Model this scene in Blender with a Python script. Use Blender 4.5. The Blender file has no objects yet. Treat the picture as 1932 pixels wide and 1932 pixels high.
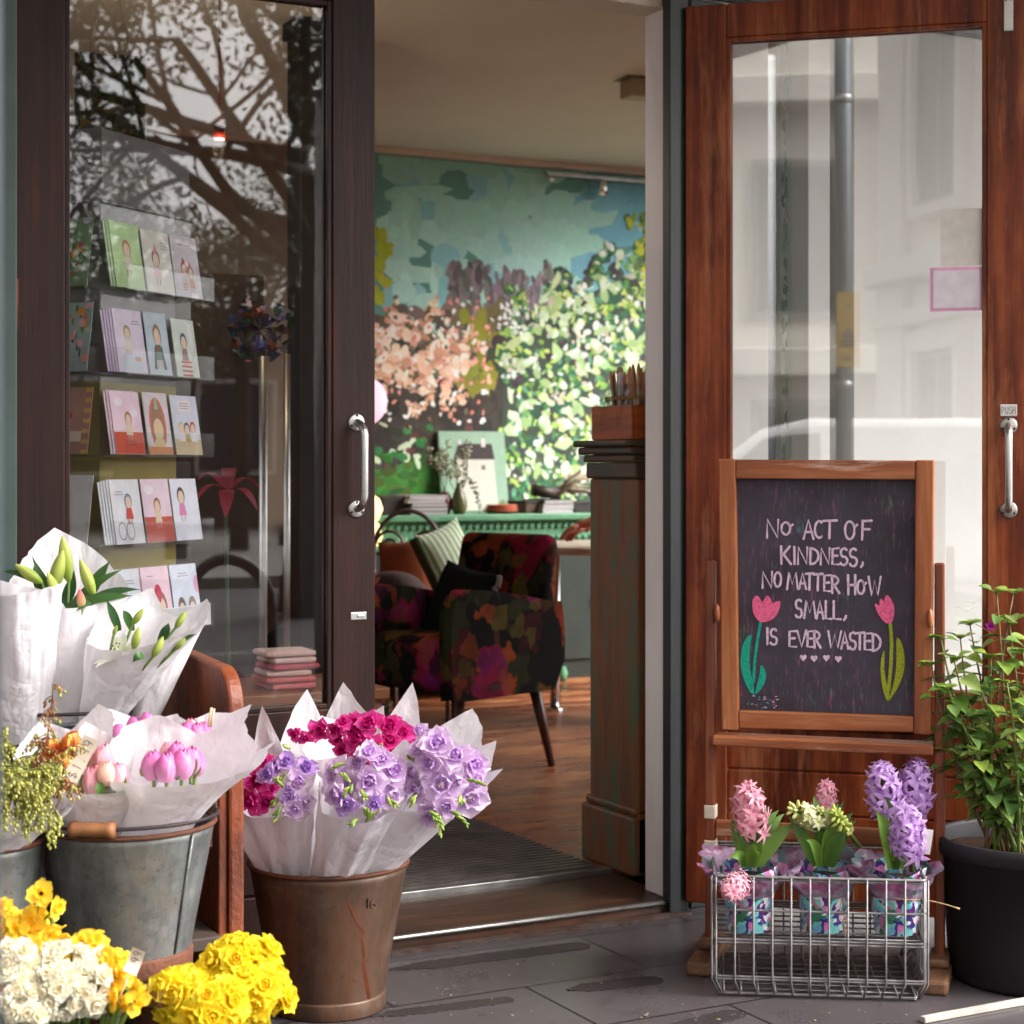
import bpy, math, random
from mathutils import Vector, Matrix, Quaternion, noise as mnoise
R = math.radians
PI = math.pi
scene = bpy.context.scene
COL = scene.collection

# ------------------------------------------------------------------ camera
TH = R(27.9)                 # the camera looks this far round from the normal of the shop front
FPX = 3440.0                 # focal length in pixels of a 1932 px wide picture
CX, HY = 966.0, 880.0        # picture centre, horizon row
D0, CH = 4.222, 1.08         # distance to the shop front, camera height
SN, CS_ = math.sin(TH), math.cos(TH)
FWD = Vector((SN, CS_, 0)); RGT = Vector((CS_, -SN, 0))
CAM = Vector((-D0 * SN, -D0 * CS_, CH))
cd = bpy.data.cameras.new('camera'); cam = bpy.data.objects.new('camera', cd); COL.objects.link(cam)
cam.location = CAM; cam.rotation_euler = (PI / 2, 0, -TH)
cd.sensor_width = 36; cd.lens = 36 * FPX / 1932.0
cd.shift_y = (HY - 966.0) / 1932.0
cd.clip_start = 0.05; cd.clip_end = 400
cd.dof.use_dof = True; cd.dof.focus_distance = 3.7; cd.dof.aperture_fstop = 5.8
scene.camera = cam

# ------------------------------------------------------------------ daylight
SUN_AZ_VEC = Vector((0.78, -0.62, 0)).normalized(); SUN_EL = R(42)
w = bpy.data.worlds.new('World'); scene.world = w; w.use_nodes = True
nt = w.node_tree; bg = nt.nodes['Background']
sky = nt.nodes.new('ShaderNodeTexSky'); sky.sky_type = 'NISHITA'; sky.sun_disc = False
sky.sun_elevation = SUN_EL; sky.sun_rotation = math.atan2(SUN_AZ_VEC.x, SUN_AZ_VEC.y)
sky.air_density = 1.0; sky.dust_density = 6.0; sky.ozone_density = 0.6; sky.altitude = 0
hs = nt.nodes.new('ShaderNodeHueSaturation'); hs.inputs['Saturation'].default_value = 0.12
nt.links.new(sky.outputs[0], hs.inputs['Color']); nt.links.new(hs.outputs[0], bg.inputs[0])
bg.inputs[1].default_value = 0.15
sl = bpy.data.lights.new('sun', 'SUN'); sl.energy = 0.75; sl.angle = R(45); sl.color = (1, 0.97, 0.94)
so = bpy.data.objects.new('sun', sl); COL.objects.link(so)
sdir = Vector((SUN_AZ_VEC.x * math.cos(SUN_EL), SUN_AZ_VEC.y * math.cos(SUN_EL), math.sin(SUN_EL)))
so.rotation_euler = sdir.to_track_quat('Z', 'Y').to_euler(); so.location = (2, -6, 8)
scene.view_settings.view_transform = 'Standard'; scene.view_settings.look = 'None'
scene.view_settings.exposure = 1.92; scene.view_settings.gamma = 1.0; scene.view_settings.use_curve_mapping = False
scene.render.engine = 'CYCLES'
scene.cycles.use_denoising = True
scene.cycles.max_bounces = 9; scene.cycles.transparent_max_bounces = 12
scene.cycles.sample_clamp_indirect = 6.0
scene.cycles.caustics_reflective = False; scene.cycles.caustics_refractive = False

# ------------------------------------------------------------------ layout helpers
def world(lat, d, z):
    p = CAM + RGT * lat + FWD * d
    return Vector((p.x, p.y, z))
def W(x, y, d):
    return world((x - CX) / FPX * d, d, CH + (HY - y) / FPX * d)
def C3(x, y, d):
    return Vector(((x - CX) / FPX * d, d, CH + (HY - y) / FPX * d))
def ray(x, y):
    return (FWD + RGT * ((x - CX) / FPX) + Vector((0, 0, (HY - y) / FPX)))
def PY(x, y, Y):
    r = ray(x, y); t = (Y - CAM.y) / r.y
    return CAM + r * t
def PZ(x, y, Z):
    r = ray(x, y); t = (Z - CAM.z) / r.z
    return CAM + r * t
def PP(x, y, o, n):
    r = ray(x, y); t = (o - CAM).dot(n) / r.dot(n)
    return CAM + r * t
def FX(x, Y=0.0):
    return PY(x, HY, Y).x
def lin(c):
    return tuple(((v / 255) / 12.92 if v / 255 <= 0.04045 else (((v / 255) + 0.055) / 1.055) ** 2.4) for v in c)
def mul(c, k):
    return tuple(min(0.95, v * k) for v in c)
def mixc(a, b, t):
    return tuple(a[i] * (1 - t) + b[i] * t for i in range(3))
def smooth(a, b, t):
    t = min(1, max(0, (t - a) / (b - a))); return t * t * (3 - 2 * t)

# ------------------------------------------------------------------ mesh builder
class MB:
    def __init__(s):
        s.v = []; s.f = []; s.c = []; s.m = []
    def add(s, vs, fs, col=None, mi=0):
        o = len(s.v)
        s.v.extend(tuple(p) for p in vs)
        many = isinstance(col, list)
        for i, f in enumerate(fs):
            s.f.append(tuple(o + k for k in f)); s.c.append(col[i] if many else col); s.m.append(mi)
        return s
    def box(s, c, d, rot=None, col=None, mi=0):
        vs = []
        for z in (-.5, .5):
            for y in (-.5, .5):
                for x in (-.5, .5):
                    p = Vector((x * d[0], y * d[1], z * d[2]))
                    if rot is not None: p = rot @ p
                    vs.append(p + Vector(c))
        return s.add(vs, [(0, 2, 3, 1), (4, 5, 7, 6), (0, 1, 5, 4), (2, 6, 7, 3), (0, 4, 6, 2), (1, 3, 7, 5)], col, mi)
    def bx(s, x0, x1, y0, y1, z0, z1, col=None, mi=0):
        return s.box(((x0 + x1) / 2, (y0 + y1) / 2, (z0 + z1) / 2), (abs(x1 - x0), abs(y1 - y0), abs(z1 - z0)), None, col, mi)
    def tube(s, pts, r, n=8, closed=False, col=None, mi=0, caps=True):
        pts = [Vector(p) for p in pts]; k = len(pts)
        rs = r if isinstance(r, (list, tuple)) else [r] * k
        vs = []; up = None
        for i, p in enumerate(pts):
            a = pts[(i - 1) % k] if (closed or i > 0) else p
            b = pts[(i + 1) % k] if (closed or i < k - 1) else p
            t = (b - a)
            if t.length < 1e-9: t = Vector((0, 0, 1))
            t.normalize()
            if up is None:
                up = Vector((0, 0, 1)) if abs(t.z) < .9 else Vector((1, 0, 0))
            x = t.cross(up)
            if x.length < 1e-6: x = t.cross(Vector((0, 1, 0.01)))
            x.normalize(); y = x.cross(t).normalized(); up = y
            for j in range(n):
                q = 2 * PI * j / n
                vs.append(p + x * (math.cos(q) * rs[i]) + y * (math.sin(q) * rs[i]))
        fs = []
        for i in range(k if closed else k - 1):
            i2 = (i + 1) % k
            for j in range(n):
                j2 = (j + 1) % n
                fs.append((i * n + j, i * n + j2, i2 * n + j2, i2 * n + j))
        if caps and not closed:
            fs.append(tuple(reversed(range(n)))); fs.append(tuple((k - 1) * n + j for j in range(n)))
        return s.add(vs, fs, col, mi)
    def lathe(s, prof, n=40, c=(0, 0, 0), rot=None, col=None, mi=0, a0=0, a1=2 * PI):
        full = abs(a1 - a0) > 6.28
        m = n if full else n + 1
        vs = []
        for (r, z) in prof:
            for j in range(m):
                q = a0 + (a1 - a0) * j / n
                p = Vector((r * math.cos(q), r * math.sin(q), z))
                if rot is not None: p = rot @ p
                vs.append(p + Vector(c))
        fs = []
        for i in range(len(prof) - 1):
            for j in range(n):
                j2 = (j + 1) % m
                fs.append((i * m + j, i * m + j2, (i + 1) * m + j2, (i + 1) * m + j))
        return s.add(vs, fs, col, mi)
    def grid(s, fn, nu, nv, closeu=False, col=None, mi=0):
        m = nu if closeu else nu + 1
        vs = []
        for j in range(nv + 1):
            for i in range(m):
                vs.append(fn(i / nu, j / nv))
        fs = []; cs = []
        for j in range(nv):
            for i in range(nu):
                i2 = (i + 1) % m
                fs.append((j * m + i, j * m + i2, (j + 1) * m + i2, (j + 1) * m + i))
                if callable(col): cs.append(col((i + .5) / nu, (j + .5) / nv))
        return s.add(vs, fs, cs if callable(col) else col, mi)
    def ball(s, c, r, n=8, m=6, col=None, mi=0, sc=(1, 1, 1), rot=None):
        def fn(u, v):
            a = 2 * PI * u; b = PI * (v - .5)
            p = Vector((math.cos(a) * math.cos(b) * sc[0], math.sin(a) * math.cos(b) * sc[1], math.sin(b) * sc[2])) * r
            if rot is not None: p = rot @ p
            return p + Vector(c)
        return s.grid(fn, n, m, True, col, mi)
    def ribbon(s, pts, w, nrm, col=None, mi=0, th=0.0):
        """flat strip of width w along pts, lying in the plane with normal nrm, with round ends"""
        pts = [Vector(p) for p in pts]; nrm = Vector(nrm)
        k = len(pts); L = []; Rr = []
        ws = w if isinstance(w, (list, tuple)) else [w] * k
        for i, p in enumerate(pts):
            t = (pts[min(i + 1, k - 1)] - pts[max(i - 1, 0)]).normalized()
            sd = t.cross(nrm).normalized() * ws[i] * .5
            L.append(p + sd); Rr.append(p - sd)
        vs = L + Rr
        fs = [(i, i + 1, k + i + 1, k + i) for i in range(k - 1)]
        s.add(vs, fs, col, mi)
        for e, o in ((0, 1), (k - 1, k - 2)):
            t = (pts[e] - pts[o]).normalized(); sd = t.cross(nrm).normalized()
            s.add([pts[e] + (sd * math.cos(q) + t * math.sin(q)) * ws[e] * .5 for q in [PI * j / 6 for j in range(7)]], [tuple(range(7))], col, mi)
        return s
    def build(s, name, mats, parent=None, smooth=True, bevel=0.0, seg=2, mtx=None, sharp=None):
        me = bpy.data.meshes.new(name)
        me.from_pydata(s.v, [], s.f)
        if not isinstance(mats, (list, tuple)): mats = [mats]
        for m in mats: me.materials.append(m)
        if len(mats) > 1: me.polygons.foreach_set('material_index', s.m)
        if any(c is not None for c in s.c):
            at = me.color_attributes.new('Col', 'FLOAT_COLOR', 'CORNER')
            buf = []
            for f, c in zip(s.f, s.c):
                c = c or (1, 1, 1)
                buf.extend((c[0], c[1], c[2], 1.0) * len(f))
            at.data.foreach_set('color', buf)
        if smooth: me.polygons.foreach_set('use_smooth', [True] * len(s.f))
        me.update()
        if smooth and sharp: me.set_sharp_from_angle(angle=R(sharp))
        o = bpy.data.objects.new(name, me); COL.objects.link(o)
        if parent is not None: o.parent = parent
        if mtx is not None: o.matrix_local = mtx
        if bevel > 0:
            b = o.modifiers.new('bevel', 'BEVEL'); b.width = bevel; b.segments = seg; b.limit_method = 'ANGLE'; b.angle_limit = R(40)
            if smooth: me.set_sharp_from_angle(angle=R(50))
        return o
def tag(o, label, cat, group=None, kind=None):
    if label: o['label'] = label
    if cat: o['category'] = cat
    if group: o['group'] = group
    if kind: o['kind'] = kind
    return o
def thing(name, label, cat, loc=(0, 0, 0), rotz=0, group=None):
    o = bpy.data.objects.new(name, None); COL.objects.link(o)
    o.empty_display_size = .05; o.location = loc; o.rotation_euler = (0, 0, rotz)
    return tag(o, label, cat, group)
def copy_obj(src, parent, loc, direction=None, scale=1.0, spin=0.0, name=None):
    o = src.copy()
    COL.objects.link(o); o.parent = parent; o.matrix_parent_inverse = Matrix()
    q = Vector(direction).normalized().to_track_quat('Z', 'Y') if direction is not None else Quaternion()
    q = q @ Quaternion((0, 0, 1), spin)
    sc = scale if isinstance(scale, (tuple, list)) else (scale,) * 3
    o.matrix_local = Matrix.LocRotScale(Vector(loc), q, Vector(sc))
    return o
def seed_obj(src, parent, loc, direction=None, scale=1.0, spin=0.0):
    """first use moves the prototype itself, later uses copy it"""
    if src.parent is None and not src.get('_used'):
        src['_used'] = 1
        o = src; o.parent = parent
        q = Vector(direction).normalized().to_track_quat('Z', 'Y') if direction is not None else Quaternion()
        q = q @ Quaternion((0, 0, 1), spin)
        sc = scale if isinstance(scale, (tuple, list)) else (scale,) * 3
        o.matrix_local = Matrix.LocRotScale(Vector(loc), q, Vector(sc))
        return o
    return copy_obj(src, parent, loc, direction, scale, spin)

# ------------------------------------------------------------------ materials
def new_mat(name):
    m = bpy.data.materials.new(name); m.use_nodes = True
    return m, m.node_tree, m.node_tree.nodes['Principled BSDF']
def coords(t, stretch=(1, 1, 1), rot=(0, 0, 0), world_=False):
    tc = t.nodes.new('ShaderNodeTexCoord'); mp = t.nodes.new('ShaderNodeMapping')
    mp.inputs['Scale'].default_value = stretch; mp.inputs['Rotation'].default_value = rot
    if world_:
        g = t.nodes.new('ShaderNodeNewGeometry'); t.links.new(g.outputs['Position'], mp.inputs[0])
    else:
        t.links.new(tc.outputs['Object'], mp.inputs[0])
    return mp
def noise_node(t, vec, scale, detail=6, rough=.6, dist=0):
    n = t.nodes.new('ShaderNodeTexNoise'); n.inputs['Scale'].default_value = scale
    n.inputs['Detail'].default_value = detail; n.inputs['Roughness'].default_value = rough
    n.inputs['Distortion'].default_value = dist
    t.links.new(vec.outputs[0], n.inputs['Vector']); return n
def ramp(t, fac, stops):
    r = t.nodes.new('ShaderNodeValToRGB'); el = r.color_ramp.elements
    while len(el) < len(stops): el.new(.5)
    for e, (p, c) in zip(el, stops):
        e.position = p; e.color = (c[0], c[1], c[2], 1) if isinstance(c, (tuple, list)) else (c, c, c, 1)
    t.links.new(fac, r.inputs[0]); return r
def mix_rgb(t, fac, a, b, mode='MIX'):
    m = t.nodes.new('ShaderNodeMix'); m.data_type = 'RGBA'; m.blend_type = mode
    for i, v in ((0, fac), (6, a), (7, b)):
        if hasattr(v, 'is_linked'): t.links.new(v, m.inputs[i])
        elif i == 0: m.inputs[0].default_value = v
        else: m.inputs[i].default_value = (v[0], v[1], v[2], 1)
    return m.outputs[2]
def bump(t, b, height, strength, dist=.01):
    n = t.nodes.new('ShaderNodeBump'); n.inputs['Strength'].default_value = strength; n.inputs['Distance'].default_value = dist
    t.links.new(height, n.inputs['Height']); t.links.new(n.outputs[0], b.inputs['Normal']); return n
def pmat(name, stops, scale=6, stretch=(1, 1, 1), rough=.5, blotch=None, metal=0, bmp=0, bscale=None, wear=None, wear_scale=3, wear_at=(.6, .68), wear_stretch=None, rvar=0, dist=0, spec=.5, coat=0, rot=(0, 0, 0), world_=False):
    m, t, b = new_mat(name)
    mp = coords(t, stretch, rot, world_)
    n = noise_node(t, mp, scale, dist=dist)
    if len(stops[0]) == 3: stops = [(.32, stops[0]), (.68, stops[1])]
    c = ramp(t, n.outputs['Fac'], stops).outputs[0]
    if blotch:
        nb_ = noise_node(t, coords(t, (1.6, 1.6, 1), rot, world_), blotch[0], 5, .7); c = mix_rgb(t, 1, c, ramp(t, nb_.outputs['Fac'], [(.32, blotch[1]), (.66, blotch[2])]).outputs[0], 'MULTIPLY')
    if wear:
        mp2 = coords(t, wear_stretch or stretch, rot, world_)
        n2 = noise_node(t, mp2, wear_scale, 8, .7)
        r2 = ramp(t, n2.outputs['Fac'], [(wear_at[0], 0.0), (wear_at[1], 1.0)])
        c = mix_rgb(t, r2.outputs[0], c, wear)
    t.links.new(c, b.inputs['Base Color'])
    b.inputs['Roughness'].default_value = rough; b.inputs['Metallic'].default_value = metal
    b.inputs['Specular IOR Level'].default_value = spec
    if coat: b.inputs['Coat Weight'].default_value = coat; b.inputs['Coat Roughness'].default_value = .15
    if rvar:
        mr = t.nodes.new('ShaderNodeMapRange'); mr.inputs[3].default_value = max(0.03, rough - rvar); mr.inputs[4].default_value = min(1, rough + rvar)
        t.links.new(n.outputs['Fac'], mr.inputs[0]); t.links.new(mr.outputs[0], b.inputs['Roughness'])
    if bmp:
        nb = noise_node(t, mp, bscale or scale * 3, 5)
        bump(t, b, nb.outputs['Fac'], bmp)
    return m
def amat(name, rough=.5, trans=0.0, var=.12, vscale=60, bmp=0, bscale=200, spec=.4, sheen=0, metal=0):
    """colour from the mesh's own 'Col' attribute, with a little mottling"""
    m, t, b = new_mat(name)
    a = t.nodes.new('ShaderNodeVertexColor'); a.layer_name = 'Col'
    mp = coords(t); n = noise_node(t, mp, vscale, 4)
    r = ramp(t, n.outputs['Fac'], [(.3, 1 - var), (.7, 1.0)])
    c = mix_rgb(t, 1.0, a.outputs[0], r.outputs[0], 'MULTIPLY')
    t.links.new(c, b.inputs['Base Color'])
    b.inputs['Roughness'].default_value = rough; b.inputs['Specular IOR Level'].default_value = spec; b.inputs['Metallic'].default_value = metal
    if sheen: b.inputs['Sheen Weight'].default_value = sheen
    if bmp: bump(t, b, noise_node(t, mp, bscale, 3).outputs['Fac'], bmp, .002)
    if trans: translucent(t, b, c, trans)
    return m
def translucent(t, b, c, fac):
    tr = t.nodes.new('ShaderNodeBsdfTranslucent'); t.links.new(c, tr.inputs[0])
    mx = t.nodes.new('ShaderNodeMixShader'); mx.inputs[0].default_value = fac
    out = [n for n in t.nodes if n.type == 'OUTPUT_MATERIAL'][0]
    t.links.new(b.outputs[0], mx.inputs[1]); t.links.new(tr.outputs[0], mx.inputs[2]); t.links.new(mx.outputs[0], out.inputs[0])
def glass_mat(name, f0=.08, tint=(1, 1, 1), rough=0.0, dirt=0.0):
    m, t, b = new_mat(name); t.nodes.remove(b)
    tr = t.nodes.new('ShaderNodeBsdfTransparent'); tr.inputs[0].default_value = (*tint, 1)
    gl = t.nodes.new('ShaderNodeBsdfGlossy'); gl.inputs['Roughness'].default_value = rough
    lw = t.nodes.new('ShaderNodeLayerWeight'); lw.inputs['Blend'].default_value = .5
    pw = t.nodes.new('ShaderNodeMath'); pw.operation = 'POWER'; pw.inputs[1].default_value = 5; t.links.new(lw.outputs['Facing'], pw.inputs[0])
    fr = t.nodes.new('ShaderNodeMath'); fr.operation = 'MULTIPLY_ADD'; fr.inputs[1].default_value = 1 - f0; fr.inputs[2].default_value = f0; t.links.new(pw.outputs[0], fr.inputs[0])
    mp = coords(t); n = noise_node(t, mp, 1.6, 2)
    bp = t.nodes.new('ShaderNodeBump'); bp.inputs['Strength'].default_value = .012; bp.inputs['Distance'].default_value = .05
    t.links.new(n.outputs['Fac'], bp.inputs['Height']); t.links.new(bp.outputs[0], gl.inputs['Normal'])
    mx = t.nodes.new('ShaderNodeMixShader'); out = [k for k in t.nodes if k.type == 'OUTPUT_MATERIAL'][0]
    t.links.new(fr.outputs[0], mx.inputs[0]); t.links.new(tr.outputs[0], mx.inputs[1]); t.links.new(gl.outputs[0], mx.inputs[2])
    last = mx
    if dirt:
        df = t.nodes.new('ShaderNodeBsdfDiffuse'); df.inputs[0].default_value = (.8, .8, .8, 1)
        n2 = noise_node(t, mp, 90, 3, .8); r2 = ramp(t, n2.outputs['Fac'], [(.66, 0.0), (.8, dirt)])
        m2 = t.nodes.new('ShaderNodeMixShader'); t.links.new(r2.outputs[0], m2.inputs[0]); t.links.new(mx.outputs[0], m2.inputs[1]); t.links.new(df.outputs[0], m2.inputs[2]); last = m2
    t.links.new(last.outputs[0], out.inputs[0]); return m
def plain(name, c, rough=.5, metal=0, emit=0, spec=.5):
    m, t, b = new_mat(name)
    mp = coords(t); n = noise_node(t, mp, 25, 4)
    r = ramp(t, n.outputs['Fac'], [(.3, mul(c, .88)), (.7, mul(c, 1.06))])
    t.links.new(r.outputs[0], b.inputs['Base Color'])
    b.inputs['Roughness'].default_value = rough; b.inputs['Metallic'].default_value = metal; b.inputs['Specular IOR Level'].default_value = spec
    if emit:
        b.inputs['Emission Color'].default_value = (*c, 1); b.inputs['Emission Strength'].default_value = emit
    return m

V = (6, 6, .5)   # grain running up
M = {}
M['door_red'] = pmat('varnished_red_timber', [(.28, lin((66, 22, 10))), (.48, lin((120, 50, 22))), (.72, lin((168, 88, 46)))], 4, (7, 7, .45), .38, blotch=(3.2, .55, 1.2), bmp=.10, bscale=14, wear=lin((190, 122, 82)), wear_scale=2.0, wear_at=(.53, .74), wear_stretch=(6, 6, .7), spec=.3)
M['door_dark'] = pmat('weathered_shaded_timber', [(.3, lin((34, 19, 17))), (.6, lin((50, 27, 22))), (.8, lin((96, 42, 22)))], 4, (7, 7, .4), .42, blotch=(3, .7, 1.15), bmp=.10, bscale=14, wear=lin((112, 50, 24)), wear_scale=2.2, wear_at=(.66, .8), wear_stretch=(6, 6, .5), spec=.22)  # closed leaf's shadow is partly put into this darker timber colour
M['frame_green'] = pmat('dark_green_paint', [lin((50, 66, 62)), lin((62, 80, 75))], 5, (1, 1, 1), .45, bmp=.05)
M['frame_black'] = pmat('black_green_paint', [lin((28, 34, 34)), lin((42, 48, 48))], 6, (3, 3, .6), .45, bmp=.08)
M['jamb_white'] = pmat('white_gloss_paint', [lin((236, 228, 226)), lin((244, 238, 236))], 6, (2, 2, .5), .4, bmp=.06, wear=lin((150, 135, 125)), wear_at=(.72, .8), wear_scale=7)
M['cream'] = pmat('cream_paint', [lin((200, 178, 160)), lin((212, 190, 172))], 4, rough=.5)
M['wall_pale'] = pmat('pale_grey_paint', [lin((200, 199, 194)), lin((212, 210, 205))], 3, rough=.6)
M['tile'] = None
M['steel'] = pmat('brushed_steel', [(.3, (.5, .49, .47)), (.7, (.62, .6, .58))], 30, rough=.34, metal=1)
M['steel_worn'] = pmat('worn_steel', [(.3, (.30, .29, .28)), (.7, (.5, .48, .46))], 18, rough=.42, metal=1)
M['chrome'] = plain('chrome', (.7, .7, .7), .12, 1)
M['rust'] = pmat('rust', [lin((92, 44, 26)), lin((140, 70, 40))], 25, rough=.8, bmp=.4)
M['glass'] = glass_mat('window_glass', .075, dirt=.08)
M['glass_leaf'] = glass_mat('door_glass', .15, dirt=.03)
M['acrylic'] = glass_mat('clear_acrylic', .035, (.975, .98, .98))
M['black'] = plain('black_paint', (.012, .012, .013), .6)
M['dark_board'] = pmat('dark_grey_board', [lin((104, 100, 101)), lin((126, 121, 121))], 4, rough=.7)
# ------------------------------------------------------------------ ground
def tile_mat():
    m, t, b = new_mat('dark_slate_tiles')
    mp = coords(t, world_=True)
    br = t.nodes.new('ShaderNodeTexBrick'); br.offset = .5
    br.inputs['Scale'].default_value = 1; br.inputs['Mortar Size'].default_value = .0035; br.inputs['Brick Width'].default_value = .60; br.inputs['Row Height'].default_value = .30
    br.inputs['Mortar Smooth'].default_value = .2; br.inputs['Bias'].default_value = 0
    br.inputs['Color1'].default_value = (*lin((70, 64, 66)), 1); br.inputs['Color2'].default_value = (*lin((80, 74, 75)), 1); br.inputs['Mortar'].default_value = (*lin((20, 18, 19)), 1)
    mp.inputs['Location'].default_value = (-.12, .10, 0)
    t.links.new(mp.outputs[0], br.inputs['Vector'])
    n = noise_node(t, mp, 3.5, 8, .65); r = ramp(t, n.outputs['Fac'], [(.3, .72), (.7, 1.1)])
    c = mix_rgb(t, 1, br.outputs['Color'], r.outputs[0], 'MULTIPLY')
    n2 = noise_node(t, mp, 120, 3, .7); r2 = ramp(t, n2.outputs['Fac'], [(.73, 0.0), (.79, 1.0)])
    c = mix_rgb(t, r2.outputs[0], c, lin((150, 142, 140)))
    t.links.new(c, b.inputs['Base Color'])
    r3 = ramp(t, n.outputs['Fac'], [(.3, .22), (.7, .42)]); t.links.new(r3.outputs[0], b.inputs['Roughness'])
    n4 = noise_node(t, mp, 60, 4); bump(t, b, n4.outputs['Fac'], .06, .004)
    b.inputs['Specular IOR Level'].default_value = .45
    return m
M['tile'] = tile_mat()
M['asphalt'] = pmat('asphalt', [lin((58, 57, 58)), lin((78, 76, 76))], 40, rough=.85, bmp=.4, world_=True)
M['stain'] = pmat('dark_resin_strip', [lin((38, 33, 34)), lin((52, 46, 46))], 14, (1, 1, 1), .5, bmp=.3, bscale=120, wear=lin((70, 63, 64)), wear_scale=16, wear_at=(.62, .66))
g = MB(); g.bx(-30, 30, -6.2, 0.02, -.3, 0)
tag(g.build('pavement', M['tile'], smooth=False), 'dark slate tiled pavement in front of the shop', None, kind='structure')
g = MB(); g.bx(-60, 60, -13.5, -6.2, -.3, -.12)
tag(g.build('road', M['asphalt'], smooth=False), 'grey asphalt road', None, kind='structure')
g = MB(); g.bx(-60, 60, -60, -13.5, -.3, 0); g.bx(-60, -30, -6.2, 60, -.3, 0); g.bx(30, 60, -6.2, 60, -.3, 0)
tag(g.build('far_pavement', pmat('grey_paving', [lin((120, 116, 112)), lin((140, 136, 130))], 3, rough=.8), smooth=False), None, None, kind='structure')
g = MB(); g.bx(-30, 30, -6.33, -6.2, -.3, .004)
tag(g.build('kerb', pmat('kerb_stone', [lin((120, 118, 115)), lin((150, 147, 142))], 20, rough=.8), smooth=False), None, None, kind='structure')

# worn anti-slip strips stuck on the tiles
def strip(px0, px1, w0, label, rag):
    a = PZ(*px0, 0.002); b_ = PZ(*px1, 0.002)
    d = (b_ - a); L = d.length; d.normalize(); s = Vector((-d.y, d.x, 0))
    rnd = random.Random(rag); n = 40; vs = []
    top = []; bot = []
    for i in range(n + 1):
        f = i / n
        e = min(1, (1 - f) * L / (w0 * .5)); cap = math.sqrt(max(0, 1 - (1 - e) ** 2)) if e < 1 else 1
        e2 = smooth(0, .22, f) * .8 + .2
        jw = w0 * .5 * cap * e2
        top.append(a + d * L * f + s * (jw + rnd.uniform(-.004, .004) * (f < .85)))
        bot.append(a + d * L * f - s * (jw + rnd.uniform(-.003, .003) * (f < .85)))
    mb = MB(); k = n + 1
    lo = [v - Vector((0, 0, .0015)) for v in top + bot]
    mb.add(top + bot + lo, [(i, k + i, k + i + 1, i + 1) for i in range(n)] + [(i, i + 1, 2 * k + i + 1, 2 * k + i) for i in range(n)] + [(k + i, 3 * k + i, 3 * k + i + 1, k + i + 1) for i in range(n)])
    o = mb.build('floor_strip', M['stain'], smooth=False)
    tag(o, label, 'floor strip', 'worn dark strips stuck on the pavement tiles')
strip((735, 1829), (1113, 1781), .062, 'long dark strip on the tiles just outside the doorway', 1)
strip((1072, 1867), (1250, 1846), .058, 'short dark strip with one ragged end between doormat and wire basket', 2)
strip((700, 1917), (970, 1884), .042, 'thin frayed dark strip beside the rusty brown bucket', 3)
strip((1240, 1950), (1400, 1908), .06, 'dark strip cut by the bottom edge of the picture below the wire basket', 4)
mb = MB(); a = PZ(1740, 1930, 0); b_ = PZ(1990, 1884, 0); d = (b_ - a); L = d.length
ang = math.atan2(d.y, d.x)
mb.box((0, 0, .006), (L, .016, .012))
o = mb.build('edging_strip', pmat('chipped_white_paint', [lin((150, 142, 132)), lin((186, 178, 168))], 20, rough=.6, wear=lin((110, 80, 60)), wear_scale=12, wear_at=(.6, .64)), bevel=.002)
o.location = (a + b_) / 2; o.rotation_euler = (0, 0, ang)
tag(o, 'chipped white edging strip on the tiles in front of the black pot', 'edging')

# ------------------------------------------------------------------ shop front
X_L, X_R = FX(28), FX(1263)
HEAD = 2.194
shop = thing('shop_front', 'shop front with dark green door frame, white jamb and worn timber threshold', 'shop front', (0, 0, 0))
def sp(name, mb, m, bevel=.003, label=None, smooth=False):
    o = mb.build(name, m, shop, smooth=smooth, bevel=bevel)
    if label: o['label'] = label
    return o
mb = MB(); mb.bx(-4.2, X_L - .002, -.03, .12, 0, 2.5); sp('side_post', mb, M['frame_green'])
mb = MB(); mb.bx(X_R - .004, X_R + .06, .0, .106, .03, HEAD); sp('white_jamb', mb, M['jamb_white'], .004)
xb0, xb1 = FX(1262, -.03), FX(1284, -.03)
mb = MB(); mb.bx(xb0, xb1 + .02, -.035, -.001, 0, HEAD + .03); mb.bx(X_R + .062, X_R + .16, 0.0, .12, 0, HEAD + .03); sp('door_frame', mb, M['frame_black'])
mb = MB(); mb.bx(X_L, X_R - .005, .012, .106, HEAD, HEAD + .05); sp('head_lining', mb, M['cream'])
mb = MB(); mb.bx(-4.2, 6, -.033, .011, HEAD + .033, 2.62); sp('fascia_beam', mb, M['frame_black'])
# pale wall beyond the doorway with two tall slots
sx = [FX(p) for p in (1450, 1525, 1566, 1611)]
wx0 = X_R + .163
mb = MB()
for (a, b_) in ((wx0, sx[0]), (sx[1], sx[2]), (sx[3], 6.0)): mb.bx(a, b_, .0, .14, .25, HEAD + .03)
mb.bx(wx0, 6.0, -.004, .145, 0, .247)
sp('rendered_wall', mb, M['wall_pale'], .002)
mb = MB(); mb.bx(sx[0] - .02, sx[3] + .02, .38, .40, .25, HEAD); mb.bx(sx[0] - .02, sx[0] - .004, .142, .38, .25, HEAD); mb.bx(sx[3] + .004, sx[3] + .02, .142, .38, .25, HEAD)
sp('slot_recess', mb, pmat('dark_recess_paint', [lin((60, 66, 78)), lin((84, 90, 102))], 2, (1, 1, .6), .7), 0)
mb = MB()
for i in (0, 2): mb.bx(sx[i] + .001, sx[i + 1] - .001, .07, .076, .26, HEAD)
sp('slot_glass', mb, M['glass'], 0)
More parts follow.
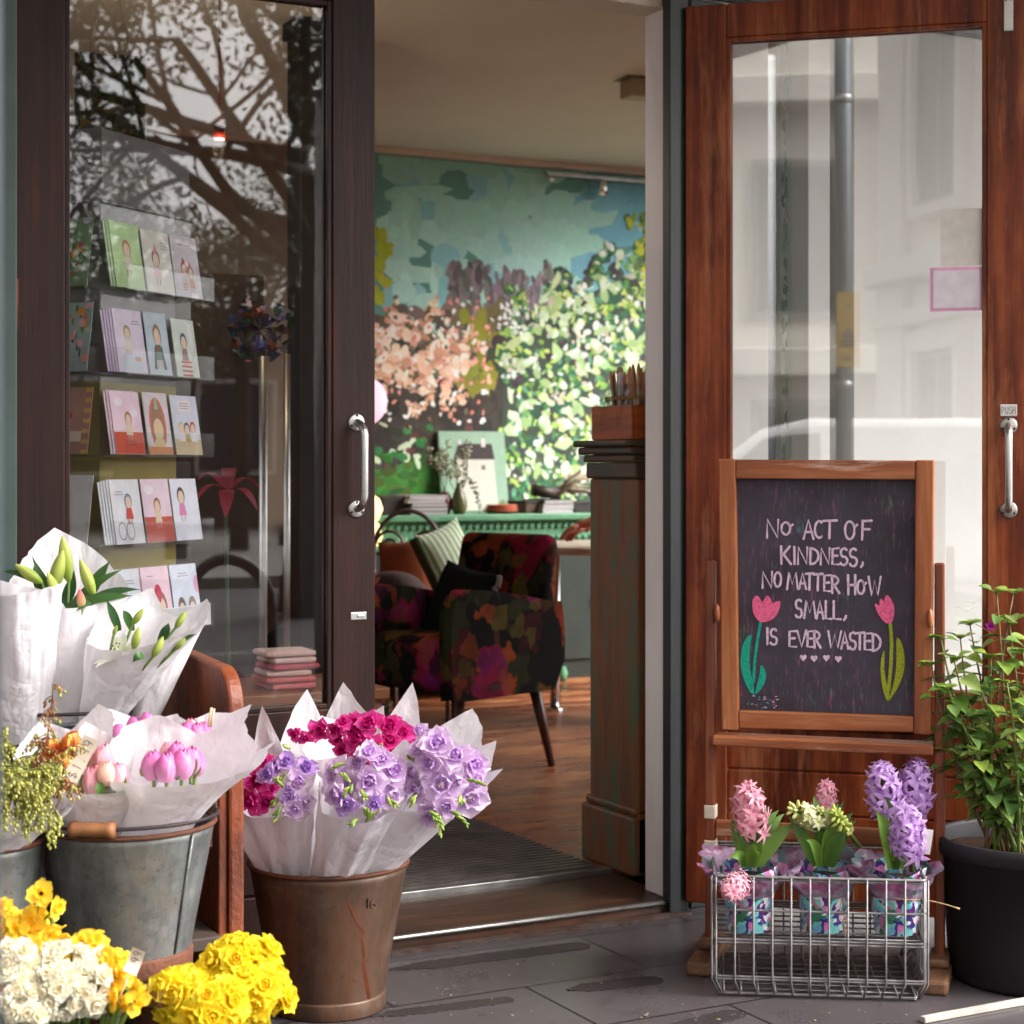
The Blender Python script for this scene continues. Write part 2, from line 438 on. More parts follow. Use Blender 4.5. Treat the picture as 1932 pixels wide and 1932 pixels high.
# leafy paper hanging in the first slot
rnd = random.Random(5); mb = MB(); px0, px1 = FX(1473, .1), FX(1524, .1)
mb.bx(px0, px1, .1, .104, .9, 2.18, lin((200, 205, 195)))
for i in range(420):
    x = rnd.uniform(px0 + .01, px1 - .01); z = rnd.uniform(.92, 2.16); a = rnd.uniform(0, PI); l = rnd.uniform(.012, .03); ww = l * rnd.uniform(.4, .7)
    c = lin(rnd.choice([(126, 160, 130), (160, 190, 160), (90, 130, 96), (222, 226, 216), (140, 170, 140), (110, 120, 90)]))
    vs = [(min(px1, max(px0, x + math.cos(q) * l * math.cos(a) - math.sin(q) * ww * math.sin(a))), .0995 - i * .00004, z + math.cos(q) * l * math.sin(a) + math.sin(q) * ww * math.cos(a)) for q in [2 * PI * k / 7 for k in range(7)]]
    mb.add(vs, [tuple(range(7))], c)
M['paint'] = amat('matt_paint', .85, var=.12, vscale=30)
tag(mb.build('hanging_print', M['paint'], smooth=False), 'pale green leafy paper print hanging in the slot behind the open door', 'print')
# threshold
mb = MB(); mb.bx(X_L, X_R + .03, -.015, .30, .0, .030); sp('threshold_board', mb, pmat('worn_sill', [(.3, lin((46, 30, 22))), (.55, lin((74, 46, 32))), (.8, lin((96, 64, 44)))], 5, (.6, 6, 6), .4, bmp=.2, wear=lin((38, 30, 28)), wear_scale=4, wear_at=(.55, .68), wear_stretch=(1, 2, 1)), .003)
mb = MB(); mb.tube([(X_L, -.018, .028), (X_R + .02, -.018, .028)], .006, 10); sp('nosing_bar', mb, M['steel_worn'], 0, smooth=True)
mb = MB(); mb.bx(X_L, X_R + .02, .302, .316, .02, .046); sp('metal_strip', mb, M['steel_worn'], .002)
mb = MB(); mb.bx(-2, X_R + .03, -.055, -.027, 0, .006); sp('rotten_sill', mb, pmat('rotten_sill', [lin((52, 46, 44)), lin((84, 64, 54))], 18, rough=.8, bmp=.6, wear=lin((60, 34, 22)), wear_scale=10, wear_at=(.5, .6)), 0)
# canopy over the pavement added unseen above the frame to shade the shop front
mb = MB(); mb.bx(-4.2, 6, -1.7, -.036, 2.62, 2.70)
tag(mb.build('shade_canopy', M['cream'], smooth=False), 'flat canopy put in unseen to shade the shop front', 'shade_canopy')

# ------------------------------------------------------------------ door leaves
ZB, ZT = .03, 2.188
def door(name, label, wd, xs0, xs1, zg0, zg1, wood, hinge, rotz):
    """local x along the leaf from the hinge, y through its thickness; the seen face is y=0"""
    t = thing(name, label, 'door', hinge, rotz)
    T = .042
    mb = MB()
    mb.bx(0, xs0, 0, T, ZB, ZT); mb.bx(xs1, wd, 0, T, ZB, ZT)
    mb.bx(xs0 + .0005, xs1 - .0005, .001, T - .001, zg1, ZT); mb.bx(xs0 + .0005, xs1 - .0005, .001, T - .001, ZB, ZB + .12); mb.bx(xs0 + .0005, xs1 - .0005, .001, T - .001, zg0 - .09, zg0)
    mb.build('door_frame', wood, t, smooth=False, bevel=.003)
    mb = MB(); n = 3; z0, z1 = ZB + .12, zg0 - .09
    for i in range(n):
        a = z0 + (z1 - z0) * i / n; b_ = z0 + (z1 - z0) * (i + 1) / n
        mb.bx(xs0 + .001, xs1 - .001, .014, .030, a + .002, b_ - .002)
    mb.bx(xs0 + .0012, xs1 - .0012, .019, .0335, z0 + .001, z1 - .001)
    mb.build('lower_panel', wood, t, smooth=False, bevel=.003)
    mb = MB(); e = .011
    for y0, y1 in ((.004, .016), (.027, T - .004)):
        mb.bx(xs0, xs0 + e, y0, y1, zg0, zg1); mb.bx(xs1 - e, xs1, y0, y1, zg0, zg1); mb.bx(xs0 + e, xs1 - e, y0, y1, zg1 - e, zg1); mb.bx(xs0 + e, xs1 - e, y0, y1, zg0, zg0 + e)
    mb.build('glazing_bead', wood, t, smooth=False, bevel=.002)
    mb = MB(); mb.bx(xs0 + .001, xs1 - .001, .019, .024, zg0 + .001, zg1 - .001)
    mb.build('glass_pane', M['glass_leaf'] if 'open' in label else M['glass'], t, smooth=False)
    return t
def pull_handle(parent, x, z0, z1, dx=0.0, tilt=0.0):
    mb = MB(); o = .042; k = []
    for i in range(7):
        a = PI / 2 * i / 6; k.append((x + dx * (1 - math.cos(a)) , -o * math.sin(a), z1 - (1 - math.cos(a)) * .03 + .0))
    k2 = [(p[0], p[1], z0 + (z1 - p[2])) for p in reversed(k)]
    mb.tube(k + k2, .0085, 12)
    h = mb.build('pull_handle', M['steel'], parent)
    for z in (z0, z1):
        mb = MB(); rot = Matrix.Rotation(PI / 2, 3, 'X')
        mb.lathe([(0, .005), (.0165, .005), (.0195, .003), (.020, 0)], 24, (x, -.0005, z), rot)
        ro = mb.build('rose', M['steel_worn'], h)
        for q in (PI / 2, PI * 7 / 6, PI * 11 / 6):
            mb = MB(); mb.lathe([(0, .0012), (.0026, .0010), (.003, 0)], 8, (x + .0148 * math.cos(q), -.0056, z + .0148 * math.sin(q)), rot); mb.build('screw', M['black'], h)
    return h
# fixed leaf
wl = FX(708) - X_L
ld = door('glazed_door', 'closed dark brown glazed timber door with steel pull handle', wl, FX(123) - X_L, FX(628) - X_L, .547, 2.105, M['door_dark'], (X_L, 0, 0), 0)
hx = FX(672) - X_L; dxh = FX(687) - FX(672)
pull_handle(ld, hx, 1.08 - (960 - HY) * 4.05 / FPX, 1.08 + (HY - 797) * 4.05 / FPX, dxh * .15)
mb = MB(); c = PY(676, 1162, 0); mb.bx(c.x - X_L - .019, c.x - X_L + .019, -.003, .0, c.z - .0085, c.z + .0085); lk = mb.build('lock_plate', M['steel'], ld, smooth=False, bevel=.0015)
mb = MB(); mb.bx(c.x - X_L - .004, c.x - X_L + .013, -.007, -.003, c.z - .003, c.z + .003); mb.build('thumb_turn', M['steel'], lk, smooth=False, bevel=.0015)
for (z0, z1) in ((2.06, 2.17), (1.08 + (HY - 622) * 3.69 / FPX, 1.08 + (HY - 527) * 3.69 / FPX), (.25, .35)):
    mb = MB(); mb.tube([(-.004, -.012, z0), (-.004, -.012, z1)], .008, 10); mb.build('hinge', M['rust'], ld)
# open leaf, folded right round to the outside
A_OPEN = R(42.9)
hinge = Vector((xb1 + .004, -.045, 0)); ldir = Vector((math.cos(A_OPEN), -math.sin(A_OPEN), 0)); lnrm = Vector((-math.sin(A_OPEN), -math.cos(A_OPEN), 0))
def LX(x, y=HY): return (PP(x, y, hinge, lnrm) - hinge).dot(ldir)
def LZ(x, y): return PP(x, y, hinge, lnrm).z
wr = LX(1957)
rd = door('glazed_door', 'open red brown varnished glazed door folded back behind the chalkboard', wr, LX(1370), LX(1862), .547, 2.108, M['door_red'], hinge, -A_OPEN)
hxr = LX(1903); pull_handle(rd, hxr, LZ(1903, 962), LZ(1903, 803))
mb = MB(); zc = LZ(1903, 774); mb.bx(hxr - .0185, hxr + .0185, -.003, 0, zc - .0135, zc + .0135); pl = mb.build('push_plate', plain('white_plastic', lin((226, 222, 220)), .4), rd, smooth=False, bevel=.001)
# PUSH, in single strokes
GL = {}
def glyph(ch, *strokes): GL[ch] = strokes
def arc(cx, cy, rx, ry, a0, a1, n=14): return [(cx + rx * math.cos(R(a0 + (a1 - a0) * i / n)), cy + ry * math.sin(R(a0 + (a1 - a0) * i / n))) for i in range(n + 1)]
glyph('N', [(.02, 0), (.05, 1), (.9, .02), (.95, 1)])
glyph('O', arc(.5, .5, .48, .5, 70, 430, 22))
glyph('o', arc(.42, .48, .4, .48, 60, 430, 22) + [(.75, .80), (.86, .62), (1.05, .78)])
glyph('A', [(.0, 0), (.5, 1), (1, 0)], [(.16, .36), (.84, .36)])
glyph('C', arc(.55, .5, .5, .5, 55, 305, 18))
glyph('T', [(0, .96), (1, 1)], [(.5, .97), (.46, 0)])
glyph('F', [(.1, 0), (.18, 1)], [(.18, .98), (1, 1)], [(.14, .55), (.8, .56)])
glyph('K', [(.08, 0), (.06, 1)], [(.92, 1), (.1, .42)], [(.3, .56), (1, 0)])
glyph('I', [(.5, 0), (.5, 1)])
glyph('D', [(.08, 0), (.05, 1)], [(.05, .99)] + arc(.1, .5, .88, .48, 80, -80, 16) + [(.08, .01)])
glyph('E', [(.98, .98), (.08, .96), (.05, .02), (1, 0)], [(.06, .52), (.8, .53)])
glyph('S', arc(.52, .75, .42, .25, 40, 265, 12) + arc(.48, .26, .46, .26, 85, -150, 14)[1:])
glyph('M', [(0, 0), (.2, 1), (.5, .3), (.82, 1), (1, 0)])
glyph('R', [(.08, 0), (.06, 1)], [(.06, .98)] + arc(.2, .74, .65, .25, 85, -85, 12) + [(.1, .48)], [(.3, .48), (1, 0)])
glyph('H', [(.06, 0), (.04, 1)], [(.92, 0), (.94, 1)], [(.06, .47), (.92, .5)])
glyph('W', [(0, 1), (.24, 0), (.5, .8), (.74, 0), (1, 1)])
glyph('L', [(.06, 1), (.06, .03), (1, 0)])
glyph('V', [(0, 1), (.5, 0), (1, 1)])
glyph('P', [(.08, 0), (.06, 1)], [(.06, .98)] + arc(.2, .72, .68, .26, 85, -85, 12) + [(.1, .46)])
glyph('U', [(.05, 1)] + arc(.5, .36, .44, .36, 180, 360, 12) + [(.95, 1)])
glyph(',', [(.7, 1), (.6, .5), (.1, 0)])
glyph('9', arc(.45, .7, .4, .3, 0, 360, 14), [(.85, .72), (.7, .0)])
glyph('.', [(.4, .0), (.5, .03)])
glyph('$', arc(.52, .7, .4, .22, 40, 265, 10) + arc(.48, .27, .44, .22, 85, -150, 10)[1:], [(.5, 1.05), (.45, -.1)])
glyph('1', [(.25, .8), (.55, 1), (.5, 0)])
glyph('6', [(.8, 1), (.25, .6)] + arc(.5, .28, .42, .28, 160, 520, 16))
def write(mb, text, fn, w_, nrm, col):
    """fn(i, u, v) puts glyph i's unit square on the surface"""
    for i, ch in enumerate(text):
        for s in GL.get(ch, ()):
            mb.ribbon([fn(i, u, v) for (u, v) in s], w_, nrm, col)
mb = MB()
write(mb, 'PUSH', lambda i, u, v: Vector((hxr - .0155 + i * .0081 + u * .0062, -.0034, zc - .008 + v * .016)), .0012, (0, -1, 0), lin((70, 66, 64)))
mb.build('lettering', M['paint'], pl, smooth=False)
mb = MB(); bz = LZ(1901, 60); mb.bx(hxr - .0115, hxr + .0105, -.006, 0, bz, bz + .20); sb = mb.build('flush_bolt', M['steel'], rd, smooth=False, bevel=.002)
mb = MB(); mb.tube([(hxr - .006, -.008, bz + .07), (hxr - .002, -.012, bz + .10), (hxr - .006, -.008, bz + .13)], .0022, 6); mb.tube([(hxr + .005, -.008, bz + .07), (hxr + .001, -.012, bz + .10), (hxr + .005, -.008, bz + .13)], .0022, 6); mb.build('bolt_slide', M['black'], sb)
# small notices stuck on the open door's glass
def leaf_rect(name, x0, x1, y0, y1, mats_, label, cat, off=.012, rim=None):
    a, b_ = LX(x0), LX(x1); z0, z1 = LZ((x0 + x1) / 2, y1), LZ((x0 + x1) / 2, y0)
    mb = MB(); mb.bx(a, b_, -.0008, .0008, z0, z1, None, 0)
    if rim: mb.bx(a + rim, b_ - rim, -.0016, -.0008, z0 + rim, z1 - rim, None, 1)
    o = mb.build(name, mats_, None, smooth=False)
    o.location = hinge - lnrm * off; o.rotation_euler = (0, 0, -A_OPEN)
    return tag(o, label, cat)
leaf_rect('notice', 1754, 1855, 503, 586, [plain('pink_paper', lin((228, 170, 208)), .7), plain('white_paper', lin((232, 222, 232)), .7)], 'small white notice with pink border stuck on the open door glass', 'notice', rim=.0075)
leaf_rect('notice', 1774, 1860, 392, 500, [plain('white_sheet', lin((226, 222, 216)), .7)], 'plain white paper sheet stuck on the door glass above the pink notice', 'notice', off=.016)

# ------------------------------------------------------------------ the room
YB = 4.05; ZC = 2.567; FLZ = .04
M['floor'] = None
def floor_mat():
    m, t, b = new_mat('old_floorboards')
    mp = coords(t, world_=True)
    br = t.nodes.new('ShaderNodeTexBrick'); br.offset = .37
    for k, v in (('Scale', 1), ('Mortar Size', .0022), ('Brick Width', 2.4), ('Row Height', .105)): br.inputs[k].default_value = v
    br.inputs['Color1'].default_value = (*lin((140, 76, 44)), 1); br.inputs['Color2'].default_value = (*lin((112, 56, 32)), 1); br.inputs['Mortar'].default_value = (*lin((36, 22, 16)), 1)
    t.links.new(mp.outputs[0], br.inputs['Vector'])
    mp2 = coords(t, (1.2, 14, 1), world_=True); n = noise_node(t, mp2, 2.2, 8, .7)
    r = ramp(t, n.outputs['Fac'], [(.25, .55), (.55, 1), (.75, 1.25)])
    c = mix_rgb(t, 1, br.outputs['Color'], r.outputs[0], 'MULTIPLY')
    mp3 = coords(t, (1, 5, 1), world_=True); n3 = noise_node(t, mp3, 2.5, 6, .7); r3 = ramp(t, n3.outputs['Fac'], [(.5, 0.0), (.66, 1.0)])
    c = mix_rgb(t, r3.outputs[0], c, lin((176, 126, 84)))
    t.links.new(c, b.inputs['Base Color']); rr = ramp(t, n3.outputs['Fac'], [(.4, .24), (.65, .5)]); t.links.new(rr.outputs[0], b.inputs['Roughness'])
    bump(t, b, n.outputs['Fac'], .08, .004)
    return m
g = MB(); g.bx(-1.7, 3.5, .317, YB, -.05, FLZ)
tag(g.build('floor', floor_mat(), smooth=False), None, None, kind='structure')
M['ceil'] = pmat('ceiling_paint', [lin((216, 213, 206)), lin((224, 221, 214))], 2, rough=.7)
g = MB(); g.bx(-1.7, 2.92, .19, YB + .2, ZC, ZC + .1); g.bx(2.92, 3.5, .19, .5, ZC, ZC + .1); g.bx(2.92, 3.5, 3.4, YB + .2, ZC, ZC + .1); tag(g.build('ceiling', M['ceil'], smooth=False), None, None, kind='structure')  # gap at the unseen far end is a skylight added to brighten the room
M['room_wall'] = pmat('brown_room_paint', [lin((112, 94, 78)), lin((128, 108, 90))], 2, rough=.7)
mb = MB(); mb.bx(-1.8, -1.7, .12, .7, -.05, ZC + .1); mb.bx(-1.8, -1.7, 3.95, YB + .2, -.05, ZC + .1); mb.bx(-1.8, -1.7, .7, 3.95, -.05, .5); mb.bx(-1.8, -1.7, .7, 3.95, 2.5, ZC + .1); tag(mb.build('side_wall', M['room_wall'], smooth=False), 'brown painted inner side wall with a wide unseen opening added for light', 'wall')  # opening added out of view to bring more light inside
# unseen far side wall, its window opening widened to light the room
mb = MB(); XW = 3.5
mb.bx(XW, XW + .1, .14, .6, -.05, ZC); mb.bx(XW, XW + .1, 3.95, YB + .2, -.05, ZC); mb.bx(XW, XW + .1, .6, 3.95, -.05, .35); mb.bx(XW, XW + .1, .6, 3.95, 2.5, ZC)
tag(mb.build('window_wall', M['cream'], smooth=False), 'cream inner wall with an unseen window opening widened to light the room', 'wall')
mb = MB(); mb.bx(-1.7, X_L - .003, .125, .185, 0, ZC); mb.bx(X_L - .003, 3.5, .19, .2, HEAD + .052, ZC - .001); tag(mb.build('front_wall_lining', M['room_wall'], smooth=False), None, None, kind='structure')
mb = MB(); mb.bx(X_R + .075, sx[0] - .022, .146, .20, 0, ZC - .001); mb.bx(sx[0] - .022, sx[3] + .022, .402, .44, 0, ZC - .001); mb.bx(sx[3] + .022, 3.5, .146, .44, 0, ZC - .001)
tag(mb.build('room_lining', M['cream'], smooth=False), 'cream lining wall behind the counter', 'wall')

# painted wall
mural = thing('mural_wall', 'back wall painted with a loose blossom garden under a turquoise sky', 'wall', (0, YB, 0))
mb = MB(); mb.bx(-1.7, 3.5, .012, .2, -.05, ZC + .1); mb.build('wall_panel', M['room_wall'], mural, smooth=False)
MK = 1.4
rnd = random.Random(11)
mb = MB(); zlay = [0.0]
def mp_(x, y):
    p = PY(x, y, YB); return p.x, p.z
def dab(x, y, l, w_, ang, col, jag=.25, n=10):
    jag *= .6
    cx, cz = mp_(x, y); k = 8.8 / FPX
    zlay[0] += 1.6e-6
    vs = []
    ph = rnd.uniform(0, 6)
    for i in range(n):
        q = 2 * PI * i / n; rr = 1 + rnd.uniform(-jag, jag)
        a, b_ = math.cos(q) * l * rr * k, math.sin(q) * w_ * rr * k
        vs.append((cx + a * math.cos(ang) - b_ * math.sin(ang), -zlay[0], max(.05, min(2.53, cz + a * math.sin(ang) + b_ * math.cos(ang)))))
    mb.add([vs[i] for i in range(n)], [tuple(reversed(range(n)))], mul(col, MK))
def base_poly(pts, col):
    zlay[0] += 1.6e-6; mb.add([(mp_(x, y)[0], -zlay[0], mp_(x, y)[1]) for x, y in pts], [tuple(range(len(pts)))], mul(lin(col), MK))
def J(c, v=10):
    d = rnd.uniform(-v, v); return lin(tuple(max(0, min(255, k + d + rnd.uniform(-v * .5, v * .5))) for k in c))
x0, z0 = mp_(692, 975); x1, z1 = mp_(1330, 280)
mb.add([(x0, -.0001, .84), (x1, -.0001, .84), (x1, -.0001, 2.535), (x0, -.0001, 2.535)], [(0, 1, 2, 3)], lin((100, 150, 138)))
mb.add([(x0, -.0001, .04), (x1, -.0001, .04), (x1, -.0001, .839), (x0, -.0001, .839)], [(0, 1, 2, 3)], lin((40, 44, 36)))
zlay[0] = .0003
for i in range(260):                                            # sky in broad square strokes
    y = rnd.uniform(285, 640); x = rnd.uniform(712, 1260)
    f = (y - 290) / 300
    c = mixc((124, 168, 154), (156, 194, 184), min(1, f * 1.25))
    if x > 1110 - 60 * rnd.random() and rnd.random() < .7: c = mixc(c, (92, 146, 168), .75)
    if rnd.random() < .16: c = mixc(c, (104, 158, 170), .6)
    dab(max(x, 745) if x < 760 else x, y, rnd.uniform(24, 44) if x < 780 else rnd.uniform(30, 70), rnd.uniform(12, 30), rnd.choice([0, 0, PI / 2, .15]), J(c, 5), .12, 7)
for i in range(40): dab(rnd.uniform(705, 735) - rnd.random() * 10, rnd.uniform(430, 570), rnd.uniform(6, 15), rnd.uniform(5, 10), rnd.uniform(0, PI), J((150, 155, 44), 14))
for i in range(340):                                            # far purple trees
    x = rnd.uniform(845, 1065); top = 494 + 30 * abs(math.sin(x * .055)) - 20 * math.exp(-((x - 905) / 20) ** 2) + (18 if x > 1040 else 0)
    y = rnd.uniform(top, 640); c = rnd.choice([(112, 100, 106), (96, 90, 90), (130, 114, 124), (86, 80, 80), (112, 110, 106)])
    dab(x, y, rnd.uniform(8, 20), rnd.uniform(4, 9), PI / 2 + rnd.uniform(-.4, .4), J(c, 8))
base_poly([(700, 975), (1260, 975), (1260, 690), (960, 660), (860, 630), (700, 640)], (62, 56, 50))
for i in range(130): dab(rnd.uniform(705, 960), rnd.uniform(575, 700), rnd.uniform(10, 24), rnd.uniform(8, 16), rnd.uniform(0, PI), J(rnd.choice([(96, 84, 60), (110, 98, 72), (84, 76, 66), (118, 100, 96)]), 8))
for i in range(40): dab(rnd.gauss(900, 18), rnd.uniform(585, 735), rnd.uniform(10, 22), rnd.uniform(7, 13), PI / 2 + rnd.uniform(-.5, .5), J((124, 122, 44), 10))
for i in range(170): dab(rnd.uniform(705, 1000), rnd.uniform(755, 985), rnd.uniform(12, 26), rnd.uniform(8, 16), rnd.uniform(0, PI), J(rnd.choice([(50, 44, 40), (60, 52, 46), (44, 44, 38)]), 6))
base_poly([(700, 975), (840, 975), (870, 900), (700, 850)], (46, 88, 38))
for i in range(120): dab(rnd.uniform(705, 830), rnd.uniform(860, 985), rnd.uniform(8, 22), rnd.uniform(6, 12), rnd.uniform(-.4, .4), J(rnd.choice([(44, 92, 34), (56, 110, 42), (36, 76, 34), (64, 84, 30)]), 8))
for i in range(60): dab(rnd.uniform(705, 900), rnd.uniform(800, 880), rnd.uniform(4, 12), rnd.uniform(3, 8), rnd.uniform(0, PI), J(rnd.choice([(48, 112, 62), (60, 52, 50), (92, 50, 50), (180, 190, 160)]), 10))
for i in range(460):                                            # pink blossom
    a = rnd.uniform(0, 6.3); rr = math.sqrt(rnd.random()); x = 800 + 125 * rr * math.cos(a); y = 676 + 96 * rr * math.sin(a) + (x - 800) * .15 + 18 * math.sin(x * .09)
    if mnoise.noise(Vector((x * .025, y * .03, 8))) > .18: continue
    c = rnd.choice([(206, 160, 134), (214, 172, 148), (196, 146, 120), (220, 190, 170), (186, 134, 112), (224, 204, 190)])
    s = 1 if rr < .7 else .55
    dab(x, y, rnd.uniform(6, 17) * s, rnd.uniform(4, 10) * s, rnd.uniform(0, PI), J(c, 8), .35)
for i in range(110): dab(rnd.uniform(712, 930), rnd.uniform(560, 800), rnd.uniform(3, 7), rnd.uniform(2, 5), rnd.uniform(0, PI), J(rnd.choice([(226, 212, 200), (206, 140, 126), (110, 94, 78), (232, 224, 214), (200, 120, 110)]), 8), .35)
def wb(x, y):                                                   # outline of the white bush
    top = 565 - 95 * smooth(960, 1215, x) + 22 * math.sin(x * .07)
    lft = 945 + 22 * math.sin(y * .035)
    return y > top and x > lft
base_poly([(945, 975), (1260, 975), (1260, 500), (1180, 520), (1100, 560), (1010, 590), (950, 640)], (58, 66, 58))
for i in range(420):
    x, y = rnd.uniform(925, 1260), rnd.uniform(440, 990)
    if wb(x, y): dab(x, y, rnd.uniform(8, 22), rnd.uniform(7, 15), rnd.uniform(0, PI), J(rnd.choice([(60, 66, 60), (52, 74, 62), (66, 58, 62), (44, 86, 64), (72, 96, 60), (58, 52, 56)]), 8))
for i in range(1150):
    x, y = rnd.uniform(935, 1260), rnd.uniform(430, 990)
    if wb(x, y + 6):
        c = rnd.choice([(96, 140, 64), (128, 160, 74), (74, 122, 78), (150, 172, 88), (54, 104, 66), (170, 184, 96), (48, 84, 60), (84, 136, 108)])
        dab(x, y, rnd.uniform(4, 11), rnd.uniform(2.5, 6), rnd.uniform(0, PI), J(c, 12), .35)
for i in range(170):
    x, y = rnd.uniform(950, 1260), rnd.uniform(450, 900)
    if wb(x, y - 8): dab(x, y, rnd.uniform(9, 20), rnd.uniform(5, 11), rnd.uniform(0, PI), J(rnd.choice([(170, 186, 140), (150, 172, 120), (190, 202, 170), (134, 160, 110)]), 10), .4)
for i in range(640):
    x, y = rnd.uniform(935, 1260), rnd.uniform(440, 960)
    if wb(x, y + 4) and mnoise.noise(Vector((x * .03, y * .03, 3))) > -.22:
        c = rnd.choice([(192, 198, 180), (176, 190, 162), (200, 204, 192), (164, 182, 150), (184, 192, 184), (170, 164, 148)])
        k_ = rnd.choice([.6, .8, 1, 1, 1.5]); dab(x, y, rnd.uniform(4, 9) * k_, rnd.uniform(2.4, 5.5) * k_, rnd.uniform(0, PI), J(c, 8), .4)
for i in range(90): dab(rnd.gauss(1222, 18), rnd.uniform(405, 560), rnd.uniform(4, 12), rnd.uniform(3, 8), rnd.uniform(0, PI), J(rnd.choice([(128, 150, 46), (96, 124, 50), (170, 170, 60), (74, 96, 60)]), 12))
for i in range(26): dab(rnd.gauss(960, 14), rnd.uniform(560, 620), rnd.uniform(3, 5), rnd.uniform(2, 4), rnd.uniform(0, PI), J((222, 228, 212), 6))
mb.build('painted_garden', M['paint'], mural, smooth=False)
mb = MB(); mb.bx(-1.7, 3.5, -.022, .011, 2.536, ZC - .001); mb.build('cornice', M['cream'], mural, smooth=False, bevel=.003)
# ------------------------------------------------------------------ inside the shop
def cthing(name, label, cat, p, yaw=0.0, group=None):
    """thing standing at a point given as (to the right, away from the camera, up), turned by yaw"""
    return thing(name, label, cat, world(*p), -TH + yaw, group)
def stone_fabric(name, stops, scale=7, dark=.5):
    m, t, b = new_mat(name)
    mp = coords(t)
    def cells(sc, dist, rot):
        v = coords(t, (1, 1, 1), rot); n = noise_node(t, v, 9, 3); ad = t.nodes.new('ShaderNodeMixRGB'); ad.blend_type = 'ADD'; ad.inputs[0].default_value = dist
        t.links.new(v.outputs[0], ad.inputs[1]); t.links.new(n.outputs['Color'], ad.inputs[2])
        vo = t.nodes.new('ShaderNodeTexVoronoi'); vo.feature = 'SMOOTH_F1'; vo.inputs['Smoothness'].default_value = .32; vo.inputs['Scale'].default_value = sc; t.links.new(ad.outputs[0], vo.inputs['Vector'])
        q = t.nodes.new('ShaderNodeSeparateColor'); t.links.new(vo.outputs['Color'], q.inputs[0]); return q
    q1, q2 = cells(scale, .12, (0, 0, 0)), cells(scale * 1.7, .10, (1, .5, .2))
    c = stops[0]
    for q, k, at, col in ((q1, 0, .56, stops[1]), (q1, 1, .62, stops[2]), (q1, 2, .72, stops[3]), (q2, 0, .68, stops[4]), (q2, 1, .74, stops[5]), (q2, 2, .80, stops[6]), (q1, 2, .86, stops[7])):
        c = mix_rgb(t, ramp(t, q.outputs[k], [(at - .08, 0.0), (at + .08, 1.0)]).outputs[0], c, col)
    n2 = noise_node(t, mp, 9, 4); r2 = ramp(t, n2.outputs['Fac'], [(.34, dark), (.62, 1.0)]); c = mix_rgb(t, 1, c, r2.outputs[0], 'MULTIPLY')
    t.links.new(c, b.inputs['Base Color']); b.inputs['Roughness'].default_value = .9; b.inputs['Specular IOR Level'].default_value = .15
    return m
M['floral'] = stone_fabric('floral_velvet', [lin((16, 11, 10)), lin((64, 18, 18)), lin((40, 42, 20)), lin((134, 20, 44)), lin((14, 10, 10)), lin((136, 62, 28)), lin((84, 74, 30)), lin((104, 22, 80))], 8, .5)
M['leg_wood'] = pmat('dark_chair_wood', [lin((50, 24, 16)), lin((80, 40, 26))], 8, (6, 6, 1), .4)
def armchair(label, p, yaw, grp=None):
    t = cthing('armchair', label, 'armchair', p, yaw, grp)
    def bag(name, c, d, bev, rotx=0, taper=0):
        mb = MB(); mb.box((0, 0, 0), d, None)
        if taper: mb.v = [(x * (1 - taper * (z > 0)), y * (1 - .35 * (z > 0)), z) for (x, y, z) in mb.v]
        return mb.build(name, M['floral'], t, bevel=bev, seg=4, mtx=Matrix.Translation(c) @ Matrix.Rotation(rotx, 4, 'X'))
    bag('seat', (0, -.05, .40), (.43, .50, .19), .05)
    bag('backrest', (0, .245, .56), (.50, .12, .56), .045, R(-10), .08)
    for s in (-1, 1):
        mb = MB(); n = 12
        prof = [(-.29, .30), (.23, .30)] + [(.26 + .02 * math.sin(k), .30 + .28 * k / 3) for k in (1, 2, 3)] + [(.20 - .44 * k / n, .585 + .05 * math.sin(PI * .5 * (k / n)) + .008 * k / n) for k in range(n + 1)] + [(-.275, .62), (-.295, .58), (-.298, .45)]
        k = len(prof); vs = [(s * .215, y, z) for y, z in prof] + [(s * .275, y, z) for y, z in prof]
        f = [tuple(range(k)), tuple(reversed(range(k, 2 * k)))] + [(i, (i + 1) % k, k + (i + 1) % k, k + i) for i in range(k)]
        if s > 0: f = [tuple(reversed(q)) for q in f]
        mb.add(vs, f); mb.build('arm', M['floral'], t, bevel=.018, seg=3, smooth=True)
    for sx_ in (-1, 1):
        for sy in (-1, 1):
            mb = MB(); mb.tube([(sx_ * .20, sy * .20, .31), (sx_ * .245, sy * .255, 0)], [.024, .013], 10); mb.build('leg', M['leg_wood'], t)
    return t
chair = armchair('dark floral velvet armchair with black cushion just inside the doorway', (-.19, 6.30, FLZ), R(-42)); chair.scale = (.93, .93, .96)
pf0 = cthing('pouf', 'round dark upholstered pouf under the person in brown trousers', 'pouf', (-.74, 7.25, FLZ))
mb = MB(); mb.lathe([(0, .02), (.22, .02), (.25, .06), (.26, .22), (.25, .36), (.20, .40), (0, .405)], 36); mb.build('seat', M['floral'], pf0)
for q in range(4): mb = MB(); mb.lathe([(0, 0), (.018, 0), (.022, .025)], 12, (.16 * math.cos(q * PI / 2), .16 * math.sin(q * PI / 2), 0)); mb.build('foot', M['leg_wood'], pf0)
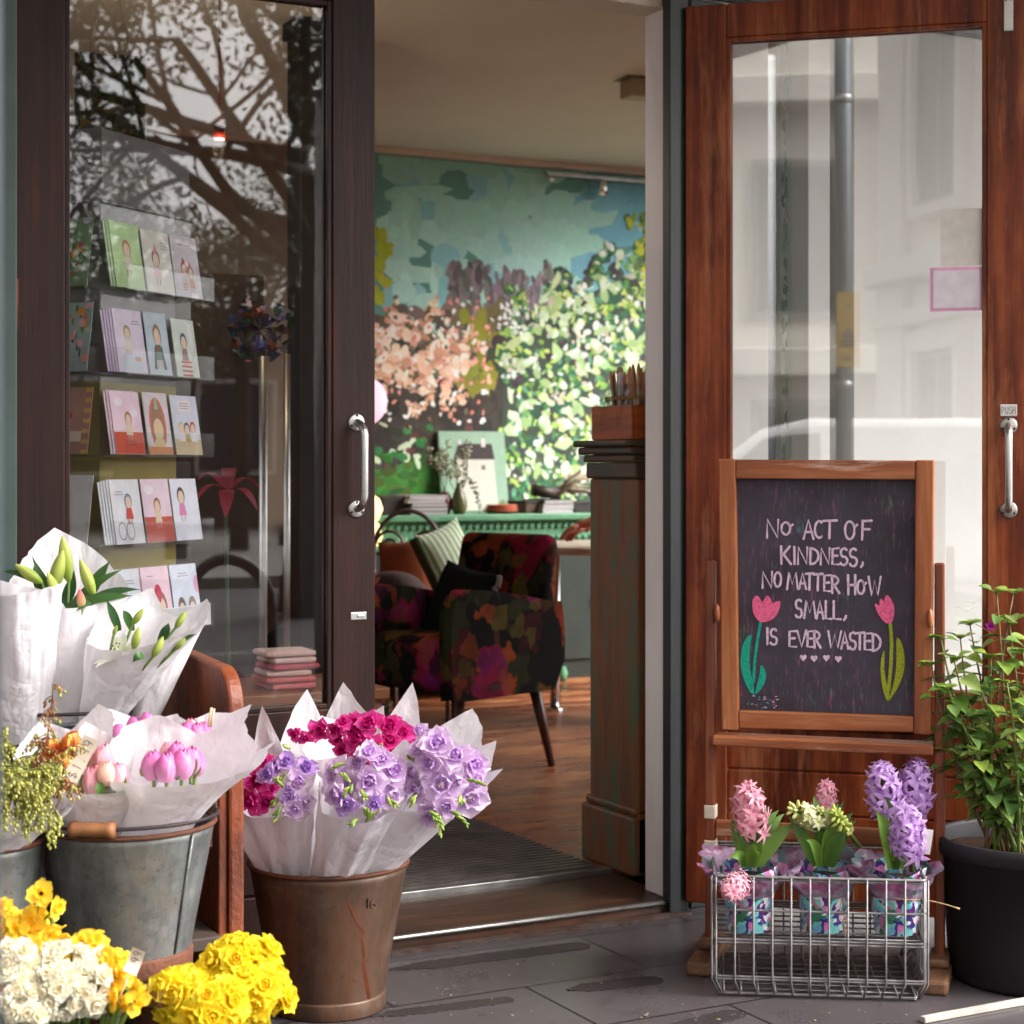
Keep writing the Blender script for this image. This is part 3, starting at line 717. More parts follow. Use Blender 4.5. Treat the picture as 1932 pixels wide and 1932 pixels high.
def cushion(name, label, p, yaw, pitch, w_, h, th, mat_, roll=0, colf=None, grp=None):
    mb = MB(); n = 16
    for s in (-1, 1):
        def fn(u, v, s=s):
            x, z = (u * 2 - 1), (v * 2 - 1)
            e = max(0, (1 - x * x)) ** .45 * max(0, (1 - z * z)) ** .45
            pin = 1 - .10 * (1 - abs(x) ** 2) * (abs(z) ** 3) ; pin2 = 1 - .10 * (1 - abs(z) ** 2) * (abs(x) ** 3)
            return (x * w_ / 2 * pin2, s * th / 2 * e * (1 + .1 * mnoise.noise(Vector((x * 2, z * 2, s)))), z * h / 2 * pin)
        mb.grid(fn if s < 0 else (lambda u, v, f=fn: f(1 - u, v)), n, n, False, (colf if colf is None or not callable(colf) else (colf if s < 0 else (lambda u, v: colf(1 - u, v)))))
    o = mb.build(name, mat_, None)
    o.location = world(*p); o.rotation_euler = (Matrix.Rotation(-TH + yaw, 3, 'Z') @ Matrix.Rotation(pitch, 3, 'X') @ Matrix.Rotation(roll, 3, 'Y')).to_euler()
    return tag(o, label, 'cushion', grp)
M['fabric'] = amat('woven_cloth', .9, var=.15, vscale=40, bmp=.2, bscale=260, sheen=.2)
bc = cushion('cushion', 'black cushion with pale fringe leaning in the floral armchair', (-.175, 6.26, .60), R(-45), R(-18), .29, .29, .12, plain('black_velvet', (.006, .007, .007), .95, spec=.1), R(8))
mb = MB()
for i in range(26):
    z = -.13 + .26 * i / 25; mb.ball((.143 + random.Random(i).uniform(-.006, .006), -.005, z), .010, 6, 4, sc=(1.3, 1, .8))
mb.build('fringe', plain('pale_fringe', lin((120, 104, 104)), .9), bc)
# green cabinet against the painted wall
YF = 3.56
M['green_cab'] = pmat('distressed_green_paint', [lin((66, 120, 84)), lin((88, 142, 104))], 9, (1, 1, 1), .5, bmp=.15, wear=lin((50, 64, 46)), wear_scale=14, wear_at=(.6, .68))
cx0, cx1 = FX(640, YF), FX(1150, YF)
cab = thing('sideboard', 'distressed green sideboard with carved frieze against the painted wall', 'sideboard', (cx0, YF, FLZ))
L = cx1 - cx0; ZTOP = .865 - FLZ
mb = MB(); mb.bx(-.02, L + .02, -.03, .45, ZTOP - .03, ZTOP); mb.build('top', M['green_cab'], cab, smooth=False, bevel=.006)
mb = MB(); mb.bx(0, L, 0, .44, ZTOP - .16, ZTOP - .031); mb.build('frieze', M['green_cab'], cab, smooth=False, bevel=.003)
mb = MB()
for i in range(int(L / .035)):
    x = .02 + i * .035; mb.box((x + .01, -.006, ZTOP - .055), (.016, .012, .018), Matrix.Rotation(R(45), 3, 'Y'))
    mb.ball((x + .01, -.002, ZTOP - .11), .013, 8, 5, sc=(1, .6, 1))
    mb.box((x + .01, -.003, ZTOP - .145), (.022, .006, .008))
mb.build('carved_pattern', M['green_cab'], cab, smooth=False)
mb = MB(); mb.bx(.02, L - .02, .02, .43, .12, ZTOP - .161); M['dark_green'] = pmat('dark_green_wood', [lin((20, 30, 22)), lin((32, 44, 32))], 5, rough=.6); mb.build('carcass', M['dark_green'], cab, smooth=False)
for x in (.03, L - .03):
    for y in (.04, .40):
        mb = MB(); mb.lathe([(.0, 0), (.022, 0), (.03, .04), (.02, .07), (.03, .119)], 12, (x, y, 0)); mb.build('foot', M['green_cab'], cab)
for i in range(4):
    x = .02 + (L - .04) * (i + .5) / 4; mb = MB(); wv = (L - .04) / 8 - .02
    mb.bx(x - wv, x + wv, .008, .0195, .15, ZTOP - .18); d = mb.build('door', M['dark_green'], cab, smooth=False, bevel=.004)
    mb = MB(); mb.ball((x + wv - .04, .0, .42), .012); mb.build('knob', M['steel_worn'], d)
ZCAB = .866
def oncab(x, y_off=0.2): p = PY(x, HY, YF + y_off); return Vector((p.x, YF + y_off, ZCAB))
# canvas of a white house
pc = PY(889, 880, YB - .05); kk = 8.75 / FPX
canv = thing('canvas_painting', 'small canvas of a white house with dark roof leaning on the sideboard', 'painting', (pc.x, YB - .10, ZCAB), R(-6))
rotc = Matrix.Rotation(R(-9), 4, 'X')
cw, chh = .335, .385
mb = MB(); mb.bx(-cw / 2, cw / 2, 0, .022, 0, chh); mb.build('canvas', plain('sage_canvas', lin((150, 180, 156)), .8), canv, smooth=False, bevel=.002, mtx=rotc)
mb = MB()
def poly(mb, pts, y, col): mb.add([(x, y, z) for x, z in pts], [tuple(range(len(pts)))], col)
poly(mb, [(-.095, .005), (.115, .005), (.105, .255), (-.085, .255)], -.0010, lin((214, 208, 196)))
poly(mb, [(-.100, .25), (.110, .25), (.098, .325), (-.07, .325)], -.0016, lin((70, 62, 62)))
poly(mb, [(-.072, .32), (-.055, .32), (-.055, .345), (-.072, .345)], -.0022, lin((214, 204, 196)))
poly(mb, [(.045, .31), (.066, .31), (.066, .352), (.045, .352)], -.0022, lin((220, 210, 204)))
poly(mb, [(.04, .2), (.06, .2), (.06, .222), (.04, .222)], -.0018, lin((120, 112, 100)))
poly(mb, [(.116, .003), (.166, .003), (.166, .03), (.14, .06), (.118, .04)], -.0012, lin((130, 134, 90)))
mb.build('painted_house', M['paint'], canv, smooth=False, mtx=rotc)
# books
M['pages'] = pmat('book_pages', [lin((196, 188, 186)), lin((150, 144, 146))], 60, (1, 1, 20), .8)
rnd = random.Random(21)
def book_stack(xc, yo, n, wd, dp, th, names):
    z = ZCAB; p = oncab(xc, yo)
    for i in range(n):
        t_ = th * rnd.uniform(.85, 1.15); w2 = wd * rnd.uniform(.96, 1.02)
        b_ = thing('book', names % ['lowest', 'second from the bottom', 'third from the bottom', 'fourth from the bottom', 'topmost', 'x'][i if i < n - 1 else 4], 'book', (p.x + rnd.uniform(-.006, .006), p.y, z), rnd.uniform(-.05, .05), 'books stacked on the sideboard')
        mb = MB(); mb.bx(-w2 / 2, w2 / 2, -dp / 2, dp / 2, 0, t_ * .1); mb.bx(-w2 / 2, w2 / 2, -dp / 2, dp / 2, t_ * .88, t_ * .98); mb.bx(-w2 / 2, -w2 / 2 + .003, -dp / 2, dp / 2, t_ * .1, t_ * .88)
        mb.build('cover', plain('book_cover', lin(rnd.choice([(186, 182, 184), (60, 56, 58), (170, 160, 160), (200, 196, 196)])), .5), b_, smooth=False)
        mb = MB(); mb.bx(-w2 / 2 + .003, w2 / 2 - .003, -dp / 2 + .003, dp / 2 - .003, t_ * .1, t_ * .88); mb.build('page_block', M['pages'], b_, smooth=False)
        z += t_
book_stack(788, .14, 5, .185, .24, .0165, 'pale book beside the brown vase, %s of its stack')
book_stack(1033, .14, 3, .16, .22, .0215, 'pale book beside the terracotta plates, %s of its stack')
for (xa, xb, zt, nm, lb) in ((706, 748, .082, 'storage_box', 'dark box on the sideboard beside the taller book stack'), (975, 1001, .055, 'storage_box', 'low brown box between terracotta plates and books'), (1066, 1130, .05, 'storage_box', 'black box under the dried flowers')):
    a, b_ = oncab(xa, .16), oncab(xb, .16)
    mb = MB(); mb.bx(a.x, b_.x, a.y - .09, a.y + .09, ZCAB, ZCAB + zt * .8); bo = mb.build(nm, plain('box_card', lin((40, 30, 28)) if 'brown' not in lb else lin((92, 68, 56)), .7), None, smooth=False, bevel=.003)
    tag(bo, lb, 'box')
    mb = MB(); mb.bx(a.x - .003, b_.x + .003, a.y - .093, a.y + .093, ZCAB + zt * .8 + .0005, ZCAB + zt); mb.build('lid', plain('box_lid', lin((50, 40, 38)), .7), bo, smooth=False, bevel=.002)
# vases
def vase(xc, yo, prof, m, label):
    p = oncab(xc, yo); mb = MB(); mb.lathe([(0, 0)] + prof + [(prof[-1][0] - .006, prof[-1][1]), (prof[-1][0] - .008, prof[-1][1] - .05)], 28, (0, 0, 0)); o = mb.build('vase', m, None); o.location = p
    return tag(o, label, 'vase'), p
M['vase_red'] = pmat('red_brown_glaze', [lin((110, 36, 22)), lin((84, 60, 44))], 9, rough=.25)
M['vase_green'] = pmat('olive_glaze', [(.35, lin((70, 74, 40))), (.55, lin((84, 80, 46))), (.75, lin((140, 60, 30)))], 6, rough=.22)
v1, p1 = vase(839, .10, [(.022, 0), (.036, .03), (.038, .05), (.026, .085), (.016, .10)], M['vase_red'], 'short red brown vase on the sideboard beside the pale books')
v2, p2 = vase(866, .06, [(.024, 0), (.036, .025), (.037, .05), (.026, .09), (.013, .125), (.012, .14)], M['vase_green'], 'olive green bottle vase with a red neck on the sideboard')
M['leaf_a'] = amat('foliage', .45, .25, .18, 40)
rnd = random.Random(31)
for (pp, n, lb, h) in ((p1, 5, 'wispy white flower stems in the short red brown vase', .22), (p2, 6, 'white snapdragon stems in the olive bottle vase', .20)):
    mb = MB()
    for i in range(n):
        a = rnd.uniform(-1, 1); tip = Vector((a * .09 - .02, rnd.uniform(-.04, .04), h * rnd.uniform(.7, 1.25)))
        b0 = Vector((0, 0, .09)); pts = [b0.lerp(b0 + tip, k / 5) + Vector((a * .02 * math.sin(k), 0, 0)) for k in range(6)]
        mb.tube(pts, .0018, 5, col=lin((96, 104, 60)))
        for k in range(26):
            f = rnd.uniform(.45, 1.03); q = pts[0].lerp(pts[-1], f) + Vector((rnd.uniform(-.017, .017), rnd.uniform(-.015, .015), rnd.uniform(-.006, .006)))
            mb.ball(q, rnd.uniform(.004, .008), 5, 3, lin(rnd.choice([(206, 204, 180), (226, 222, 206), (150, 156, 110), (196, 190, 150)])), 0, (1.3, 1, .7))
    if pp is p2:
        pts = [Vector((.01, -.01, .14)), Vector((.05, -.02, .16)), Vector((.075, -.03, .08)), Vector((.09, -.03, .0))]
        mb.tube(pts, .0015, 5, col=lin((70, 80, 40)))
        for k in range(30):
            f = rnd.random() * 2.99; i = int(f); q = pts[i].lerp(pts[i + 1], f - i); mb.ball(q + Vector((rnd.uniform(-.015, .015), 0, rnd.uniform(-.01, .01))), .007, 5, 3, lin((64, 76, 38)), 0, (1.4, .6, .6))
    o = mb.build('cut_flowers', M['leaf_a'], None); o.location = pp; tag(o, lb, 'flowers')
# terracotta plates, dried bunch
p = oncab(943, .10)
for i in range(3):
    mb = MB(); mb.lathe([(0, .0), (.05, .0), (.085 - i * .006, .014), (.083 - i * .006, .017), (.05, .006), (0, .005)], 32); o = mb.build('plate', plain('terracotta', lin((170, 84, 60)), .6), None)
    o.location = (p.x + .004 * i, p.y, ZCAB + .011 * i); tag(o, 'terracotta plate on the sideboard, %s of three' % ['lowest', 'middle', 'topmost'][i], 'plate', 'stacked terracotta plates')
mb = MB(); rnd = random.Random(8); q0 = oncab(1062, .14) + Vector((0, 0, .075)); 
for i in range(46):
    a = Vector((rnd.uniform(-.06, -.02), rnd.uniform(-.03, .03), rnd.uniform(0, .02))); b_ = Vector((rnd.uniform(.06, .16), rnd.uniform(-.05, .05), rnd.uniform(.0, .13)))
    mb.tube([a, a.lerp(b_, .5) + Vector((0, 0, .015)), b_], [.0022, .002, .0035], 5, col=lin(rnd.choice([(150, 128, 96), (110, 88, 66), (186, 170, 140), (84, 70, 56)])))
for i in range(10): mb.ball((rnd.uniform(.06, .17), rnd.uniform(-.04, .04), rnd.uniform(-.015, .03)), .016, 7, 5, lin((196, 186, 168)), 0, (1.4, 1, .6))
mb.tube([(-.16, 0, .03), (-.02, 0, .01)], .028, 10, col=lin((70, 56, 48)))
o = mb.build('dried_flowers', M['leaf_a'], None); o.location = q0; tag(o, 'bunch of dried flowers lying on the sideboard', 'dried flowers')
# iron chair with scrolls, and its cushions
ic = cthing('iron_chair', 'wrought iron chair with scrolled back beside the sideboard', 'chair', (C3(770, HY, 7.45).x, 7.45, FLZ), R(-30))
M['iron'] = plain('wrought_iron', lin((128, 112, 112)), .5, .6)
mb = MB(); wv = .19
mb.tube([(-wv, 0, .0), (-wv, 0, .55)] + [(-wv * math.cos(PI * k / 14), 0, .62 + .24 * math.sin(PI * k / 14)) for k in range(15)] + [(wv, 0, .55), (wv, 0, 0)], .009, 8); mb.build('back_frame', M['iron'], ic)
for s in (-1, 1):
    mb = MB(); pts = []
    for k in range(46):
        a = k / 45 * 4.2 * PI; r = .082 * (1 - k / 52); pts.append((s * (.085 + r * math.cos(a) * 1), 0, .70 + r * math.sin(a)))
    mb.tube([(s * .16, 0, .5), (s * .168, 0, .62)] + pts, .007, 7); mb.build('scroll', M['iron'], ic)
mb = MB(); mb.lathe([(0, .45), (.20, .45), (.205, .46), (.20, .47), (0, .47)], 32, (0, -.2, 0)); mb.build('seat', M['iron'], ic)
for x in (-.16, .16):
    mb = MB(); mb.tube([(x, -.33, .45), (x * 1.1, -.36, 0)], .009, 8); mb.build('leg', M['iron'], ic)
orange = cushion('cushion', 'burnt orange cushion on the wrought iron chair', (C3(764, 1050, 7.35).x, 7.35, .655), R(-20), R(-14), .24, .27, .10, pmat('rust_velvet', [lin((110, 46, 20)), lin((150, 76, 34))], 6, rough=.9), R(-6))
def stripes(u, v):
    k = u * 9 + .2
    c = (232, 232, 222) if k % 1 < .42 else (118, 172, 84)
    if .60 < k % 1 < .68: c = (200, 214, 180)
    return lin(c)
# finer grid so that the stripes have crisp edges
def striped_cushion():
    mb = MB(); w_, h, th = .21, .29, .10
    for s in (-1, 1):
        def fn(u, v, s=s):
            x, z = (u * 2 - 1), (v * 2 - 1)
            e = max(0, (1 - x * x)) ** .45 * max(0, (1 - z * z)) ** .45
            return (x * w_ / 2 * (1 - .1 * (1 - z * z) * abs(x) ** 3), s * th / 2 * e, z * h / 2 * (1 - .1 * (1 - x * x) * abs(z) ** 3))
        mb.grid(fn if s < 0 else (lambda u, v, f=fn: f(1 - u, v)), 72, 14, False, stripes)
    o = mb.build('cushion', M['fabric'], None)
    o.location = world(C3(852, 1030, 7.1).x, 7.1, .715); o.rotation_euler = (Matrix.Rotation(-TH + R(30), 3, 'Z') @ Matrix.Rotation(R(-18), 3, 'X') @ Matrix.Rotation(R(-20), 3, 'Y')).to_euler()
    tag(o, 'green and white striped cushion with pompom trim on the wrought iron chair', 'cushion')
    mb = MB()
    for i in range(24): mb.ball((-w_ / 2 * .95, -.004, -h / 2 + h * (i + .5) / 24), .0085, 7, 5)
    mb.build('pompom_trim', plain('pompom', lin((216, 206, 200)), .9), o)
    mb = MB(); mb.bx(-w_ / 2 * .97 - .02, -w_ / 2 * .95, -.03, .03, -h / 2 * .95, h / 2 * .95); mb.build('dark_edge', plain('olive_piping', lin((60, 62, 34)), .9), o, bevel=.008)
striped_cushion()
# cafe table on a chrome leg
tb = cthing('cafe_table', 'round white cafe table on a chrome leg behind the armchair', 'table', (.43, 7.55, FLZ))
mb = MB(); mb.lathe([(0, .69), (.42, .69), (.425, .70), (.425, .715), (.42, .72), (0, .72)], 48); mb.build('table_top', plain('pale_laminate', lin((196, 176, 160)), .4), tb)
lx_ = C3(1047, HY, 7.8).x - .43
for (x, y) in ((lx_, .22), (.26, -.2), (.26, .24), (-.02, -.0)):
    if (x, y) == (-.02, 0): continue
    mb = MB(); mb.tube([(x, y, .69), (x, y, .01)], .021, 16); lg = mb.build('leg', M['chrome'], tb)
    mb = MB(); mb.lathe([(0, 0), (.035, 0), (.035, .008), (.022, .012)], 20, (x, y, 0)); mb.build('foot_cap', M['chrome'], lg)
# paper lanterns
def lantern_mat(name, c, e):
    m, t, b = new_mat(name); mp = coords(t, (1, 1, 60)); n = t.nodes.new('ShaderNodeTexWave'); n.bands_direction = 'Z'; n.inputs['Scale'].default_value = 1.2; t.links.new(mp.outputs[0], n.inputs[0])
    r = ramp(t, n.outputs['Fac'], [(.1, mul(c, .82)), (.5, c)]); t.links.new(r.outputs[0], b.inputs['Base Color']); t.links.new(r.outputs[0], b.inputs['Emission Color']); b.inputs['Emission Strength'].default_value = e
    b.inputs['Roughness'].default_value = .8; return m
p = C3(683, 757, 7.7)
ln = cthing('paper_lantern', 'round pink paper lantern hanging beside the dark door', 'lantern', p)
mb = MB(); mb.ball((0, 0, 0), .107, 32, 22); mb.build('paper_shade', lantern_mat('pink_paper_shade', lin((226, 176, 190)), .35), ln)
mb = MB(); mb.tube([(0, 0, .105), (0, 0, ZC - p.z)], .003, 6); mb.build('cord', M['black'], ln)
p = C3(694, 965, 7.9)
ln = cthing('paper_lantern', 'yellow double-lobed paper lamp half hidden by the dark door', 'lantern', (p.x, p.y, FLZ))
mb = MB(); mb.lathe([(.02, .68), (.05, .70), (.066, .745), (.048, .79), (.036, .80), (.048, .81), (.066, .855), (.05, .90), (.02, .92)], 28); mb.build('paper_shade', lantern_mat('yellow_paper_shade', lin((240, 214, 140)), .6), ln)
mb = MB(); mb.tube([(0, 0, .02), (0, 0, .69)], .011, 8); mb.lathe([(0, 0), (.11, 0), (.11, .015), (0, .02)], 24); mb.build('stand', M['leg_wood'], ln)
# track rail with two fittings, emergency light box
ra, rb = PY(1030, 326, YB - .03), PY(1225, 336, YB - .03)
tr = thing('track_light', 'short track light rail with two small fittings under the cornice', 'track light', (ra.x, YB - .012, ra.z))
mb = MB(); mb.bx(0, rb.x - ra.x, -.03, -.012, -.012, .006); mb.build('rail', M['steel_worn'], tr, smooth=False, bevel=.002)
for dx in (.0, PY(1118, 340, YB).x - ra.x):
    mb = MB(); mb.tube([(dx + .02, -.022, -.012), (dx + .02, -.04, -.04)], .006, 8)
    if dx > 0: mb.lathe([(.012, .03), (.02, .02), (.028, -.045), (.024, -.045), (.0, -.01)], 20, (dx + .02, -.05, -.05))
    else: mb.ball((dx + .02, -.03, -.03), .016, 10, 8)
    mb.build('spot_head', M['chrome'], tr)
p = PZ(1205, 256, ZC - .05); p = world((1204 - CX) / FPX * 7.0, 7.0, ZC)
eb = thing('ceiling_box', 'small beige emergency light box on the ceiling near the white jamb', 'ceiling light', p, -TH * .2)
mb = MB(); mb.bx(-.055, .12, -.05, .05, -.075, -.004); mb.build('housing', plain('aged_plastic', lin((176, 160, 126)), .5), eb, smooth=False, bevel=.006)
mb = MB(); mb.lathe([(.0, -.012), (.018, -.012), (.022, -.004), (.022, 0)], 16, (-.02, -.052, -.04), Matrix.Rotation(PI / 2, 3, 'X')); mb.lathe([(.0, .0), (.02, .0), (.024, .004)], 16, (.06, -.053, -.04), Matrix.Rotation(PI / 2, 3, 'X')); mb.build('lamp_lens', M['black'], eb)
mb = MB(); mb.bx(-.075, .13, -.06, .06, -.0038, -.0005); mb.build('mounting_plate', plain('plate_metal', lin((120, 112, 96)), .5), eb, smooth=False)
# counter end with its moulded cap
def counter_mat():
    m, t, b = new_mat('worn_green_over_brown')
    mp = coords(t, (9, 9, 1.2)); n = noise_node(t, mp, 2.6, 9, .7)
    r = ramp(t, n.outputs['Fac'], [(.28, lin((64, 104, 84))), (.42, lin((72, 92, 66))), (.50, lin((126, 72, 38))), (.60, lin((104, 64, 36))), (.70, lin((70, 92, 68)))])
    t.links.new(r.outputs[0], b.inputs['Base Color']); b.inputs['Roughness'].default_value = .5; bump(t, b, n.outputs['Fac'], .2, .005); return m
M['counter'] = counter_mat()
# the camera sees the side (x = counter face) from its far corner to the jamb
pf = C3(1105, 1613, 4.83); pw = world(pf.x, pf.y, FLZ)
ct = thing('counter', 'tall counter end in worn green and brown paint beside the white jamb', 'counter', (pw.x + .012, .205, FLZ))
cdp = pw.y - .205; ztop = 1.148 - FLZ
mb = MB(); mb.bx(0, .19, .0, cdp, .0, ztop - .10); mb.build('body', M['counter'], ct, smooth=False, bevel=.006)
mb = MB(); mb.bx(-.016, .19, .0, cdp + .02, 0, .15); mb.bx(-.008, .19, .0, cdp + .012, .1505, .172); mb.build('plinth', M['counter'], ct, smooth=False, bevel=.008)
mb = MB()
for (o, z0, z1) in ((.008, -.10, -.058), (.014, -.0575, -.038), (.024, -.0375, -.018), (.034, -.0175, 0)): mb.bx(-o, .19, .0, cdp + o, ztop + z0, ztop + z1)
mb.build('cap_moulding', pmat('dark_cap_wood', [(.35, lin((54, 62, 46))), (.5, lin((70, 58, 40))), (.65, lin((98, 62, 38)))], 8, (6, 1, 6), .45), ct, smooth=False, bevel=.006)
# crate with pencils
ZK = 1.149
pk = C3(1113, 800, 4.80); kw = world(pk.x, pk.y, ZK)
M['crate'] = pmat('orange_stained_crate', [(.3, lin((120, 50, 16))), (.6, lin((178, 88, 30))), (.8, lin((90, 34, 12)))], 4, (1, 1, 12), .4)
cr = thing('pencil_crate', 'orange stained wooden crate of pencil jars on top of the counter', 'crate', (kw.x + .005, .215, ZK))
cl = kw.y - .215; 
mb = MB(); mb.bx(0, .008, 0, cl, 0, .088); mb.bx(.082, .09, 0, cl, 0, .088); mb.bx(.009, .081, 0, .008, 0, .088); mb.bx(.009, .081, cl - .008, cl, 0, .088); mb.bx(.009, .081, .009, cl - .009, 0, .006)
mb.build('box', M['crate'], cr, smooth=False, bevel=.002)
M['jar_glass'] = glass_mat('jar_glass', .03, (.9, .93, .92))
rnd = random.Random(44)
jd = [(1162, .042), (1205, .04)]
pcols = [(60, 50, 50), (226, 60, 136), (234, 228, 234), (210, 156, 122), (236, 110, 170), (216, 160, 130), (224, 216, 220), (190, 140, 112)]
for i, (jx, r) in enumerate(jd):
    # on the crate's centre line
    a = FX(jx, .215 + cl * .5)
    yy = .215 + cl * (.60 if i == 0 else .22); 
    jo = thing('pencil_jar', ['glass jar of mixed pencils tied with twine in the orange crate', 'glass jar of natural pencils nearest the white jamb in the orange crate'][i], 'jar', (kw.x + .050, yy, ZK + .007))
    mb = MB(); mb.lathe([(0, 0), (r - .002, 0), (r, .006), (r, .105), (r - .006, .118), (r - .004, .135), (r - .007, .135), (r - .009, .118), (r - .003, .105), (r - .003, .006), (0, .004)], 28); mb.build('glass', M['jar_glass'], jo)
    mb = MB()
    for k in range(3): mb.tube([((r + .0015) * math.cos(q), (r + .0015) * math.sin(q), .095 + k * .004 + .002 * math.sin(q * 2)) for q in [2 * PI * s / 24 for s in range(24)]], .0016, 5, True)
    mb.tube([(-r - .002, 0, .10), (-r - .012, .012, .075), (-r - .01, .02, .03)], .0014, 5); mb.build('twine', plain('twine', lin((150, 116, 76)), .9), jo)
    for k in range(15):
        a = rnd.uniform(0, 6.3); rr = rnd.uniform(.2, .8) * r; d = Vector((math.cos(a) * rr, math.sin(a) * rr, 0)); tp = d * rnd.uniform(1.0, 1.25) + Vector((0, 0, rnd.uniform(.168, .19)))
        b0 = Vector((d.x * .5, d.y * .5, .008)); tpp = b0.lerp(tp, .93); c = lin(pcols[k % 8] if i == 0 else rnd.choice([(222, 166, 134), (206, 150, 120), (230, 176, 144)]))
        pe = MB(); pe.tube([b0, tpp], .0038, 6, col=c); pe.tube([tpp, tp], [.0036, .0007], 6, col=lin((206, 160, 120))); o = pe.build('pencil', M['paint'], jo, smooth=False)
# floor mat
mm = PZ(1142, 1645, FLZ); m2 = PZ(887, 1538, FLZ)
def mat_mat():
    m, t, b = new_mat('ribbed_rubber'); b.inputs['Roughness'].default_value = .38
    mp = coords(t); n = noise_node(t, mp, 9, 6, .7); r = ramp(t, n.outputs['Fac'], [(.3, lin((58, 52, 52))), (.7, lin((112, 102, 98)))]); t.links.new(r.outputs[0], b.inputs['Base Color']); return m
dm = thing('doormat', 'long ribbed grey doormat inside the threshold', 'doormat', (mm.x, .32, FLZ))
ml = m2.y - .32; nr = int(ml / .030)
mb = MB(); mb.bx(-1.45, 0, 0, ml, .0, .004); mb.build('backing', M['black'], dm, smooth=False)
mb = MB()
for i in range(nr): mb.bx(-1.445, -.004, .004 + i * ml / nr, .004 + i * ml / nr + .014, .0041, .012)
mb.build('rib_field', mat_mat(), dm, smooth=False)

# ------------------------------------------------------------------ people
def skin_body(name, label, J_, bones, mats_, bone_mat, parent_rot=None):
    names = list(J_); idx = {n: i for i, n in enumerate(names)}
    me = bpy.data.meshes.new(name); me.from_pydata([world(*J_[n][0]) for n in names], [(idx[a], idx[b_]) for a, b_ in bones], [])
    o = bpy.data.objects.new(name, me); COL.objects.link(o)
    o.modifiers.new('skin', 'SKIN'); o.modifiers.new('sub', 'SUBSURF').levels = 2; o.modifiers['sub'].render_levels = 2
    sv = me.skin_vertices[0].data
    for n in names: sv[idx[n]].radius = (J_[n][1], J_[n][1] * (J_[n][2] if len(J_[n]) > 2 else 1))
    for i in range(len(names)): sv[i].use_root = (i == 0)
    bpy.context.view_layer.update()
    dg = bpy.context.evaluated_depsgraph_get()
    nm = bpy.data.meshes.new_from_object(o.evaluated_get(dg)); o.modifiers.clear(); o.data = nm; nm.name = name
    nm.materials.clear()
    for m in mats_: nm.materials.append(m)
    segs = [(world(*J_[a][0]), world(*J_[b_][0]), bone_mat.get((a, b_), 0)) for a, b_ in bones]
    for p in nm.polygons:
        c = Vector(p.center); best = None
        for a, b_, k in segs:
            ab = b_ - a; f = max(0, min(1, (c - a).dot(ab) / max(1e-9, ab.length_squared))); d = (c - a - ab * f).length
            if best is None or d < best[0]: best = (d, k)
        p.material_index = best[1]; p.use_smooth = True
    return tag(o, label, 'person')
M['skin'] = pmat('skin', [lin((190, 122, 100)), lin((206, 138, 114))], 12, rough=.5)
M['trousers'] = pmat('brown_trousers', [lin((66, 50, 48)), lin((84, 64, 60))], 20, rough=.85, bmp=.25, bscale=40)
M['shirt'] = pmat('grey_shirt', [lin((58, 50, 48)), lin((74, 64, 60))], 16, rough=.85)
M['hair'] = pmat('brown_hair', [lin((40, 26, 20)), lin((64, 42, 30))], 40, rough=.6)
M['shoe'] = plain('dark_shoe', lin((40, 34, 32)), .5)
def hand(J_, B_, BM, pre, wrist, d, up, side, m):
    """palm and five curled fingers grown from a wrist joint"""
    w0 = Vector(J_[wrist][0]); d = Vector(d).normalized(); up = Vector(up).normalized(); sd = d.cross(up).normalized() * side
    J_[pre + 'palm'] = (tuple(w0 + d * .055), .026, .7); B_.append((wrist, pre + 'palm')); BM[(wrist, pre + 'palm')] = m
    for i, (o, l) in enumerate(((-.030, .070), (-.010, .080), (.010, .076), (.028, .062))):
        k = w0 + d * .092 + sd * o
        p1_, p2_, p3_ = k, k + d * l * .5 - up * .012, k + d * l * .78 - up * .036
        for j, (p_, r_) in enumerate(((p1_, .0105), (p2_, .0095), (p3_, .0075))):
            n = '%sf%d%d' % (pre, i, j); J_[n] = (tuple(p_), r_)
            a = pre + 'palm' if j == 0 else '%sf%d%d' % (pre, i, j - 1); B_.append((a, n)); BM[(a, n)] = m
    k = w0 + d * .03 - sd * .03
    for j, (p_, r_) in enumerate(((k, .013), (k + d * .035 - sd * .018, .0105), (k + d * .06 - sd * .012 - up * .012, .008))):
        n = '%st%d' % (pre, j); J_[n] = (tuple(p_), r_); a = wrist if j == 0 else '%st%d' % (pre, j - 1); B_.append((a, n)); BM[(a, n)] = m
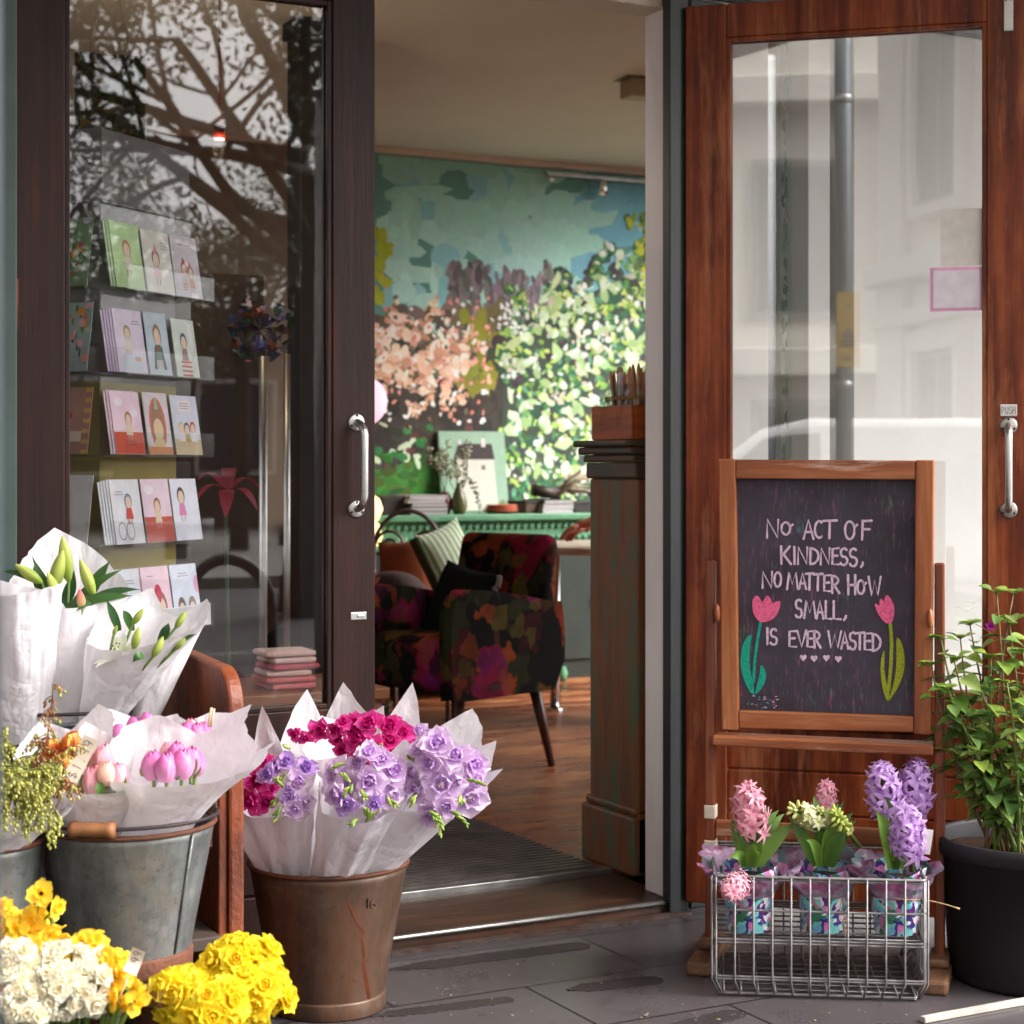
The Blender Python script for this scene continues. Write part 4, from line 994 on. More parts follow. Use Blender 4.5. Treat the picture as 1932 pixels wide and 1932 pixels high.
def seated(name, label, fx, base, legs, arms, hands=True, shirt='shirt', prefix=''):
    """fx: +1 faces right, -1 faces left; base = pelvis"""
    bx_, by_, bz_ = base
    J_ = {'pelvis': ((bx_, by_, bz_), .13, 1.15), 'belly': ((bx_ - fx * .05, by_, bz_ + .2), .125, 1.2), 'chest': ((bx_ - fx * .08, by_, bz_ + .42), .13, 1.3), 'neck': ((bx_ - fx * .05, by_, bz_ + .56), .055), 'jaw': ((bx_ - fx * .01, by_, bz_ + .65), .072), 'head': ((bx_ - fx * .02, by_, bz_ + .75), .092), 'nose': ((bx_ + fx * .095, by_, bz_ + .70), .014)}
    B_ = [('pelvis', 'belly'), ('belly', 'chest'), ('chest', 'neck'), ('neck', 'jaw'), ('jaw', 'head'), ('jaw', 'nose')]
    BM = {('neck', 'jaw'): 1, ('jaw', 'head'): 1, ('jaw', 'nose'): 1}
    for s, (kn, an, toe) in zip((-1, 1), legs):
        p_ = 'l%d' % s
        J_[p_ + 'hip'] = ((bx_ + fx * .06, by_ + s * .09, bz_ - .01), .095); J_[p_ + 'knee'] = (kn, .078); J_[p_ + 'ankle'] = (an, .042); J_[p_ + 'toe'] = (toe, .035)
        for a, b_ in (('pelvis', p_ + 'hip'), (p_ + 'hip', p_ + 'knee'), (p_ + 'knee', p_ + 'ankle'), (p_ + 'ankle', p_ + 'toe')):
            B_.append((a, b_)); BM[(a, b_)] = 3 if b_.endswith('toe') else 2
    for s, (el, wr_, hd) in zip((-1, 1), arms):
        p_ = 'a%d' % s
        J_[p_ + 'sh'] = ((bx_ - fx * .07, by_ + s * .17, bz_ + .46), .058); J_[p_ + 'el'] = (el, .042); J_[p_ + 'wr'] = (wr_, .027)
        for a, b_, m in (('chest', p_ + 'sh', 0), (p_ + 'sh', p_ + 'el', 0), (p_ + 'el', p_ + 'wr', 0 if fx > 0 else 1)):
            B_.append((a, b_)); BM[(a, b_)] = m
        hand(J_, B_, BM, p_, p_ + 'wr', hd, (0, 0, 1), s, 1)
    o = skin_body(name, label, J_, B_, [M[shirt], M['skin'], M['trousers'], M['shoe']], BM)
    hx_, hy_, hz_ = J_['head'][0]
    mb = MB(); mb.ball(world(hx_ - fx * .018, hy_, hz_ + .022), .103, 20, 14, sc=(1, 1, .95)); hr = mb.build('hair', M['hair'], o)
    for s in (-1, 1):
        mb = MB(); mb.ball(world(hx_ + fx * .088, hy_ + s * .032, hz_ - .03), .011, 10, 8); mb.build('eye', M['black'], o)
        mb = MB(); mb.ball(world(hx_, hy_ + s * .092, hz_ - .05), .024, 8, 6, sc=(1, .5, 1.3)); mb.build('ear', M['skin'], o)
    return o
k1 = C3(772, 1095, 6.9)
seated('person', 'person in brown trousers seated with one knee raised behind the dark door', 1, (-.74, 7.25, .56),
       [((-.395, 6.84, .63), (-.20, 6.9, .34), (-.08, 6.9, .30)), ((-.60, 6.86, .53), (-.58, 6.84, .12), (-.50, 6.74, .085))],
       [((-.82, 6.98, .80), (-.64, 6.92, .69), (.3, -.4, -.4)), ((-.80, 7.42, .80), (-.62, 7.22, .70), (.3, -.4, -.3))])
hp = C3(1075, 1000, 7.2)
p2o = seated('person', 'person resting clasped hands on the white cafe table behind the counter', -1, (1.02, 7.42, .56),
       [((.58, 7.32, .58), (.60, 7.32, .12), (.46, 7.3, .085)), ((.58, 7.54, .58), (.62, 7.54, .12), (.48, 7.54, .085))],
       [((.70, 7.1, .84), (.33, 7.0, .875), (-1, .12, -.30)), ((.72, 7.5, .82), (.35, 7.13, .86), (-1, -.35, -.25))], shirt='shirt')
st = cthing('stool', 'dark wooden stool under the person at the cafe table', 'stool', (1.02, 7.42, FLZ))
mb = MB(); mb.lathe([(0, .37), (.19, .37), (.2, .385), (.19, .40), (0, .40)], 28); mb.build('seat', M['leg_wood'], st)
for q in range(4):
    mb = MB(); a = PI / 4 + q * PI / 2; mb.tube([(.12 * math.cos(a), .12 * math.sin(a), .37), (.18 * math.cos(a), .18 * math.sin(a), 0)], [.018, .014], 8); mb.build('leg', M['leg_wood'], st)

# ------------------------------------------------------------------ behind the closed door's glass
M['ply'] = pmat('orange_plywood', [lin((112, 62, 30)), lin((142, 84, 44))], 4, (1, 6, 1), .5)
shf = thing('shelf_unit', 'plywood cubby shelf of bright toys behind the door glass', 'shelf', (-.20, 2.0, FLZ))
SW, SD, SH = .32, 1.55, 1.66
mb = MB(); mb.bx(0, .015, 0, SD, 0, SH); mb.build('back_panel', pmat('dark_ply', [lin((52, 30, 20)), lin((70, 42, 26))], 4, rough=.6), shf, smooth=False)
mb = MB()
for z in (0.05, .45, .85, 1.28, SH - .012): mb.bx(.016, SW, 0, SD, z, z + .018)
for i in range(4): mb.bx(.0165, SW - .002, i * (SD - .018) / 3, i * (SD - .018) / 3 + .018, .0685, SH - .0125)
mb.build('shelf_grid', M['ply'], shf, smooth=False)
mb = MB(); mb.bx(0, SW, -.02, -.002, 0, SH + .01); mb.build('end_panel', pmat('dark_end_ply', [lin((44, 28, 20)), lin((62, 40, 28))], 3, rough=.6), shf, smooth=False)
rnd = random.Random(77); tc = [(150, 40, 34), (60, 90, 150), (70, 120, 70), (180, 150, 60), (120, 70, 140), (200, 190, 180), (190, 90, 50)]
tn = {0: 'red', 1: 'blue', 2: 'green', 3: 'mustard', 4: 'purple', 5: 'cream', 6: 'orange'}
for lv, z in enumerate((.87, 1.30, .47)):
    for k in range(3):
        ci = rnd.randrange(7); bw, bh = rnd.uniform(.12, .2), rnd.uniform(.14, .3)
        y = 2.0 + .12 + k * .5
        mb = MB(); mb.bx(-bw / 2, bw / 2, 0, .22, 0, bh * .8)
        o = mb.build('gift_box', plain('box_%s' % tn[ci], lin(tc[ci]), .6), None, smooth=False, bevel=.003); o.location = (-.20 + .19, y, FLZ + z - .0 + .0005)
        tag(o, '%s gift box on the %s row of the plywood shelf, %s cubby' % (tn[ci], ['middle', 'top', 'lower'][lv], ['nearest', 'central', 'farthest'][k]), 'gift box', 'boxes in the plywood shelf')
        mb = MB(); mb.bx(-bw / 2 - .003, bw / 2 + .003, -.003, .223, bh * .8 + .0005, bh); mb.build('lid', plain('lid_%s' % tn[ci], mul(lin(tc[ci]), .8), .6), o, smooth=False, bevel=.003)
pp = C3(492, 622, 5.6)
ba = cthing('foil_pinwheel', 'round purple and silver foil pinwheel on a stick behind the door glass', 'pinwheel', (pp.x, pp.y, FLZ))
mb = MB(); rnd = random.Random(6)
for i in range(110):
    a = rnd.uniform(0, 6.3); r0 = rnd.uniform(.0, .09); r1 = min(.11, r0 + rnd.uniform(.02, .05)); zc_ = pp.z - FLZ
    mb.add([(math.cos(a) * r0, rnd.uniform(-.02, .02), zc_ + math.sin(a) * r0), (math.cos(a) * r1, rnd.uniform(-.03, .03), zc_ + math.sin(a) * r1), (math.cos(a + .35) * r1 * .9, rnd.uniform(-.03, .03), zc_ + math.sin(a + .35) * r1 * .9)], [(0, 1, 2)], lin(rnd.choice([(84, 50, 120), (120, 112, 130), (50, 62, 120), (130, 60, 44), (60, 90, 70), (110, 104, 124)])))
mb.build('vanes', amat('foil', .25, metal=.6), ba, smooth=False)
mb = MB(); mb.tube([(0, .02, 0), (0, .02, pp.z - FLZ)], .008, 8); mb.lathe([(0, 0), (.12, 0), (.12, .02), (0, .025)], 24, (0, .02, 0)); mb.build('stick', M['steel_worn'], ba)
for (x, d, y0, lb) in ((541, 5.9, 668, 'slim grey steel post with a round foot behind the door glass'), (497, 5.4, 672, 'slimmer grey steel post nearest the card rack')):
    p = C3(x, y0, d); po = cthing('steel_post', lb, 'post', (p.x, d, FLZ))
    mb = MB(); mb.tube([(0, 0, 0), (0, 0, p.z - FLZ)], .011, 12); mb.build('shaft', M['steel'], po)
    mb = MB(); mb.lathe([(0, 0), (.05, 0), (.05, .006), (.0, .008)], 24); mb.build('foot_plate', M['steel'], po)
pcx = C3(586, HY, 6.1); col_ = cthing('dark_column', 'narrow black painted column behind the door glass', 'column', (pcx.x, 6.1, FLZ), TH)
mb = MB(); mb.bx(-.062, .062, -.06, .06, .1205, ZC - FLZ - .0605); mb.build('shaft', pmat('black_column_paint', [lin((24, 20, 20)), lin((36, 30, 29))], 4, (1, 1, .3), .6), col_, smooth=False, bevel=.006)
mb = MB(); mb.bx(-.075, .075, -.073, .073, 0, .12); mb.build('base', M['black'], col_, smooth=False, bevel=.006)
mb = MB(); mb.bx(-.075, .075, -.073, .073, ZC - FLZ - .06, ZC - FLZ); mb.build('capital', M['black'], col_, smooth=False, bevel=.006)
# pendant lamp, lit
pp = C3(414, 263, 5.5)
pd = cthing('pendant_lamp', 'small lit pendant lamp hanging on a red cord behind the door glass', 'lamp', pp)
mb = MB(); mb.lathe([(.012, .045), (.018, .04), (.0165, .0), (.0155, .0), (.010, .035)], 24); mb.build('lamp_shade', plain('red_enamel', lin((110, 24, 18)), .35), pd)
mb = MB(); mb.lathe([(0, .002), (.0152, .002)], 24); bm_, bt, bb = new_mat('lit_bulb'); bb.inputs['Emission Color'].default_value = (1, .8, .42, 1); bb.inputs['Emission Strength'].default_value = 9; mb.build('bulb', bm_, pd)
mb = MB(); mb.tube([(0, 0, .044), (0, 0, ZC - pp.z)], .0025, 6); mb.build('cord', plain('red_cord', lin((150, 30, 24)), .6), pd)
pl_ = bpy.data.lights.new('pendant_light', 'POINT'); pl_.energy = 1.2; pl_.color = (1, .78, .5); pl_.shadow_soft_size = .02
po_ = bpy.data.objects.new('pendant_light', pl_); COL.objects.link(po_); po_.parent = pd; po_.location = (0, 0, -.03)
# foliage picture on the wall behind the rack
pa = C3(208, 180, 5.3)
pw_ = cthing('wall_picture', 'tall dark green foliage picture above the card rack', 'picture', pa, TH * .6)
mb = MB(); mb.bx(-.10, .10, 0, .02, -.14, .12); mb.build('board', plain('picture_ground', lin((46, 52, 26)), .7), pw_, smooth=False)
mb = MB(); rnd = random.Random(9)
for i in range(150):
    x, z, a, l = rnd.uniform(-.09, .09), rnd.uniform(-.13, .11), rnd.uniform(0, PI), rnd.uniform(.006, .022)
    mb.add([(max(-.099, min(.099, x + l * math.cos(a + q) * (1 if k % 2 else .5))), -.0004 - i * 6e-6, z + l * math.sin(a + q) * (1 if k % 2 else .5)) for k, q in enumerate([0, 1.2, 2.2, 3.3, 4.4, 5.3])], [tuple(range(6))], lin(rnd.choice([(60, 80, 24), (96, 90, 26), (40, 34, 20), (130, 100, 30), (84, 40, 24), (50, 70, 40)])))
mb.build('painted_leaves', M['paint'], pw_, smooth=False)
mb = MB(); mb.bx(-.104, -.1005, -.001, .02, -.144, .124); mb.bx(.1005, .104, -.001, .02, -.144, .124); mb.build('frame', plain('cream_frame', lin((190, 184, 150)), .6), pw_, smooth=False)
mb = MB(); mb.tube([(-.06, .01, .12), (0, .012, ZC - pa.z), (.06, .01, .12)], .0015, 5); mb.build('hanging_wire', M['steel_worn'], pw_)
# low table with red lily, folded cloths, small potted plants
tp = C3(545, 1290, 4.62)
lt = cthing('display_table', 'low wooden display table behind the door glass', 'table', (tp.x, 4.75, FLZ), TH)
mb = MB(); mb.bx(-.35, .20, -.16, .22, .44, .47); mb.build('table_top', M['ply'], lt, smooth=False, bevel=.004)
for x in (-.31, .16):
    for y in (-.12, .18): mb = MB(); mb.bx(x - .02, x + .02, y - .02, y + .02, 0, .4395); mb.build('leg', M['ply'], lt, smooth=False)
rnd = random.Random(13); z = FLZ + .471
for i in range(6):
    mb = MB(); mb.box((0, 0, .008), (.13 * rnd.uniform(.9, 1.05), .12, .014)); o = mb.build('folded_cloth', plain('cloth', lin(rnd.choice([(176, 70, 80), (190, 96, 96), (206, 170, 160), (160, 60, 76)])), .9), None, smooth=True, bevel=.006, seg=3)
    o.location = world(tp.x - .02 + rnd.uniform(-.006, .006), 4.70, z); o.rotation_euler = (0, 0, rnd.uniform(-.1, .1)); z += .0165
    tag(o, 'folded %s cloth, %s of the pile behind the door glass' % ('pink', ['lowest', 'second', 'third', 'fourth', 'fifth', 'topmost'][i]), 'cloth', 'folded cloths piled on the display table')
pl0 = thing('potted_plant', 'low bushy plant in a dark pot inside the bottom of the door glass', 'plant', world(C3(560, 1290, 4.35).x, 4.3, FLZ))
mb = MB(); mb.lathe([(0, 0), (.08, 0), (.10, .22), (.108, .225), (.108, .24), (.09, .24), (.08, .2), (0, .2)], 28); mb.build('pot', M['black'], pl0)
mb = MB(); rnd = random.Random(3)
for i in range(150):
    c = Vector((rnd.gauss(0, .10), rnd.gauss(0, .06), .28 + abs(rnd.gauss(0, .09)))); a = rnd.uniform(0, 6.3); l = rnd.uniform(.02, .04); u = Vector((math.cos(a), math.sin(a), rnd.uniform(-.3, .5))); s = u.cross(Vector((0, 0, 1))).normalized() * l * .4
    mb.add([c - u * l, c + s, c + u * l, c - s], [(0, 1, 2, 3)], lin(rnd.choice([(70, 96, 50), (96, 120, 60), (56, 74, 44), (110, 70, 80), (120, 140, 90)])))
mb.build('foliage', M['leaf_a'], pl0, smooth=False)
rl = C3(425, 930, 5.0)
lily = thing('potted_plant', 'dark red lily bloom on a tall stem behind the card rack', 'plant', world(rl.x, rl.y, FLZ))
mb = MB(); mb.lathe([(0, 0), (.07, 0), (.09, .18), (.0, .18)], 24); mb.build('pot', M['black'], lily)
mb = MB(); mb.tube([(0, 0, .18), (.01, 0, .5), (0, 0, rl.z - FLZ)], .005, 6, col=lin((70, 90, 50))); mb.build('stem', M['leaf_a'], lily)
mb = MB()
for k in range(6):
    a = k * PI / 3 + .3; 
    def fn(u, v, a=a):
        r = .10 * v; wv = .022 * math.sin(PI * min(1, v * .95 + .03)) ** .7 * (2 * u - 1); zz = rl.z - FLZ + .05 * math.sin(v * 2.6) - .03 * v
        return (r * math.cos(a) - wv * math.sin(a), (r * math.sin(a) + wv * math.cos(a)) * .5 - .02, zz + r * math.sin(a) * .6)
    mb.grid(fn, 3, 7, False, lambda u, v: lin((150 + 30 * v, 46 + 20 * abs(u - .5), 74)))
mb.build('bloom', M['leaf_a'], lily)
# ------------------------------------------------------------------ card rack behind the closed door's glass
cc = C3(193, HY, 4.15)
RW = .37
rack = cthing('card_rack', 'tall square card stand with clear shelves and dark header board', 'card rack', (cc.x, cc.y, FLZ), R(67))
def rz(y): return CH + (HY - y) * 4.2 / FPX - FLZ
rows = [rz(545), rz(703), rz(857), rz(1026), rz(1196)]
mb = MB(); mb.bx(.03, RW - .03, .03, RW - .03, rows[1] - .02, rz(252)); mb.build('core_panel', M['dark_board'], rack, smooth=False)
mb = MB(); mb.bx(.028, RW - .028, .028, RW - .028, rows[3] - .09, rows[1] - .0205); mb.build('mustard_panel', pmat('mustard_board', [lin((140, 122, 48)), lin((160, 140, 58))], 3, rough=.7), rack, smooth=False)
mb = MB(); mb.bx(.04, RW - .04, .04, RW - .04, .05, rows[3] - .0905); mb.bx(-.02, RW + .02, -.02, RW + .02, 0, .0495); mb.build('plinth', M['black'], rack, smooth=False)
mb = MB(); mb.bx(.0, RW, .008, .016, rz(385), rz(247)); mb.bx(-.002, .007, .0, RW, rz(385), rz(247)); mb.build('header_board', M['dark_board'], rack, smooth=False)
PK = []
for zi in rows:
    for face in (0, 1):
        mb = MB()
        if face == 0:
            mb.bx(.0, RW, -.062, -.002, zi - .006, zi - .003); mb.bx(.0, RW, -.0645, -.0625, zi - .006, zi + .05); mb.bx(0, RW, .003, .005, zi - .006, zi + .19); mb.bx(0, .002, -.062, .0025, zi - .0028, zi + .055); mb.bx(RW - .002, RW, -.062, .0025, zi - .0028, zi + .055)
        else:
            mb.bx(-.062, -.004, .0, RW, zi - .006, zi - .003); mb.bx(-.0645, -.0625, 0, RW, zi - .006, zi + .05); mb.bx(-.0035, -.0015, 0, RW, zi - .006, zi + .19); mb.bx(-.062, -.0038, 0, .002, zi - .0028, zi + .055)
        mb.build('clear_shelf', M['acrylic'], rack, smooth=False)
M['card'] = amat('printed_card', .6, var=.05, vscale=30)
def ell(cx, cz, rx, rz_, n=14, a0=0, a1=360): return [(cx + rx * math.cos(R(a0 + (a1 - a0) * i / n)), cz + rz_ * math.sin(R(a0 + (a1 - a0) * i / n))) for i in range(n)]
def fig(x, z, s, dress, hair, hat=None):
    """simple doll figure: hair, face, dress, legs, all in card units"""
    o = [(ell(x, z + 4.2 * s, 1.25 * s, 1.6 * s), hair), (ell(x, z + 3.9 * s, .95 * s, 1.25 * s), (226, 200, 176)), ([(x - .8 * s, z + 2.8 * s), (x + .8 * s, z + 2.8 * s), (x + 1.25 * s, z + .6 * s), (x - 1.25 * s, z + .6 * s)], dress)]
    for k in (-.5, .5): o.append(([(x + k * s - .14 * s, z + .6 * s), (x + k * s + .14 * s, z + .6 * s), (x + k * s + .14 * s, z - .6 * s), (x + k * s - .14 * s, z - .6 * s)], (190, 150, 130)))
    if hat: o.append(([(x - .8 * s, z + 5.2 * s), (x + .8 * s, z + 5.2 * s), (x, z + 6.9 * s)], hat))
    return o
def lines(x, z, w_, n, col=(150, 140, 146)): return [([(x - w_ / 2 * (.8 + .2 * (i % 2)), z - i * .55), (x + w_ / 2 * (.8 + .2 * (i % 2)), z - i * .55), (x + w_ / 2 * (.8 + .2 * (i % 2)), z - i * .55 + .18), (x - w_ / 2 * (.8 + .2 * (i % 2)), z - i * .55 + .18)], col) for i in range(n)]
def band(z0, z1, col): return [([(0, z0), (10, z0), (10, z1), (0, z1)], col)]
def bicycle(x, z, s):
    o = []
    for k in (0, 1.9):
        n = 16
        for i in range(n):
            a, b_ = 2 * PI * i / n, 2 * PI * (i + 1) / n
            o.append(([(x + k * s + math.cos(a) * s, z + math.sin(a) * s * 1.3), (x + k * s + math.cos(b_) * s, z + math.sin(b_) * s * 1.3), (x + k * s + math.cos(b_) * s * .88, z + math.sin(b_) * s * 1.15), (x + k * s + math.cos(a) * s * .88, z + math.sin(a) * s * 1.15)], (110, 108, 110)))
    return o
def blooms(seed, n, cols, leaf=True):
    r_ = random.Random(seed); o = []
    for i in range(n):
        x, z = r_.uniform(.6, 9.4), r_.uniform(.6, 12.4)
        if leaf: o.append((ell(x, z, r_.uniform(.15, .35), r_.uniform(.5, 1.1), 7), r_.choice([(70, 130, 60), (60, 104, 66), (110, 140, 70), (60, 70, 60)])))
        if i % 2 == 0: o.append((ell(x + r_.uniform(-.5, .5), z + .5, r_.uniform(.4, 1.1), r_.uniform(.4, .9), 9), r_.choice(cols)))
    return o
def card(face, row, pos, wd, h, base, art, label, depth=.0, lean=9, x_off=0):
    """one greeting card leaning in a clear shelf; art polygons are in a 10 x 13 field"""
    o = thing('greeting_card', label, 'card', group='greeting cards in the rack')
    mb = MB(); mb.bx(-wd / 2, wd / 2, -.001, .001, 0, h); b_ = mb.build('card_sheet', plain('card_stock', lin(base), .65), o, smooth=False)
    if art:
        mb = MB()
        for i, (pts, col) in enumerate(art):
            pts = [((max(.05, min(9.95, x)) / 10 - .5) * wd, -.0012 - .00004 * i, max(.05, min(12.95, z)) / 13 * h) for x, z in pts]
            mb.add(pts, [tuple(range(len(pts)))], lin(col))
        mb.build('printed_picture', M['card'], o, smooth=False)
    zi = rows[row]
    rot = Matrix.Rotation(R(-lean), 4, 'X')
    if face == 0: m_ = Matrix.Translation((pos, -.034 + depth, zi)) @ rot
    else: m_ = Matrix.Translation((-.034 + depth, pos, zi)) @ Matrix.Rotation(R(-90), 4, 'Z') @ rot
    base_m = Matrix.Translation(rack.location) @ Matrix.Rotation(-TH + R(67), 4, 'Z')
    o.matrix_world = base_m @ m_
    return o
CW = .114; X3 = (.064, .187, .308)
def pile(face, row, pos, wd, h, base, n, what):
    for i in range(n): card(face, row, pos - .006 * (i + 1) * (1 if face == 0 else -1), wd, h - .002 * i, base, None, '%s card behind the front one of its pile' % what, .0035 * (i + 1))
card(0, 0, X3[0], CW, .155, (186, 218, 160), fig(5, 3, 1.15, (224, 214, 196), (176, 128, 90)), 'green card with a girl in a cream dress, top row of the card rack')
pile(0, 0, X3[0], CW, .155, (196, 222, 178), 2, 'green top row')
card(0, 0, X3[1], CW, .15, (226, 224, 214), fig(4.4, 2.4, 1.15, (228, 190, 200), (120, 110, 110), (200, 120, 140)) + lines(7.8, 10.5, 2.6, 3), 'cream card with a girl in pink and a party hat, top row')
card(0, 0, X3[2], CW, .152, (220, 212, 222), lines(5, 11, 6, 1, (90, 84, 90)) + fig(4, 2, .95, (196, 180, 172), (190, 80, 80), (190, 70, 70)) + fig(6.4, 1.6, .9, (214, 130, 100), (140, 100, 90), (190, 120, 130)) + lines(3.8, 2.6, 1.8, 3, (200, 70, 70)), 'pale mauve card with two figures in pointed hats, top row')
card(0, 1, X3[0] + .01, CW, .148, (226, 212, 232), fig(4.3, 4, 1.0, (226, 222, 200), (150, 150, 110)) + lines(7.5, 10.6, 3, 2) + [([(1.5, .4), (8.5, .4), (8.5, 3.6), (1.5, 3.6)], (206, 214, 228)), ([(6, 2.4), (8, 2.4), (8, 3.3), (6, 3.3)], (214, 170, 130))], 'lilac card with a figure in a cream gown, second row')
pile(0, 1, X3[0] + .01, CW, .148, (218, 202, 226), 4, 'lilac second row')
card(0, 1, X3[1], .092, .15, (190, 206, 218), fig(5, 2.2, 1.45, (74, 120, 104), (150, 110, 80)) + [(ell(5, 5.4, .6, .55, 10), (190, 50, 50)), ([(2.2, 1.2), (3.4, 6), (3.9, 5.6), (3.4, 1)], (70, 66, 64)), ([(7.8, 1.2), (6.6, 6), (6.1, 5.6), (6.6, 1)], (70, 66, 64))], 'blue card with a figure in a green caped dress, second row')
card(0, 1, X3[2] - .005, .098, .142, (214, 224, 216), fig(4.6, 3, 1.2, (150, 120, 110), (70, 80, 120)) + [([(2.5, 3.6 - k), (7, 3.6 - k), (7, 3.1 - k), (2.5, 3.1 - k)], (196, 70, 76)) for k in range(0, 4)] + [([(6.5, 12.5), (9, 12), (7.6, 5), (8.6, 1)], (240, 240, 240))], 'plastic wrapped card with red stripes, second row')  # white sliver paints a glint on the plastic wrap
card(0, 2, X3[0], CW, .146, (236, 208, 222), band(0, 4.6, (206, 76, 46)) + fig(5.4, 3.4, .95, (226, 206, 170), (170, 116, 70)) + [(ell(2.6, 10.8, 1.5, .9), (240, 228, 236)), (ell(7.6, 8.6, 1.3, .8), (240, 228, 236)), (ell(5.4, 2.4, 2, .7), (180, 66, 40))], 'pink and red card with a figure at a table, third row')
pile(0, 2, X3[0], CW, .148, (226, 200, 212), 2, 'pink third row')
card(0, 2, X3[1], .10, .148, (216, 206, 214), [(ell(5, 6.2, 3.4, 5.8, 18), (206, 112, 84)), (ell(5, 6, 2.7, 5, 18), (160, 116, 92)), (ell(5, 5.2, 2.0, 2.4), (222, 196, 160)), (ell(5, 2, 2.3, 1.7), (214, 190, 140)), ([(4.2, 9.5), (5.8, 9.5), (5, 12.6)], (150, 190, 170))] + band(0, 1.6, (206, 134, 80)), 'brown oval portrait card in the middle of the third row')
card(0, 2, X3[2], CW, .145, (206, 208, 224), band(0, 3.4, (206, 186, 146)) + [([(2.6, 9.4), (7.4, 9.4), (7.4, 12), (2.6, 12)], (226, 216, 220))] + lines(5, 11.2, 4, 3) + fig(2.9, 2.4, .85, (226, 210, 216), (190, 186, 150)) + fig(5, 2.2, .85, (190, 160, 80), (70, 64, 70)) + fig(7.3, 2.4, .85, (226, 224, 224), (190, 70, 60)), 'lilac and tan card with three small figures, third row')
card(0, 3, X3[0], CW, .15, (230, 230, 236), bicycle(2.6, 2.6, 1.4) + fig(5.6, 4.4, 1.0, (206, 70, 60), (110, 140, 170)) + lines(2.6, 10.4, 3, 2), 'white card with a girl and a bicycle, fourth row')
pile(0, 3, X3[0], CW, .15, (226, 226, 232), 4, 'white fourth row')
card(0, 3, X3[1], CW, .15, (232, 208, 222), band(0, 5.2, (190, 80, 66)) + fig(5, 3.4, 1.0, (224, 204, 170), (160, 104, 66)) + [(ell(2.6, 10.8, 1.7, 1.0), (240, 228, 236))], 'pink over red card with a seated figure, fourth row')
card(0, 3, X3[2], CW, .15, (224, 226, 238), fig(3.6, 4.6, 1.15, (214, 130, 176), (70, 60, 66)), 'pale blue card with a figure in a pink dress, fourth row')
card(0, 4, X3[0], CW, .15, (222, 226, 236), lines(6.2, 10.5, 4, 2) + fig(3.4, 1.2, 1.0, (220, 190, 170), (120, 100, 90)), 'pale blue card with small heads, lowest row next to the lilies')
card(0, 4, X3[1], CW, .15, (236, 204, 220), [(ell(6, 4.6, 2.2, 3.4, 16), (150, 96, 80)), (ell(6.1, 4, 1.6, 2.6, 16), (226, 200, 178)), (ell(5.4, 7.4, 1.3, 2, 12), (196, 44, 80))] + lines(3.2, 11, 3, 1), 'pink card with a red haired head, lowest row')
pile(0, 4, X3[1], CW, .15, (226, 196, 214), 3, 'pink lowest row')
card(0, 4, X3[2], CW, .15, (214, 222, 238), [(ell(3, 4, 1.5, 2.2), (110, 96, 90)), (ell(7, 4, 1.5, 2.2), (150, 130, 120)), (ell(3, 3.4, 1.1, 1.6), (226, 204, 186)), (ell(7, 3.4, 1.1, 1.6), (226, 204, 186)), (ell(9.4, 8.6, 1.1, 1.9), (226, 170, 196))] + lines(4.5, 11, 4, 2), 'sky blue card with two heads and a balloon, lowest row')
o = card(0, 4, .19, .34, .052, (230, 228, 230), [], 'blank white paper strip along the front of the lowest card row', -.026, 2)
LH = .158
card(1, 0, .082, .13, .16, (120, 150, 110), blooms(1, 46, [(200, 70, 50), (214, 120, 150), (220, 160, 60), (190, 180, 200), (214, 60, 80)]), 'green card crowded with flowers beside the dark door stile, top row')
card(1, 1, .082, .13, .16, (156, 176, 172), blooms(2, 34, [(214, 110, 80), (224, 150, 130), (220, 150, 60), (206, 90, 60), (230, 170, 180)]), 'grey blue card with orange poppies beside the dark door stile')
card(1, 2, .082, .13, .155, (176, 130, 108), [(ell(4.6, 7.4, 1.5, 1.3, 10), (190, 40, 44)), (ell(1, 9.2, 1, 1.6, 10), (190, 44, 48)), ([(4.4, 2), (4.7, 2), (4.9, 6.4), (4.6, 6.4)], (60, 50, 44)), ([(5.6, 2.4), (8.4, 2.4), (8.4, 4.4), (5.6, 4.4)], (226, 206, 180))] + [([(8.6, k), (10, k), (10, k + .8), (8.6, k + .8)], (222, 170, 90)) for k in range(0, 13, 2)], 'brown kraft card with a red flower beside the dark door stile')
card(1, 3, .082, .13, .16, (214, 212, 212), [([(0, 2), (6.5, 2.6), (5, 8), (0, 7)], (206, 170, 140))], 'white card with a tan flap beside the dark door stile')
pile(1, 3, .082, .13, .16, (220, 218, 216), 2, 'white fourth row side')

